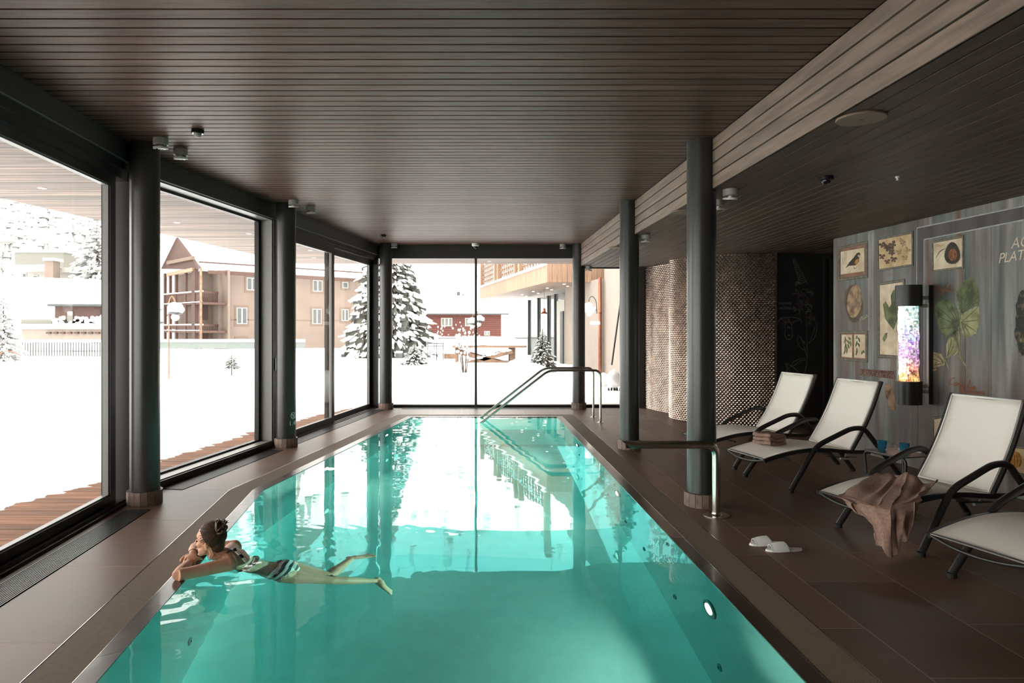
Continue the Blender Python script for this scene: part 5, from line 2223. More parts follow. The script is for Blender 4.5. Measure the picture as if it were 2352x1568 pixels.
dk = empty('deck', kind='structure')
tag(dk, 'reddish larch deck boards outside along the glazing, half under snow')
Y = 2.0
while Y < 16.0:
    b = Y + 0.142
    x0 = wallx(Y) - 3.1
    x1 = wallx(Y) - 0.24 if Y < 14.05 else 5.0
    if Y >= 14.05:
        x0 = -4.2
    # two boards end to end with a random joint
    xj = x0 + (x1 - x0) * random.uniform(.3, .7)
    for (a_, b_) in ((x0, xj - .002), (xj + .002, x1)):
        mb = MB()
        mb.cbox(a_, b_, Y + .004, b - .004, -.06, -.03, .002)
        mb.build('deck_board', M['deck'], dk)
    Y = b
mb = MB()
mb.box(-8, -2.2, 1.5, 16, -.14, -.07)
mb.box(-4.5, 5, 14.1, 16, -.14, -.07)
mb.build('deck_underlay', M['dark'], dk)

BX = [(-5, -3.6), (2.0, -3.9), (4.0, -4.35), (6.1, -4.25), (7.27, -3.93), (8.36, -3.87), (10.9, -3.42), (13.0, -2.85), (14.76, -2.2), (30, 2)]


def bline(Y):
    for (a, b) in zip(BX[:-1], BX[1:]):
        if a[0] <= Y <= b[0]:
            t = (Y - a[0]) / (b[0] - a[0])
            return a[1] + (b[1] - a[1]) * t
    return BX[-1][1]


def snow_h(x, Y):
    d = max(bline(Y) - x, Y - 14.42)
    d += 0.16 * noise.noise(Vector((x * 1.0, Y * 11.0, 0))) + 0.1 * noise.noise(Vector((x * .7, Y * .9, 3)))
    if d < 0:
        return -0.036 + d * .3
    h = -0.034 + 0.13 * (1 - exp(-d / 1.3)) + 0.24 * (1 - exp(-d / 14.0))
    h += 0.06 * (1 - exp(-d / 2)) * noise.noise(Vector((x * .35, Y * .35, 4)))
    h += 0.012 * (1 - exp(-d / 2)) * noise.noise(Vector((x * 1.6, Y * 1.6, 4)))
    return h


gx = [-60 + 2.0 * i for i in range(22)] + [-17 + .5 * i for i in range(20)] + [-7.2 + 0.12 * i for i in range(60)] + [0.1 + .35 * i for i in range(40)] + [14.5 + 2 * i for i in range(14)]
gy = [-6 + .6 * i for i in range(14)] + [2.3 + 0.05 * i for i in range(262)] + [15.5 + 0.5 * i for i in range(40)] + [36 + 3 * i for i in range(18)]
mb = MB()
for y in gy:
    for x in gx:
        z = snow_h(x, y)
        if y > 36 and x < 5:
            z -= (y - 36) * 0.02
        if y < 14.3 and x > wallx(y) - 0.35:
            z = -0.5
        mb.v.append((x, y, z))
nX = len(gx)
for i in range(len(gy) - 1):
    for j in range(nX - 1):
        a = i * nX + j
        q = (a, a + 1, a + nX + 1, a + nX)
        if all(mb.v[k][2] <= -.45 for k in q):
            continue
        mb.f.append(q)
sn = mb.build('snow_ground', M['snow'], None, smooth=True)
tag(sn, 'deep smooth snow covering the garden outside', None, None, 'stuff')

# hillside with frosted forest, haze put into its pale colours
hill = MB()
HX = [-260 + 20 * i for i in range(27)]
HY = [95, 110, 130, 150, 175, 200, 230, 260]
for y in HY:
    for x in HX:
        z = -3 + max(0, (y - 95)) * 0.62 + 6 * noise.noise(Vector((x * .02, y * .02, 0)))
        hill.v.append((x, y, z))
for i in range(len(HY) - 1):
    for j in range(len(HX) - 1):
        a = i * len(HX) + j
        hill.f.append((a, a + 1, a + len(HX) + 1, a + len(HX)))
ho = hill.build('hillside', M['snow'], None, smooth=True)
tag(ho, 'snowy mountainside rising behind the buildings', None, None, 'structure')

rr = random.Random(21)


def cone_tree(b_, x, y, z, h, w, n=7, layers=4):
    for k in range(layers):
        t0 = k / layers
        zb_ = z + h * (0.05 + t0 * .85)
        zt_ = z + h * min(1.0, 0.05 + t0 * .85 + .42)
        r_ = w * (1 - t0 * .85)
        base_ = len(b_.v)
        a0 = rr.uniform(0, 1)
        for q in range(n):
            a = a0 + 2 * pi * q / n
            k_ = r_ * rr.uniform(.65, 1.1)
            b_.v.append((x + k_ * cos(a), y + k_ * sin(a), zb_ - rr.uniform(0, h * .04)))
        b_.v.append((x, y, zt_))
        for q in range(n):
            b_.f.append((base_ + q, base_ + (q + 1) % n, base_ + n))


fo = MB()
fo2 = MB()
for k in range(4200):
    y = rr.uniform(100, 250)
    x = rr.uniform(-1.05, 0.35) * y
    if -0.44 * y - 3 < x < -0.44 * y + 4 and rr.random() < .8:
        continue
    if x > -0.02 * y and rr.random() < .2:
        continue
    if y > 135 and rr.random() < .55:  # thinned, here and below, to keep the hazy hill white
        continue
    if x > -0.24 * y and rr.random() < .82:
        continue
    z = -3 + (y - 95) * 0.62 + 6 * noise.noise(Vector((x * .02, y * .02, 0)))
    cone_tree(fo2 if x > -0.24 * y else fo, x, y, z - .5, rr.uniform(3.5, 7.5), rr.uniform(.9, 1.5), 6, 3)
o = fo.build('hillside_forest', M['far_tree'], None)
tag(o, 'frosted conifer forest coloured pale for haze on the mountainside left of the chalet', None, None, 'stuff')
o = fo2.build('hazy_snowy_forest', M['hazy_frost_tree'], None)
tag(o, 'snow laden forest coloured white for haze on the mountainside behind the red house', None, None, 'stuff')


# ------------------------------------------------------------ snowy conifers
def spruce(name, x, y, z, h, w, label, dens=1.0, seed=1, z_from=0.02, group=None, snow=.6, cat='tree', fm='conifer'):
    r_ = random.Random(seed)
    e_ = empty(name, (x, y, z), r_.uniform(0, 6), label, cat, group)
    g_, s_, t_ = MB(), MB(), MB()
    t_.tube([(0, 0, -.3), (0, 0, h * .96)], [w * .07, .01], 8)
    nl = int(34 * dens)
    for li in range(nl):
        t = li / nl
        zz = h * (z_from + (1 - z_from) * (t ** 0.95))
        R_ = w * (1 - t) ** 0.85 + .04 * h * .2
        nbr = max(5, int((14 - 6 * t) * dens))
        for q in range(nbr):
            a = 2 * pi * (q + r_.random()) / nbr
            L_ = R_ * r_.uniform(.7, 1.12)
            droop = r_.uniform(.12, .38)
            ns = 4
            prev = None
            wd0 = L_ * r_.uniform(.14, .24)
            for k in range(ns + 1):
                u = k / ns
                px_ = L_ * u
                pz_ = zz + L_ * (.10 * u - droop * u * u)
                wd = wd0 * (0.25 + 1.2 * u * (1.15 - u) * 1.6) * (0.25 if k == ns else 1)
                c_ = Vector((px_ * cos(a), px_ * sin(a), pz_))
                sd = Vector((-sin(a), cos(a), 0)) * wd * r_.uniform(.8, 1.2)
                dn = Vector((0, 0, -L_ * .13 * r_.uniform(.7, 1.3)))
                cur = (c_ - sd + dn, c_, c_ + sd + dn)
                if prev:
                    b_ = len(g_.v)
                    g_.v += [tuple(p) for p in prev + cur]
                    g_.f += [(b_, b_ + 1, b_ + 4, b_ + 3), (b_ + 1, b_ + 2, b_ + 5, b_ + 4)]
                prev = cur
            # hanging twigs
            for k in range(5):
                u = r_.uniform(.3, 1.0)
                c_ = Vector((L_ * u * cos(a), L_ * u * sin(a), zz + L_ * (.1 * u - droop * u * u)))
                sd = Vector((-sin(a), cos(a), 0)) * wd0 * r_.uniform(-1, 1)
                d_ = Vector((cos(a) * .3, sin(a) * .3, -1)).normalized() * L_ * r_.uniform(.15, .3)
                b_ = len(g_.v)
                q_ = c_ + sd
                g_.v += [tuple(q_ + Vector((.02, 0, 0)) * w), tuple(q_ - Vector((.02, 0, .0)) * w), tuple(q_ + d_)]
                g_.f.append((b_, b_ + 1, b_ + 2))
            # snow pillows on the branch
            for k in range(6):
                if r_.random() > snow + .1:
                    continue
                u = r_.uniform(.3, 1.05)
                c_ = Vector((L_ * u * cos(a), L_ * u * sin(a), zz + L_ * (.1 * u - droop * u * u)))
                c_ += Vector((-sin(a), cos(a), 0)) * wd0 * r_.uniform(-.9, .9)
                # tapering fingers of snow lying along the twig
                d_ = Vector((cos(a) + r_.uniform(-.3, .3), sin(a) + r_.uniform(-.3, .3), -.25 - .3 * r_.random())).normalized() * L_ * r_.uniform(.12, .22)
                rr_ = L_ * r_.uniform(.03, .065)
                s_.tube([c_ - d_ * .7, c_ - d_ * .1, c_ + d_ * .8], [rr_ * .4, rr_, rr_ * .3], 5)
    t_.build('trunk', M['bark'], e_)
    o_ = g_.build('foliage', M[fm], e_)
    o_ = s_.build('snow_load', M['snow'], e_, smooth=True)
    return e_


p = at(893, 775, 33)
spruce('spruce_tree', p.x, 33, 0.1, 8.2, 2.15, 'tall snow laden spruce seen behind the far left column', 1.75, 4, snow=.85)
spruce('spruce_tree', at(222, 0, 62).x, 62, 3.2, 8.5, 3.2, 'snow covered spruce on the slope behind the flat roofed house', .8, 6, snow=.8, fm='far_tree')
spruce('spruce_tree', at(8, 0, 28).x, 28, -0.4, 3.6, 1.0, 'snow covered spruce at the left picture edge behind the fence', .9, 8, snow=.95, fm='far_tree')
# trees seen beyond the garden at right, and shrub at the glass
q = at(1246, 838, 22.5)
spruce('snowy_shrub', q.x, 22.5, 0.30, 1.35, .47, 'bushy pine shrub with snow on it before the glass facade', .8, 12, cat='shrub', snow=.5)
spruce('snowy_shrub', at(952, 0, 26).x, 26, 0.2, .85, .62, 'low snow buried shrub left of the garden tables', .5, 13, cat='shrub', snow=.95)
spruce('snowy_sapling', at(532, 832, 21).x, 21, 0.42, .50, .26, 'tiny conifer poking out of the snow field', .35, 14, cat='shrub', snow=.25)


def win(parent, quadP, name='window', panes=2, dep=0.06, surround=0.18, u=None):
    """window on a wall: centre point, half width, half height along wall dir d"""


class Face:
    """vertical wall plane: origin, direction along; local x along, y up, z outward toward the viewer"""
    def __init__(s, a, b):
        s.a = Vector((a[0], a[1]))
        s.d = (Vector((b[0], b[1])) - s.a).normalized()
        n = Vector((s.d.y, -s.d.x))
        s.M = Matrix(((s.d.x, 0, n.x, a[0]), (s.d.y, 0, n.y, a[1]), (0, 1, 0, 0), (0, 0, 0, 1)))

    def uz(s, px, py):
        a = (px - CX) / F
        t = (a * s.a.y - s.a.x) / (s.d.x - a * s.d.y)
        Y = s.a.y + s.d.y * t
        return t, H - (py - CY) / F * Y

    def window(s, parent, x0, x1, y0, y1, panes=2, surround=.18, m=None):
        w_ = MB()
        if surround:
            w_.box(x0 - surround, x1 + surround, y0 - surround, y1 + surround, -.05, .03, M=s.M)
            w_.build('window_surround', M['stone_trim'], parent)
        f_ = MB()
        bw = .07
        f_.box(x0, x1, y1 - bw, y1, .0, .07, M=s.M)
        f_.box(x0, x1, y0, y0 + bw, .0, .07, M=s.M)
        for k in range(panes + 1):
            c_ = x0 + (x1 - x0) * k / panes
            c_ = min(max(c_, x0 + bw / 2), x1 - bw / 2)
            f_.box(c_ - bw / 2 - (.03 if 0 < k < panes else 0), c_ + bw / 2 + (.03 if 0 < k < panes else 0), y0 + bw, y1 - bw, .0, .07, M=s.M)
        fr = f_.build('window', M['win_white'], parent)
        for k in range(panes):
            a_ = x0 + (x1 - x0) * k / panes + bw * .8
            b_ = x0 + (x1 - x0) * (k + 1) / panes - bw * .8
            g_ = MB()
            g_.box(a_, b_, y0 + bw, y1 - bw, .03, .045, M=s.M)
            g_.build('pane', m or M['win_dark'], fr)


# ---- apartment chalet
ch = empty('apartment_chalet', (0, 0, 0), 0, 'three storey pinkish chalet with snowy roof, red brown gable and balconies', 'building')
fa = Face((-22.5, 60), (-11.6, 70))
Lf = hypot(10.9, 10)
mb = MB()
mb.box(0, Lf, -3, 6.75, -8, 0, M=fa.M)
mb.build('wall', M['plaster'], ch)
mb = MB()
mb.box(-.02, Lf + .02, 2.38, 2.46, -.02, .03, M=fa.M)
mb.build('string_course', M['stone_trim'], ch)
for (px0, px1, py0, py1, pn) in ((566, 591, 637, 667, 2), (543, 567, 706, 744, 2), (544, 565, 778, 800, 2),
                                 (718, 740, 643, 670, 2), (717, 738, 709, 744, 2), (786, 799, 647, 662, 1), (784, 800, 710, 737, 2)):
    u0, z1w = fa.uz(px0, py0)
    u1, z0w = fa.uz(px1, py1)
    fa.window(ch, u0, u1, z0w, z1w, pn, .2)
# roof: slope facing the camera, snow covered, gable at left end
roofz, ridge = 6.75, 11.2
nrm = Vector((fa.d.y, -fa.d.x))
def roofP(u, out, z):
    p_ = fa.M @ Vector((u, z, out))
    return p_
mb = MB()
ua, ub = 0, Lf + 1.5
E0 = at(457, 621, 59.0)
AP = at(408, 546, 62.0)
dv3 = Vector((fa.d.x, fa.d.y, 0))
E1, AP1 = E0 + dv3 * (Lf + 4.2), AP + dv3 * (Lf + 4.2)
bkv = AP + (AP - E0) * Vector((1, 1, 0)) + Vector((0, 0, E0.z - AP.z))
A_ = [E0, E1, AP1, AP]
B_ = [p_ + Vector((0, 0, .5)) for p_ in A_]
mb.add(A_ + B_, [(0, 3, 2, 1), (4, 5, 6, 7), (0, 1, 5, 4), (1, 2, 6, 5), (2, 3, 7, 6), (3, 0, 4, 7)])
mb.build('snow_roof', M['snow'], ch)
mb = MB()
mb.box(-1.2, ub, roofz - .42, roofz - .12, .75, .95, M=fa.M)
mb.build('gutter', M['brown_wood'], ch)
mb = MB()
mb.box(-1.9, ub - 1, roofz + .5, roofz + .62, .55, .7, M=fa.M)
mb.build('snow_guard', M['brown_wood'], ch)
# gable front with balconies: plane facing the camera from px 372 to 463
gb = Face((at(372, 0, 64).x, 64), (at(464, 0, 58).x, 58))
Lg = (Vector((at(372, 0, 64).x, 64)) - Vector((at(464, 0, 58).x, 58))).length
u_ap, z_ap = gb.uz(405, 546)
uR, zR = gb.uz(457, 617)
uL, zL = gb.uz(366, 617)
mb = MB()
mb.prism([(uL, zL), (uR, zR), (u_ap, z_ap)], -.3, 0.0, M=gb.M)
mb.build('gable', M['brown_wood'], ch)
mb = MB()
mb.bar(gb.M @ Vector((uL - .3, zL - .4, .2)), gb.M @ Vector((u_ap, z_ap + .15, .2)), .5, .25)
mb.build('gable_snow', M['snow'], ch)
for (v0, v1, nm, mm) in ((598, 612, 'gable_beam', 'stone_trim'), (625, 632, 'gable_beam', 'wood_ext')):
    a0, b0_ = gb.uz(388, v0 + 6), gb.uz(447, v0 - 6)
    mb = MB()
    mb.bar(gb.M @ Vector((a0[0], a0[1], .1)), gb.M @ Vector((b0_[0], b0_[1], .1)), .25, .3)
    mb.build(nm, M[mm], ch)
# gable roof running back on both sides
bk_ = gb.M @ Vector((0, 0, -6)) - gb.M @ Vector((0, 0, 0))
for (pa, pb) in (((uL - .4, zL - .5), (u_ap, z_ap + .1)),):
    P1, P2 = gb.M @ Vector((pa[0], pa[1], .3)), gb.M @ Vector((pb[0], pb[1], .3))
    mb = MB()
    up_ = Vector((0, 0, .35))
    Q = [P1, P2, P2 + bk_ * 1.1, P1 + bk_ * 1.1]
    Q2 = [p_ + up_ for p_ in Q]
    mb.add(Q + Q2, [(0, 3, 2, 1), (4, 5, 6, 7), (0, 1, 5, 4), (1, 2, 6, 5), (2, 3, 7, 6), (3, 0, 4, 7)])
    mb.build('snow_roof', M['snow'], ch)
# balcony walls behind, floors, rails and posts
mb = MB()
mb.box(Lg * .35, Lg + .2, -3, zR, -2.4, -2.2, M=gb.M)
mb.build('wall', M['plaster'], ch)
for (pt, pb) in ((677, 704), (747, 764)):
    uu0, zz1 = gb.uz(378, pt)
    _, zz0 = gb.uz(378, pb - 8)
    mb = MB()
    mb.box(uu0, Lg, zz1 - .12, zz1, -.06, .06, M=gb.M)
    mb.box(uu0, Lg, zz0 - .3, zz0 - .12, -2.2, .05, M=gb.M)
    bal = mb.build('balcony', M['brown_wood'], ch)
    mb = MB()
    mb.box(uu0, Lg + .05, zz1, zz1 + .1, -.1, .1, M=gb.M)
    mb.box(uu0, Lg + .05, zz0 - .12, zz0 - .05, .0, .14, M=gb.M)
    mb.build('balcony_snow', M['snow'], bal)
    mb = MB()
    nb_ = 26
    for k in range(nb_):
        a_ = uu0 + (Lg - uu0) * k / nb_
        mb.box(a_ + .02, a_ + (Lg - uu0) / nb_ - .015, zz0, zz1 - .12, -.02, .02, M=gb.M)
    o = mb.build('balustrade', M['brown_wood'], bal)
    o['kind'] = 'stuff'
    # side wing of the balcony to the facade
    mb = MB()
    sd0, sd1 = Vector((at(464, 0, 58).x, 58)), Vector((-22.5, 60))
    fs_ = Face(tuple(sd0), tuple(sd1))
    Ls = (sd1 - sd0).length
    mb.box(0, Ls, zz1 - .1, zz1 + .08, -.05, .05, M=fs_.M)
    mb.box(0, Ls, zz0 - .25, zz0 - .1, -.05, .05, M=fs_.M)
    for k in range(9):
        a_ = Ls * (k + .3) / 9
        mb.box(a_, a_ + .07, zz0 - .1, zz1 - .1, -.03, .03, M=fs_.M)
    mb.build('side_rail', M['brown_wood'], bal)
mb = MB()
for px in (379, 391, 405, 427):
    a0, z0_ = gb.uz(px, 640)
    mb = MB()
    mb.box(a0 - .12, a0 + .12, -3, zR, -.12, .08, M=gb.M)
    mb.build('post', M['brown_wood'], ch)
mb = MB()
mb.box(Lg * .78, Lg * .86, -3, zR, -.2, .1, M=gb.M)
mb.build('post', M['brown_wood'], ch)
mb = MB()
mb.tube([gb.M @ Vector((Lg, -3, .1)), gb.M @ Vector((Lg, zR, .1))], .11, 8)
mb.build('downpipe', M['wood_table'], ch)
for (px0, px1, py0, py1) in ((468, 474, 640, 668), (471, 479, 702, 738), (430, 442, 640, 665), (432, 444, 708, 738)):
    u0, z1w = fa.uz(px0 + 12, py0)
    u1, z0w = fa.uz(px1 + 14, py1)
mb = MB()
mb.box(-1.0, 0.02, -3, 6.7, -8, -1.4, M=fa.M)
mb.build('wall', M['plaster'], ch)
for (z0w, z1w) in ((-.4, 1.5), (2.4, 4.4)):
    mb = MB()
    mb.box(-.85, -.35, z0w, z1w, -1.38, -1.33, M=fa.M)
    mb.build('shutter', M['brown_wood'], ch)

# ---- flat roofed white house and the snowy roof house in front of it (far left)
hw = empty('flat_roofed_house', (0, 0, 0), 0, 'pale flat roofed house with chimney beyond the first window', 'building')
Yh = 62.0


def hb(px0, px1, py0, py1, Yf, dep, name, m, parent):
    a_, c_ = at(px0, py1, Yf), at(px1, py0, Yf)
    b_ = MB()
    b_.box(a_.x, c_.x, Yf, Yf + dep, a_.z, c_.z)
    return b_.build(name, m, parent)


m_pale = mat('pale_house_render', (0.30, 0.285, 0.26, 1), 0.85, vary=0.04)
hb(30, 260, 622, 665, Yh, 7, 'wall', m_pale, hw)
hb(101, 240, 614, 625, Yh - .8, 8, 'roof_edge', m_pale, hw)
hb(26, 104, 613, 621, Yh - 2, 6, 'roof_edge', m_pale, hw)
hb(34, 146, 578, 616, Yh + 2, 5, 'penthouse', M['grey_wall'], hw)
hb(33, 147, 573, 579, Yh + 1.9, 5.2, 'snow_cap', M['snow'], hw)
hb(24, 104, 608, 613.5, Yh - 2, 6, 'snow_cap', M['snow'], hw)
hb(170, 242, 613, 619, Yh - .9, 8, 'snow_cap', M['snow'], hw)
hb(102, 122, 598, 655, Yh - 2.2, 1.0, 'chimney', M['plaster'], hw)
hb(98, 124, 592, 598, Yh - 2.4, 1.4, 'chimney_snow', M['snow'], hw)
hb(210, 234, 607, 620, Yh + 1, 1.5, 'chimney', m_pale, hw)
hb(207, 237, 600, 607, Yh + .8, 1.8, 'chimney_snow', M['snow'], hw)
fh = Face((at(100, 0, Yh).x, Yh), (at(240, 0, Yh).x, Yh))
for (a_, b_, c_, d_, pn) in ((181, 207, 638, 657, 2), (76, 88, 632, 650, 1), (52, 62, 627, 648, 1)):
    u0, z1w = fh.uz(a_, c_)
    u1, z0w = fh.uz(b_, d_)
    fh.window(hw, u0, u1, z0w, z1w, pn, 0)

hr = empty('snowy_roof_house', (0, 0, 0), 0, 'low house under a thick snow roof with a dark dormer', 'building')
Yr = 44.0
P0, P1 = at(-60, 752, Yr), at(262, 752, Yr)
R0, R1 = at(-60, 647, Yr + 6), at(262, 659, Yr + 6)
mb = MB()
up_ = Vector((0, 0, .5))
Q = [P0, P1, R1, R0]
Q2 = [p_ + up_ for p_ in Q]
mb.add(Q + Q2, [(0, 3, 2, 1), (4, 5, 6, 7), (0, 1, 5, 4), (1, 2, 6, 5), (2, 3, 7, 6), (3, 0, 4, 7)])
mb.build('snow_roof', M['snow'], hr)
hb(-40, 262, 738, 752, Yr + .3, 5, 'wall', m_pale, hr)
hb(48, 118, 733, 745, Yr - .1, .5, 'eaves_strip', M['grey_wall'], hr)  # grey strip set along the roof edge
hb(126, 218, 703, 742, Yr + .0, 3, 'dormer_wall', M['brown_wood'], hr)
hb(108, 228, 698, 703, Yr - .4, 3.5, 'dormer_roof', M['ext_black'], hr)
hb(108, 228, 688, 699, Yr - .3, 3.5, 'dormer_snow', M['snow'], hr)
hb(154, 167, 715, 738, Yr - .06, .1, 'dormer_door', M['grey_wall'], hr)
hb(-40, 262, 744, 755, Yr - 2.5, 2.2, 'balcony_snow', M['snow'], hr)
hb(50, 262, 755, 786, Yr - 2.3, 2.0, 'wall', M['plaster2'], hr)
mb = MB()
for k in range(9):
    a_ = at(112 + k * 16, 763, Yr - 2.4)
    mb.box(a_.x - .12, a_.x + .12, Yr - 2.5, Yr - 2.3, a_.z - .08, a_.z + .02)
mb.build('beam_ends', M['brown_wood'], hr)
mb = MB()
rr = random.Random(9)
for k in range(46):
    a_ = at(rr.uniform(112, 240), rr.uniform(729, 744), Yr - 2.0)
    mb.ball(a_, rr.uniform(.07, .16), 6, 4, (1, 1, .8), .3)
o = mb.build('snowy_flowers', M['snow'], hr)
o['kind'] = 'stuff'

# ---- balcony fence with snow on its rail
YFN = 33.0
fn = empty('garden_fence', (0, 0, 0), 0, 'snow capped vertical bar fence beyond the snow field', 'fence')
x0f, x1f = at(-40, 0, YFN).x, at(262, 0, YFN).x
mb = MB()
mb.box(x0f, x1f, YFN - .03, YFN + .03, at(0, 787, YFN).z, at(0, 784, YFN).z)
mb.build('rail', M['ext_black'], fn)
mb = MB()
n_ = 44
for k in range(n_ + 1):
    x_ = x0f + (x1f - x0f) * k / n_
    t_ = (k / n_)
    mb.ball((x_, YFN, at(0, 783.5 - 2 * noise.noise(Vector((k * .3, 0, 0))), YFN).z), .10, 6, 4, (1.3, 1.0, .7))
mb.box(x0f, x1f, YFN - .09, YFN + .09, at(0, 784.5, YFN).z, at(0, 780, YFN).z)
mb.build('rail_snow', M['snow'], fn, smooth=False)
zb_ = at(0, 822, YFN).z
for k in range(44):
    px = -10 + k * 6.15
    x_ = at(px, 0, YFN).x
    mb = MB()
    mb.box(x_ - .022, x_ + .022, YFN - .012, YFN + .012, zb_, at(0, 787, YFN).z)
    mb.build('bar', M['ext_black'], fn)
# glass balustrade further right, snow on top
gb2 = empty('glass_balustrade', (0, 0, 0), 0, 'low glass balustrade with snow on top beyond the second window', 'balustrade')
x0g, x1g = at(262, 0, YFN).x, at(700, 0, YFN).x
mb = MB()
mb.box(x0g, x1g, YFN, YFN + .02, at(0, 800, YFN).z, at(0, 785, YFN).z)
mb.build('glass_panel', mat('pale_green_fence_glass', (0.10, 0.12, 0.11, 1), .3, vary=.03), gb2)
mb = MB()
mb.box(x0g, x1g, YFN - .08, YFN + .1, at(0, 785, YFN).z, at(0, 779, YFN).z)
mb.build('rail_snow', M['snow'], gb2)
# bent twig hoop in the snow at far left
e = empty('bent_twig', (0, 0, 0), 0, 'thin bent branch arching out of the snow at the left edge', 'branch')
mb = MB()
mb.tube(bez([at(-4, 817, 16), at(5, 809, 16), at(20, 806, 16), at(36, 811, 16), at(46, 815, 16)], 5), .012, 6)
mb.build('twig', M['copper_pipe'], e)
# street lamp
e = empty('street_lamp', (0, 0, 0), 0, 'flat street lamp head reaching in at the left edge', 'street lamp')
a_ = at(-20, 556, 40)
mb = MB()
mb.tube([Vector((a_.x, 40, -1)), Vector((a_.x, 40, a_.z))], .05, 8)
mb.build('pole', M['ext_black'], e)
mb = MB()
b_ = at(33, 557, 40)
mb.box(a_.x, b_.x, 39.85, 40.15, a_.z - .05, a_.z + .03)
mb.build('lamp_head', M['grey_wall'], e)
mb = MB()
mb.box(a_.x, b_.x, 39.85, 40.15, a_.z + .03, a_.z + .12)
mb.build('snow_cap', M['snow'], e)

# ---- garden lamps
def garden_lamp(px_pole, py_base, py_top, Yl, hookdir, label, base_z, gx=None, s=1.0):
    e_ = empty('garden_lamp', (at(px_pole, 0, Yl).x, Yl, 0), 0, label, 'lamp')
    zt_ = at(0, py_top, Yl).z
    hk = hookdir * .28 * s
    b_ = MB()
    b_.tube([(0, 0, base_z)] + bez([(0, 0, zt_ - .45 * s), (0, 0, zt_ - .15 * s), (hk * .45, 0, zt_ + .02), (hk * .95, 0, zt_ - .12 * s), (hk, 0, zt_ - .3 * s)], 6), .018, 8)
    b_.build('pole', M['wood_table'], e_)
    b_ = MB()
    b_.lathe([(.02, 0), (.06, -.02), (.09, -.10), (.20, -.17), (.20, -.185), (.02, -.185)][::-1], 20, c=(hk, 0, zt_ - .28 * s))
    b_.build('shade', M['ext_black'], e_, angle=40)
    b_ = MB()
    b_.ball((hk, 0, zt_ - .28 * s - .02), .22 * s, 12, 8, (1, 1, .75), .25)
    b_.ball((hk + .12, 0, zt_ - .28 * s - .06), .14 * s, 10, 6, (1, 1, .8), .25)
    b_.build('snow_cap', M['snow'], e_, smooth=True)
    b_ = MB()
    b_.ball((hk, 0, zt_ - .28 * s - .27), .11 * s, 12, 8)
    b_.build('globe', M['hem'], e_, smooth=True)
    return e_


garden_lamp(388, 872, 682, 18.8, .62, 'snow capped garden lamp on a thin post in the snow field', .0)
garden_lamp(1092, 830, 722, 30, -.55, 'distant snow capped garden lamp left of the thin mullion', .2, s=.9)
garden_lamp(1094.5, 830, 716, 29, .42, 'distant snow capped garden lamp right of the thin mullion', .2, s=.9)

# ---- red barn
bn = empty('red_barn', (0, 0, 0), 0, 'red wooden house with a deep snow roof beyond the garden', 'building')
Yn = 75.0
fb = Face((at(935, 0, Yn).x, Yn), (at(1151, 0, Yn).x, Yn))
wbn = at(1151, 0, Yn).x - at(935, 0, Yn).x
zE, zG = at(0, 722, Yn).z, at(0, 772, Yn).z
mb = MB()
mb.box(0, wbn, zG - 2, zE, -9, 0, M=fb.M)
mb.build('wall', M['barn'], bn)
for k in range(11):
    z_ = zG + (zE - zG) * k / 11
    mb = MB()
    mb.box(-.01, wbn + .01, z_, z_ + (zE - zG) / 11 - .03, 0, .03, M=fb.M)
    mb.build('plank', M['barn'], bn)
for (a_, b_, c_, d_, pn) in ((1013, 1039, 730, 749, 3), (1068, 1088, 730, 749, 2), (1112, 1125, 760, 770, 2)):
    u0, z1w = fb.uz(a_, c_)
    u1, z0w = fb.uz(b_, d_)
    fb.window(bn, u0, u1, z0w, z1w, pn, 0, m=M['grey_wall'])
e0, e1 = at(925, 719, Yn - 1), at(1169, 719, Yn - 1)
r0, r1 = at(945, 645, Yn + 6), at(1100, 663, Yn + 6)
r0.z = r1.z
mb = MB()
Q = [e0, e1, r1, r0]
Q2 = [p_ + Vector((0, 0, .55)) for p_ in Q]
mb.add(Q + Q2, [(0, 3, 2, 1), (4, 5, 6, 7), (0, 1, 5, 4), (1, 2, 6, 5), (2, 3, 7, 6), (3, 0, 4, 7)])
mb.build('snow_roof', M['snow'], bn)
mb = MB()
mb.box(e0.x, e1.x, Yn - 1.0, Yn - .85, e0.z - .16, e0.z - .02)
mb.build('gutter', M['ext_black'], bn)
for (px, py, s_) in ((1053, 674, .18), (1064, 678, .09)):
    a_ = at(px, py, Yn + 3)
    mb = MB()
    mb.box(a_.x - s_, a_.x + s_, Yn + 2.5, Yn + 3.2, a_.z - s_ * 4, a_.z + s_)
    mb.build('roof_vent', M['ext_black'], bn)

# ---- hotel wing at right: balcony, glass facade, plaster walls, copper pipe
hw2 = empty('hotel_wing', (0, 0, 0), 0, 'neighbouring wing with wooden balcony, glass facade and beige plaster', 'building')
near = Vector((at(1257, 0, 23.4).x, 23.4))
far = Vector((at(1101, 0, 36.9).x, 36.9))
zb0, zb1 = 3.2, 3.79
fbk = Face(tuple(far), tuple(near))
Lb = (near - far).length
mb = MB()
mb.prism([(far.x + .08, far.y), (near.x + .08, near.y + .06), (4.55, 23.46), (4.2, 36.9)], zb0 + .02, zb0 + .3)
mb.build('balcony_slab', M['soffit'], hw2)
nb_ = 60
for k in range(nb_):
    mb = MB()
    mb.box(Lb * k / nb_ + .01, Lb * (k + 1) / nb_ - .01, zb0, zb1, -.05, 0.0, M=fbk.M)
    mb.build('cladding_board', M['wood_ext'], hw2)
ff = Face(tuple(near), (4.55, 23.4))
for k in range(12):
    mb = MB()
    w_ = (4.55 - near.x) / 12
    mb.box(w_ * k + .005, w_ * (k + 1) - .005, zb0, zb1 + .04, -.05, 0, M=ff.M)
    mb.build('cladding_board', M['wood_ext'], hw2)
mb = MB()
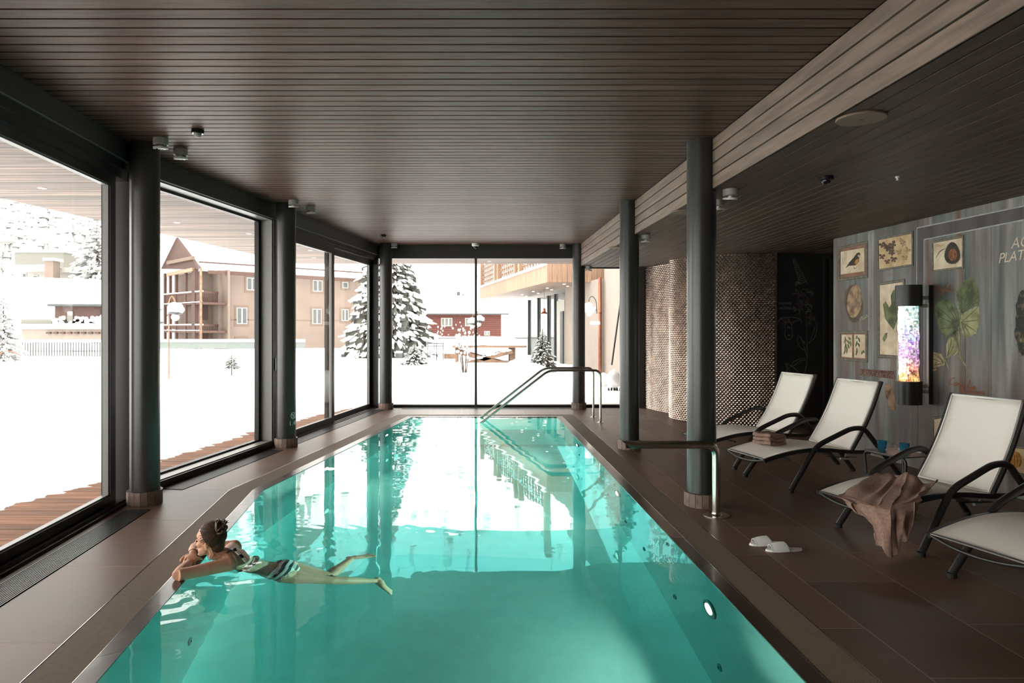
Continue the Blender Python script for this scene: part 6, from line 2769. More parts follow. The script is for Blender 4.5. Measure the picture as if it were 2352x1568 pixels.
mb.box(4.55 - near.x, 4.62 - near.x, zb0, zb1 - .3, -.2, .02, M=ff.M)
mb.build('edge_strip', M['ext_black'], hw2)
mb = MB()
mb.box(-.1, Lb, zb1, zb1 + .09, -.25, .06, M=fbk.M)
mb.build('balcony_snow', M['snow'], hw2)
# carved lattice balustrade
lat = MB()
for k in range(30):
    u0 = Lb * (.03 + .95 * k / 30)
    w_ = Lb * .95 / 30
    for r_ in range(5):
        z_ = zb1 + .08 + .22 * r_
        cxx = u0 + w_ * .5
        P_ = [fbk.M @ Vector((cxx + w_ * .40 * cos(2 * pi * q_ / 10), z_ + .11 + .10 * sin(2 * pi * q_ / 10), -.12)) for q_ in range(11)]
        lat.tube(P_, .022, 4, cap=False)
    lat.box(u0 - .018, u0 + .018, zb1, zb1 + 1.2, -.14, -.10, M=fbk.M)
o = lat.build('carved_lattice', M['wood_table'], hw2)
o['kind'] = 'stuff'
for k in (0.02, .30, .36, .62, .68, .97):
    mb = MB()
    mb.box(Lb * k - .11, Lb * k + .11, zb1, zb1 + 1.6, -.2, .0, M=fbk.M)
    mb.build('balcony_post', M['wood_ext'], hw2)
# glass facade
g0, g1 = Vector((2.8, 34.6)), Vector((3.62, 27.0))
fg = Face(tuple(g0), tuple(g1))
Lg2 = (g1 - g0).length
for px in (1216, 1238, 1261, 1277):
    u_, _ = fg.uz(px, 760)
    mb = MB()
    mb.box(u_ - .05, u_ + .05, -.3, 3.06, -.05, .08, M=fg.M)
    mb.build('facade_mullion', M['ext_black'], hw2)
mb = MB()
mb.box(0, Lg2, -.3, 3.06, -.03, 0, M=fg.M)
mb.build('facade_glass', mat('dim_facade_glass', (0.075, 0.09, 0.082, 1), 0.08, vary=.5, scale=2.5, spec=0.35), hw2)
u_, _ = fg.uz(1282, 760)
mb = MB()
mb.box(u_, Lg2, -.3, 2.75, 0, .06, M=fg.M)
mb.build('facade_door', m_pale, hw2)
ud, _ = fg.uz(1293, 760)
mb = MB()
mb.box(ud, ud + .45, -.3, 2.3, .06, .12, M=fg.M)
mb.build('door_gap', M['ext_black'], hw2)
mb = MB()
mb.prism([(3.6, 27.0), (4.13, 22.26), (9, 22.26), (9, 36), (5.0, 36), (5.0, 30)], -.5, 3.25)
mb.build('wall', M['plaster2'], hw2)
mb = MB()
mb.prism([(4.25, 22.3), (3.72, 14.2), (9, 14.2), (9, 22.3)], -.5, 6.5)
mb.build('wall', M['plaster2'], hw2)
mb = MB()
mb.prism([(3.7, 36), (4.6, 22.3), (9, 22.3), (9, 36)], 3.4, 6.5)
mb.build('upper_wall', M['plaster2'], hw2)
for k in range(14):
    px, py = [(1296, 653), (1304, 658), (1257, 662), (1267, 666), (1225, 670), (1236, 674), (1199, 677), (1209, 681), (1176, 683), (1187, 686), (1162, 688), (1171, 692), (1220, 689.5), (1168, 696)][k]
    Yq = (zb0 - H) * F / (CY - py)
    mb = MB()
    mb.lathe([(.05, .02), (.05, .005), (.002, .004)][::-1], 10, c=((px - CX) / F * Yq, Yq, zb0))
    mb.build('downlight', M['spot_emit'], hw2)
cp = at(1378, 0, 22.0)
e = empty('copper_downpipe', (cp.x, 22.0, 0), 0, 'copper downpipe on the beige wall right of the far column', 'pipe')
mb = MB()
mb.tube([(0, 0, -.3), (0, 0, 3.25)], .055, 12)
mb.build('pipe', M['copper_pipe'], e, smooth=True)
mb = MB()
for zz in (.9, 2.1):
    mb.lathe([(.068, 0), (.068, .05)], 12, c=(0, 0, zz))
mb.build('pipe_clamp', M['copper_pipe'], e)
e = empty('wall_arm_lamp', (at(1371, 0, 21.5).x, 21.5, 0), 0, 'curved arm wall lamp with snow and white globe beside the copper pipe', 'lamp')
zt_ = at(0, 680, 21.5).z
mb = MB()
mb.tube(bez([(0, 0, zt_ - .55), (-.02, 0, zt_ - .2), (-.12, 0, zt_ - .02), (-.22, 0, zt_ - .05), (-.27, 0, zt_ - .25)], 6), .012, 8)
mb.build('arm', M['ext_black'], e)
mb = MB()
mb.ball((-.26, 0, zt_ - .33), .15, 12, 8, (1, 1, .9), .3)
mb.ball((-.15, 0, zt_ - .43), .13, 10, 8, (1, 1, .8), .3)
mb.ball((-.33, 0, zt_ - .43), .11, 10, 8, (1, 1, .8), .3)
mb.build('snow_cap', M['snow'], e, smooth=True)
mb = MB()
mb.ball((-.24, 0, zt_ - .55), .08, 14, 10)
mb.build('globe', M['spot_emit'], e, smooth=True)
e = empty('snowy_sign_arm', (at(1368, 0, 21.6).x, 21.6, at(0, 742, 21.6).z), 0, 'short horizontal bracket loaded with snow on the copper pipe', 'bracket')
mb = MB()
mb.cbox(-.16, .14, -.06, .06, -.05, .06, .02)
mb.build('snow_load', M['snow'], e)
pc = at(1250, 720, 27.5)
e = empty('pendant_lamp', (pc.x, 27.5, pc.z), 0, 'small copper pendant lamp glowing at the glass facade', 'lamp')
mb = MB()
mb.lathe([(.03, .22), (.05, .16), (.06, .08), (.15, 0), (.145, -.01)], 16, cap=False)
mb.build('shade', M['copper_pipe'], e)
mb = MB()
mb.tube([(0, 0, .22), (0, 0, 3.2 - pc.z)], .008, 6)
mb.build('cord', M['ext_black'], e)
mb = MB()
mb.ball((0, 0, -.05), .085, 12, 8)
mb.build('bulb', M['spot_emit'], e, smooth=True)
# leaning pole
e = empty('leaning_pole', (0, 0, 0), 0, 'dark pole leaning on the beige wall at the right of the far window', 'pole')
mb = MB()
mb.tube([at(1405, 838, 17), at(1424, 700, 17.2), at(1428, 640, 17.3)], .022, 8)
mb.build('pole', M['ext_black'], e)
# snow heaps with rocks
for (px, py, Yq, r_, lb) in ((1410, 858, 16.6, .17, 'snow covered garden ornament at the foot of the leaning pole'), (1366, 868, 17.5, .22, 'small snow heap beside the copper pipe'),
                             (1222, 846, 22.0, .45, 'snow mound in front of the pine shrub'), (1200, 833, 26, .35, 'snow capped stone beside the big garden table')):
    p_ = at(px, py, Yq)
    e = empty('snow_mound', (p_.x, Yq, snow_h(p_.x, Yq)), 0, lb, 'snow heap')
    mb = MB()
    if 'ornament' in lb:
        mb.ball((0, 0, r_ * 1.5), r_, 14, 10, (1, .8, 1.45), .3)
        mb.ball((r_ * .4, 0, r_ * 1.2), r_ * .8, 14, 10, (1, .8, 1.1), .3)
    else:
        mb.ball((0, 0, 0.0), r_, 14, 10, (1.5, 1, .75), .3)
    mb.build('snow', M['snow'], e, smooth=True)
    mb = MB()
    if 'ornament' in lb or 'stone' in lb:
        for q_ in range(5):
            mb.ball(((q_ - 2) * r_ * .4, -.05, r_ * .1), r_ * .14, 6, 5, (1, 1, 2.4))
        mb.build('feet' if 'orn' in lb else 'stone', M['bark'], e)

# ---- garden tables
Yt = 28.0
xa, xb = at(1046, 0, Yt).x, at(1176, 0, Yt).x
gt = empty('garden_table', ((xa + xb) / 2, Yt, 0.05), 0, 'large wooden garden table under a thick cushion of snow', 'table')
hwid = (xb - xa) / 2
zt_ = at(0, 797, Yt).z - .05
mb = MB()
mb.cbox(-hwid - .1, hwid + .55, -.7, .9, zt_, zt_ + .09, .01)
mb.build('table_top', M['wood_ext'], gt)
mb = MB()
NX, NY = 30, 14
for i in range(NX + 1):
    for j in range(NY + 1):
        u, v = i / NX * 2 - 1, j / NY * 2 - 1
        hh = .36 * (1 - abs(u) ** 6) ** .5 * (1 - abs(v) ** 6) ** .5 * (1 - .25 * max(0, u)) + .03 * noise.noise(Vector((u * 3, v * 2, 0)))
        mb.v.append((.2 + u * (hwid + .38), .1 + v * .85, zt_ + .08 + max(0, hh)))
for i in range(NX):
    for j in range(NY):
        a = i * (NY + 1) + j
        mb.f.append((a, a + NY + 1, a + NY + 2, a + 1))
mb.build('snow_cushion', M['snow'], gt, smooth=True)
for (sx, sy) in ((-1, -1), (1, -1), (-1, 1), (1, 1)):
    mb = MB()
    mb.cbox(sx * hwid - .11 * (sx > 0) - .1 * (sx < 0) * 0, sx * hwid + .11, sy * .5 - .07 + .1, sy * .5 + .07 + .1, -.3, zt_, .01)
    mb.build('leg', M['wood_table'], gt)
for sy in (-.5, .7):
    for s_ in (-1, 1):
        mb = MB()
        mb.bar((-hwid * s_, sy, .05), (hwid * s_, sy, zt_ - .15), .08, .17)
        mb.build('cross_brace', M['wood_table'], gt)
mb = MB()
for k in range(12):
    t = k / 12
    mb.ball((-hwid + 2 * hwid * t, -.52, .05 + (zt_ - .2) * t + .09), .06 + .03 * (k % 3), 6, 4, (1.6, .8, .5), .3)
mb.build('brace_snow', M['snow'], gt, smooth=True)
Y2 = 31.0
for (pa, pb, py, lb) in ((1019, 1048, 797, 'small dark wooden planter box left of the big garden table'), (909, 925, 784, 'small dark box in the snow near the big spruce')):
    x0_, x1_ = at(pa, 0, Y2).x, at(pb, 0, Y2).x
    xm_ = (x0_ + x1_) / 2
    e = empty('planter_box', (xm_, Y2, snow_h(xm_, Y2) + .06), 0, lb, 'box')
    hw_ = (x1_ - x0_) / 2
    mb = MB()
    mb.box(-hw_, hw_, -.2, .2, -.1, .16)
    mb.build('box_body', M['ext_black'] if pa < 950 else M['wood_table'], e)
    mb = MB()
    mb.cbox(-hw_, hw_, -.2, .2, .16, .26, .03)
    mb.build('snow_cap', M['snow'], e)
# snowed-in chairs
for (px, lb) in ((995, 'thin metal garden chair buried in snow, left one'), (1010, 'thin metal garden chair buried in snow, beside the planter')):
    x_ = at(px, 0, 29.5).x
    e = empty('garden_chair', (x_, 29.5, .25), .3, lb, 'chair', 'snowed-in garden chairs')
    for q_ in ((-.2, -.2), (.2, -.2), (-.2, .2), (.2, .2)):
        mb = MB()
        mb.tube([(q_[0], q_[1], -.1), (q_[0], q_[1], .45 if q_[1] < 0 else .75)], .014, 6)
        mb.build('leg', M['ext_black'], e)
    mb = MB()
    mb.cbox(-.22, .22, -.22, .22, .32, .46, .05)
    mb.build('snow_seat', M['snow'], e)
    mb = MB()
    mb.tube([(-.2, .2, .72), (.2, .2, .72)], .016, 6)
    mb.tube([(-.2, .2, .6), (.2, .2, .6)], .012, 6)
    mb.build('backrest', M['ext_black'], e)
# bare shrubs with snow
def bare_shrub(px, py, Yq, hgt, wdt, n_, label, seed, mt, snowy=.6):
    r_ = random.Random(seed)
    p_ = at(px, py, Yq)
    e_ = empty('bare_shrub', (p_.x, Yq, snow_h(p_.x, Yq)), 0, label, 'shrub')
    t_, s_ = MB(), MB()
    for k in range(n_):
        a = r_.uniform(-1, 1)
        b_ = r_.uniform(-1, 1)
        top = Vector((a * wdt, b_ * wdt * .5, hgt * r_.uniform(.5, 1)))
        mid = Vector((a * wdt * .35, b_ * wdt * .2, top.z * .5))
        t_.tube([(a * wdt * .12, 0, -.1), mid, top], [.010, .008, .004], 4)
        for q_ in range(3):
            if r_.random() < snowy:
                c_ = mid.lerp(top, r_.random())
                s_.ball(c_, r_.uniform(.02, .05), 5, 4, (1, 1, 1.2), .3)
    t_.build('twigs', M[mt], e_)
    s_.build('snow_load', M['snow'], e_)


bare_shrub(1067, 843, 22, 1.5, .45, 26, 'bare shrub with thin twigs standing before the big garden table', 3, 'bark')
bare_shrub(1003, 768, 40, 1.6, 1.0, 22, 'snowy bare shrub in front of the red house, left part', 4, 'plaster', .9)
bare_shrub(1075, 768, 38, 1.7, 1.1, 22, 'snowy bare shrub in front of the red house, under its second window', 5, 'plaster', .9)
mb = MB()
# low snow wall that closes the garden in front of the red house
rw = empty('garden_wall', (0, 0, 0), 0, 'snow topped low wall at the end of the garden', 'wall')
x0_, x1_ = at(860, 0, 36).x, at(1216, 0, 36).x
mb.cbox(x0_, x1_, 36, 36.5, -.5, at(0, 773, 36).z, .03)
mb.build('wall', M['snow'], rw)
mb = MB()
mb.box(x0_, x1_, 35.97, 36.0, at(0, 777, 36).z, at(0, 775.5, 36).z)
mb.build('coping_edge', M['grey_wall'], rw)
# ------------------------------------------------------------ the swimmer leaning on the pool rim
def ell_tube(b_, pts, ws, ts, lat, n=16):
    pts = [Vector(p) for p in pts]
    base_ = len(b_.v)
    m_ = len(pts)
    for i, p in enumerate(pts):
        d = (pts[min(i + 1, m_ - 1)] - pts[max(i - 1, 0)]).normalized()
        l_ = Vector(lat[i] if isinstance(lat, list) else lat)
        l_ = (l_ - d * l_.dot(d)).normalized()
        t_ = d.cross(l_)
        for k in range(n):
            a = 2 * pi * k / n
            b_.v.append(tuple(p + l_ * cos(a) * ws[i] + t_ * sin(a) * ts[i]))
    for i in range(m_ - 1):
        for k in range(n):
            k2 = (k + 1) % n
            b_.f.append((base_ + i * n + k, base_ + i * n + k2, base_ + (i + 1) * n + k2, base_ + (i + 1) * n + k))
    b_.f.append(tuple(base_ + k for k in reversed(range(n))))
    b_.f.append(tuple(base_ + (m_ - 1) * n + k for k in range(n)))


def lerpv(a, b, t):
    return Vector(a).lerp(Vector(b), t)


neck = Vector((-1.70, 4.68, .045))
shN = Vector((-1.645, 4.575, .018))
shF = Vector((-1.735, 4.93, .020))
elN = Vector((-1.885, 4.345, .032))
wrN = Vector((-1.905, 4.555, .040))
elF = Vector((-1.985, 4.86, .045))
wrF = Vector((-1.925, 4.665, .060))
chest = Vector((-1.60, 4.77, -.105))
waist = Vector((-1.49, 4.785, -.20))
pelv = Vector((-1.375, 4.79, -.26))
hipN = Vector((-1.325, 4.705, -.28))
hipF = Vector((-1.355, 4.875, -.28))
knN = Vector(under(759, 1332, -.42))
anN = Vector(under(862, 1333, -.58))
toN = Vector(under(884, 1349, -.66))
knF = Vector(under(753, 1322, -.44))
anF = Vector(under(806, 1283, -.42))
toF = Vector(under(866, 1272, -.46))
latS = (shF - shN).normalized()
latH = (hipF - hipN).normalized()

person = empty('person', (-1.7, 4.7, 0), 0, 'person with a dark hair bun in a striped bikini leaning on the left pool rim', 'person')
PI_ = Matrix.Translation((-1.7, 4.7, 0)).inverted()
body = MB()
# torso
ell_tube(body, [lerpv(shN, shF, .5) + Vector((-.03, 0, .01)), lerpv(shN, shF, .5) + Vector((.03, 0, -.02)), chest, waist, pelv, lerpv(hipN, hipF, .5) + Vector((.05, 0, -.02))],
         [.10, .155, .135, .108, .145, .12], [.05, .072, .085, .075, .098, .07], [latS, latS, latS, latH, latH, latH], 22)
body.ball(hipN + Vector((.0, .01, .03)), .098, 16, 12)
body.ball(hipF + Vector((.0, -.01, .03)), .098, 16, 12)
# neck
hc = Vector((-1.797, 4.63, .166))
th = radians(3)
f_ = Vector((-cos(th), sin(th), -.06)).normalized()
l_ = Vector((-sin(th), -cos(th), 0)).normalized()
u_ = f_.cross(l_).normalized()
if u_.z < 0:
    u_ = -u_
HS = .93
HM = Matrix(((f_.x * HS, l_.x * HS, u_.x * HS, hc.x), (f_.y * HS, l_.y * HS, u_.y * HS, hc.y), (f_.z * HS, l_.z * HS, u_.z * HS, hc.z), (0, 0, 0, 1)))
def hp(x, y, z):
    return HM @ Vector((x, y, z))
body.tube([hp(-.03, 0, -.03), hp(-.03, 0, -.09), neck + Vector((.01, 0, .0)), neck + Vector((.06, .0, -.06))], [.052, .05, .056, .07], 14)
body.tube([neck, shN + Vector((0.0, .03, .0))], [.05, .05], 12)
body.tube([neck, shF + Vector((0.0, -.03, .0))], [.05, .05], 12)
# arms
body.ball(shN, .056, 14, 10)
body.ball(shF, .056, 14, 10)
body.tube([shN, lerpv(shN, elN, .35), lerpv(shN, elN, .75), elN], [.054, .047, .040, .040], 14)
body.tube([elN + Vector((0, -.01, 0)), elN, lerpv(elN, wrN, .35), lerpv(elN, wrN, .8), wrN], [.030, .039, .040, .029, .025], 14)
body.tube([shF, lerpv(shF, elF, .35), lerpv(shF, elF, .75), elF], [.054, .046, .040, .038], 14)
body.tube([elF, lerpv(elF, wrF, .35), lerpv(elF, wrF, .8), wrF], [.038, .039, .028, .024], 14)
# legs: near one straight, far one bent at the knee
body.tube([hipN, lerpv(hipN, knN, .25), lerpv(hipN, knN, .7), knN, lerpv(knN, anN, .3), lerpv(knN, anN, .75), anN], [.088, .085, .062, .050, .054, .036, .029], 16)
body.tube([hipF, lerpv(hipF, knF, .25), lerpv(hipF, knF, .7), knF], [.088, .084, .062, .050], 16)
body.tube([knF, lerpv(knF, anF, .3), lerpv(knF, anF, .75), anF], [.049, .053, .036, .029], 16)


def foot(an, to, kn, lat_):
    d = (to - an).normalized()
    L_ = .20
    shin = (an - kn).normalized()
    heel = an + shin * .035 - d * .03
    ell_tube(body, [heel, an + shin * .02 + d * .02, an + d * .10, an + d * .16, an + d * .19], [.022, .032, .036, .042, .036], [.026, .036, .024, .015, .010], lat_, 14)
    body.ball(heel, .030, 12, 8)
    lv = (Vector(lat_) - d * Vector(lat_).dot(d)).normalized()
    for k in range(5):
        o_ = (k - 2) * .0165
        p_ = an + d * .175 + lv * o_
        ln = .042 - .005 * abs(k - 0.5) - .002 * k
        body.tube([p_, p_ + d * ln * .6, p_ + d * ln], [.0095 if k else .012, .0085 if k else .0115, .005], 8)


foot(anN, toN, knN, latH)
foot(anF, toF, knF, latH)


def hand(wr_, fwd, side, nrm, curl, spread, thumb_side, lens=(.066, .072, .068, .054)):
    """palm and five fingers; fwd along the palm, side towards the index finger, nrm out of the back of the hand"""
    f2, s2v, n2v = Vector(fwd).normalized(), Vector(side).normalized(), Vector(nrm).normalized()
    ell_tube(body, [wr_ - f2 * .01, wr_ + f2 * .02, wr_ + f2 * .05, wr_ + f2 * .082], [.024, .030, .038, .036], [.018, .015, .014, .011], s2v, 14)
    for k in range(4):
        o_ = (1.5 - k) * .0185
        p0_ = wr_ + f2 * (.075 - .003 * abs(k - 1)) + s2v * o_
        dirf = (f2 + s2v * spread * (1.5 - k) * .12).normalized()
        L_ = lens[k]
        a1, a2, a3 = curl * .5, curl * 1.1, curl * 1.5
        d1 = dirf * cos(a1) - n2v * sin(a1)
        d2 = dirf * cos(a2) - n2v * sin(a2)
        d3 = dirf * cos(a3) - n2v * sin(a3)
        p1_ = p0_ + d1 * L_ * .45
        p2_ = p1_ + d2 * L_ * .33
        p3_ = p2_ + d3 * L_ * .25
        body.tube([p0_, p1_, p2_, p3_], [.0098, .0090, .0082, .006], 9)
        body.ball(p1_, .0094, 8, 6)
    p0_ = wr_ + f2 * .022 + s2v * thumb_side * .022
    p1_ = p0_ + (f2 * .6 + s2v * thumb_side * .7 - n2v * .2).normalized() * .034
    p2_ = p1_ + (f2 * .85 + s2v * thumb_side * .35 - n2v * .3).normalized() * .028
    p3_ = p2_ + (f2 * .95 - n2v * .3).normalized() * .020
    body.tube([p0_, p1_, p2_, p3_], [.015, .012, .011, .008], 9)


# near hand lies on the coping, far hand rests across it with fingers curling over
hand(wrN, (.10, .95, .08), (-.98, .1, .05), (0, -.05, 1), .55, .8, 1)
hand(wrF, (.22, -.95, -.02), (-.98, -.2, .1), (.1, .1, 1), .75, 1.0, 1)

# head
def hball(x, y, z, r, sx=1, sy=1, sz=1, n_=18, m_=14):
    b0 = len(body.v)
    body.ball((0, 0, 0), r, n_, m_, (sx, sy, sz))
    for k in range(b0, len(body.v)):
        v = body.v[k]
        body.v[k] = tuple(hp(x + v[0], y + v[1], z + v[2]))


hball(-.012, 0, .028, .1, .93, .74, 1.0, 24, 18)
hball(.030, 0, -.028, .072, .80, .76, 1.05)
hball(.036, 0, -.068, .050, .86, .80, .75)
hball(.066, 0, -.093, .022, 1, 1.1, .85)
hball(.068, 0, .040, .030, .62, 1.3, .75)
for s_ in (-1, 1):
    hball(.052, s_ * .036, -.018, .030, .9, .8, .8)
    hball(.030, s_ * .046, -.062, .030, 1.2, .6, .9)
body.tube([hp(.080, 0, .022), hp(.096, 0, -.006), hp(.107, 0, -.022)], [.008, .010, .0115], 8)
hball(.094, 0, -.028, .011, 1, 1.5, .8)
hball(.084, 0, -.052, .010, .9, 2.0, .62)
hball(.081, 0, -.064, .010, .9, 1.8, .66)
for s_ in (-1, 1):
    b0 = len(body.v)
    # ear: thin shell with rim
    pe = []
    for k in range(13):
        a = -1.9 + 4.6 * k / 12
        pe.append(hp(-.012 - .014 * cos(a) * -1 - .006, s_ * (.072 + .008 * (1 - cos(a)) * .4), -.018 + .027 * sin(a)))
    body.tube(pe, .0052, 7)
    hball(-.008, s_ * .070, -.020, .017, .75, .35, 1.35, 10, 8)
    hball(-.002, s_ * .071, -.046, .008, 1, .6, 1.0, 8, 6)
bm_ = body.mesh('body')
bo = link('body', bm_, M['skin'], person)
bo.matrix_parent_inverse = PI_
rm = bo.modifiers.new('remesh', 'REMESH')
rm.mode = 'VOXEL'
rm.voxel_size = 0.0042
rm.use_smooth_shade = True
sm_ = bo.modifiers.new('smooth', 'SMOOTH')
sm_.factor = 0.5
sm_.iterations = 5
fd = MB()
for s_ in (-1, 1):
    for (x_, z_, r_, m__) in ((.079, .006, .0085, 0),):
        b0 = len(fd.v)
        fd.ball((0, 0, 0), r_, 10, 8, (.7, 1.3, .6))
        for k in range(b0, len(fd.v)):
            v = fd.v[k]
            fd.v[k] = tuple(hp(x_ + v[0], s_ * .030 + v[1], z_ + v[2]))
eye = fd.build('eye', M['ink'], person, smooth=True)
eye.matrix_parent_inverse = PI_
bb = MB()
for s_ in (-1, 1):
    bb.tube([hp(.086, s_ * .016, .026), hp(.082, s_ * .032, .031), hp(.068, s_ * .048, .026)], .0028, 6)
o = bb.build('eyebrow', M['hair'], person)
o.matrix_parent_inverse = PI_
ll = MB()
ll.tube([hp(.084, -.018, -.059), hp(.0915, -.006, -.056), hp(.0915, .006, -.056), hp(.084, .018, -.059)], .0048, 8)
o = ll.build('lips', mat('lip_colour', (0.36, 0.12, 0.10, 1), .5, vary=.1), person, smooth=True)
o.matrix_parent_inverse = PI_

# hair: swept back cap of strands, nape and a loose bun
hr_ = MB()
NU, NV = 40, 26
for i in range(NV + 1):
    t = pi * i / NV
    for k in range(NU):
        a = 2 * pi * k / NU
        x_, y_, z_ = sin(t) * cos(a) * .1035, sin(t) * sin(a) * .0865, cos(t) * .107
        r_ = 1 + .03 * noise.noise(Vector((x_ * 18, y_ * 70, z_ * 70))) + .025 * noise.noise(Vector((x_ * 60, y_ * 60, z_ * 60)))
        # hair line: pull the front and lower face inside the skull
        fx = x_ * .9 - z_ * .55
        cutx = max(0.0, min(1.0, (fx - .018) / .030))
        r_ *= 1 - .20 * cutx * cutx * (3 - 2 * cutx)
        hr_.v.append(tuple(hp(-.022 + x_ * r_, y_ * r_, .034 + z_ * r_)))
for i in range(NV):
    for k in range(NU):
        k2 = (k + 1) % NU
        hr_.f.append((i * NU + k, (i + 1) * NU + k, (i + 1) * NU + k2, i * NU + k2))
# nape
b0 = len(hr_.v)
hr_.ball((0, 0, 0), .06, 16, 12, (.85, 1.0, 1.05), .12)
for k in range(b0, len(hr_.v)):
    v = hr_.v[k]
    hr_.v[k] = tuple(hp(-.062 + v[0], v[1], -.032 + v[2]))
rr = random.Random(2)
# strands over the cap, combed towards the bun
for k in range(130):
    a = rr.uniform(-2.6, 2.6)
    z0_ = rr.uniform(-.5, .7)
    P_ = []
    for j in range(6):
        t = j / 5
        aa = a * (1 - t * .75)
        zz = z0_ * (1 - t) + .55 * t
        q = sqrt(max(0, 1 - zz * zz))
        P_.append(hp(-.022 - .106 * q * cos(aa), .089 * q * sin(aa), .034 + .109 * zz))
    if (P_[0] - hc).dot(f_) > .045 and (P_[0] - hc).dot(u_) < .09:
        continue
    hr_.tube(bez(P_, 3), .0022, 4, cap=False)
o = hr_.build('hair', M['hair'], person, smooth=True)
o.matrix_parent_inverse = PI_
bn_ = MB()
bc = hp(-.088, .012, .092)
bn_.ball(bc, .041, 16, 12, (1, 1, .85), .35)
for k in range(16):
    ax = Vector((rr.uniform(-1, 1), rr.uniform(-1, 1), rr.uniform(-1, 1))).normalized()
    s1v = ax.orthogonal().normalized()
    s2v = ax.cross(s1v)
    R_ = rr.uniform(.034, .055)
    ph = rr.uniform(0, 6)
    span = rr.uniform(2.5, 5.5)
    P_ = [bc + (s1v * cos(ph + span * j / 12) + s2v * sin(ph + span * j / 12)) * R_ * (1 + .15 * sin(j)) for j in range(13)]
    bn_.tube(P_, [.004 + .005 * sin(pi * j / 12) for j in range(13)], 6)
for k in range(10):
    d_ = Vector((rr.uniform(-.3, 1), rr.uniform(-.6, .3), rr.uniform(.1, 1))).normalized()
    bn_.tube([bc + d_ * .03, bc + d_ * .055 + Vector((0, 0, .004)), bc + d_ * .066 + Vector((.01, 0, -.004))], [.004, .003, .001], 5)
o = bn_.build('hair_bun', mat('chestnut_hair', (0.055, 0.024, 0.012, 1), .4, vary=.5, scale=80, bump=.6, bscale=150), person, smooth=True)
o.matrix_parent_inverse = PI_
wp_ = MB()
for k in range(7):
    st_ = hp(-.05 + rr.uniform(-.02, .04), .055 + rr.uniform(-.01, .012), -.055)
    wp_.tube(bez([st_, st_ + Vector((rr.uniform(-.01, .02), -.004, -.025)), st_ + Vector((rr.uniform(-.02, .03), -.004, -.05)), st_ + Vector((rr.uniform(-.01, .03), -.002, -.065))], 3), .0011, 4)
o = wp_.build('hair_wisps', M['hair'], person)
o.matrix_parent_inverse = PI_

# striped bikini
ax_ = (hipN + hipF) / 2 - waist


def stripe_mat(axis, org, period, duty):
    m_, nt, p_, out = newmat('navy_and_white_stripes')
    N, L = nt.nodes, nt.links
    g_ = N.new('ShaderNodeNewGeometry')
    sb = N.new('ShaderNodeVectorMath')
    sb.operation = 'SUBTRACT'
    sb.inputs[1].default_value = org
    dt = N.new('ShaderNodeVectorMath')
    dt.operation = 'DOT_PRODUCT'
    dt.inputs[1].default_value = axis
    L.new(g_.outputs['Position'], sb.inputs[0])
    L.new(sb.outputs[0], dt.inputs[0])
    dv = N.new('ShaderNodeMath')
    dv.operation = 'DIVIDE'
    dv.inputs[1].default_value = period
    L.new(dt.outputs['Value'], dv.inputs[0])
    fr = N.new('ShaderNodeMath')
    fr.operation = 'FRACT'
    L.new(dv.outputs[0], fr.inputs[0])
    gt_ = N.new('ShaderNodeMath')
    gt_.operation = 'GREATER_THAN'
    gt_.inputs[1].default_value = duty
    L.new(fr.outputs[0], gt_.inputs[0])
    mx = N.new('ShaderNodeMixRGB')
    L.new(gt_.outputs[0], mx.inputs[0])
    mx.inputs[1].default_value = (0.72, 0.70, 0.66, 1)
    mx.inputs[2].default_value = (0.006, 0.008, 0.016, 1)
    L.new(mx.outputs[0], p_.inputs['Base Color'])
    p_.inputs['Roughness'].default_value = .7
    return m_


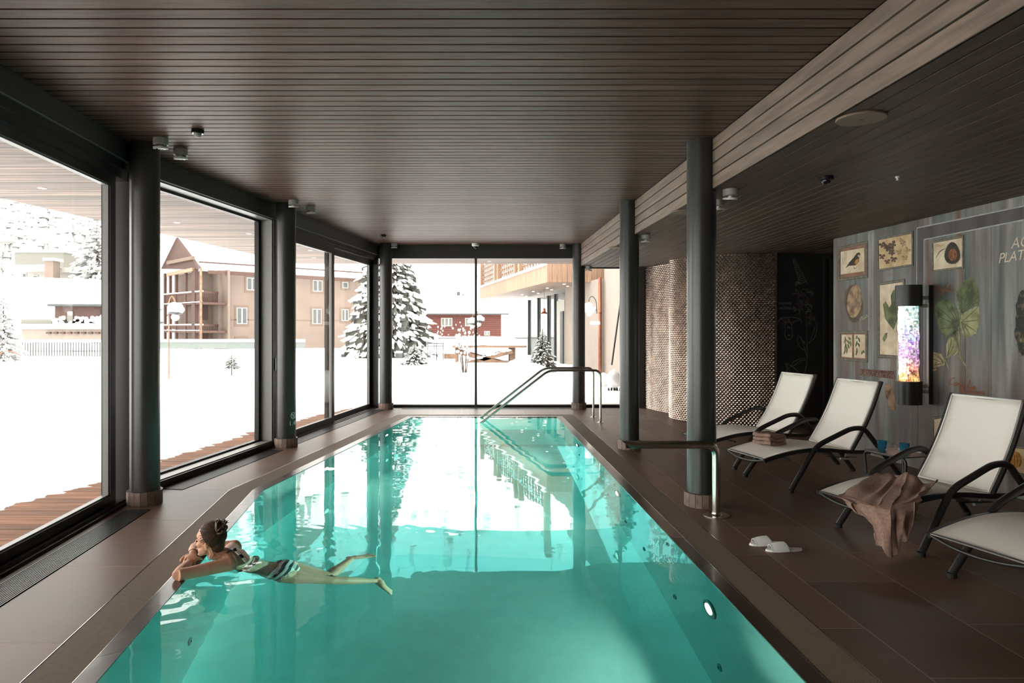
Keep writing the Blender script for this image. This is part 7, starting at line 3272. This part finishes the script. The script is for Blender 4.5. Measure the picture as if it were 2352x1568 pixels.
axn = ax_.normalized()
bot = MB()
c1 = pelv - axn * .045
c2 = pelv + axn * .005
c3 = lerpv(hipN, hipF, .5) + axn * .035
c4 = lerpv(hipN, hipF, .5) + axn * .085
ell_tube(bot, [c1, c1 + axn * .02, c2, c3, c4], [.130, .147, .156, .150, .075], [.088, .100, .108, .112, .085], [latH] * 5, 28)
bot.ball(hipN + Vector((-.008, .012, .034)), .1015, 20, 14)
bot.ball(hipF + Vector((-.008, -.012, .034)), .1015, 20, 14)
bo2 = bot.build('swim_bottom', stripe_mat(tuple(axn), tuple(pelv - axn * .05), .052, .5), person)
bo2.matrix_parent_inverse = PI_
rm = bo2.modifiers.new('remesh', 'REMESH')
rm.mode = 'VOXEL'
rm.voxel_size = 0.005
rm.use_smooth_shade = True
sm_ = bo2.modifiers.new('smooth', 'SMOOTH')
sm_.iterations = 4
# bikini top: halter strap round the neck and band across the back
def strap(pts, w_, name, cols, parent):
    P_ = bez(pts, 6)
    n_ = len(P_)
    for ci, c_ in enumerate(cols):
        b_ = MB()
        i0, i1 = int(ci * (n_ - 1) / len(cols)), int((ci + 1) * (n_ - 1) / len(cols))
        for i in range(i0, i1):
            b_.bar(P_[i], P_[i + 1] + (P_[i + 1] - P_[i]) * .15, w_, .006)
        o_ = b_.build(name, M[c_], parent)
        o_.matrix_parent_inverse = PI_


strap([neck + Vector((-.01, -.062, .012)), neck + Vector((.035, -.03, .046)), neck + Vector((.052, .02, .044)), neck + Vector((.03, .07, .02))], .020, 'neck_strap', ['swim_white', 'navy', 'swim_white', 'navy', 'swim_white'], person)
strap([neck + Vector((.052, -.005, .05)), neck + Vector((.085, -.02, .030)), neck + Vector((.125, -.04, .004)), neck + Vector((.16, -.06, -.02))], .022, 'back_strap', ['navy', 'swim_white', 'navy', 'swim_white'], person)
bk0 = chest + Vector((.02, 0, 0))
pts = []
for k in range(17):
    a = 2 * pi * k / 16
    d = (waist - chest).normalized()
    lt = (latS - d * latS.dot(d)).normalized()
    tt_ = d.cross(lt)
    pts.append(bk0 + lt * cos(a) * .137 + tt_ * sin(a) * .090)
strap(pts, .03, 'chest_band', ['navy', 'swim_white'] * 4, person)
# hair tie on the far wrist
wb_ = MB()
dd = (wrF - elF).normalized()
s1v = dd.orthogonal().normalized()
s2v = dd.cross(s1v)
wc = lerpv(wrF, elF, .16)
wb_.tube([wc + (s1v * cos(2 * pi * k / 16) + s2v * sin(2 * pi * k / 16)) * .0285 for k in range(17)], .0022, 5, cap=False)
o = wb_.build('wrist_band', M['ink'], person)
o.matrix_parent_inverse = PI_
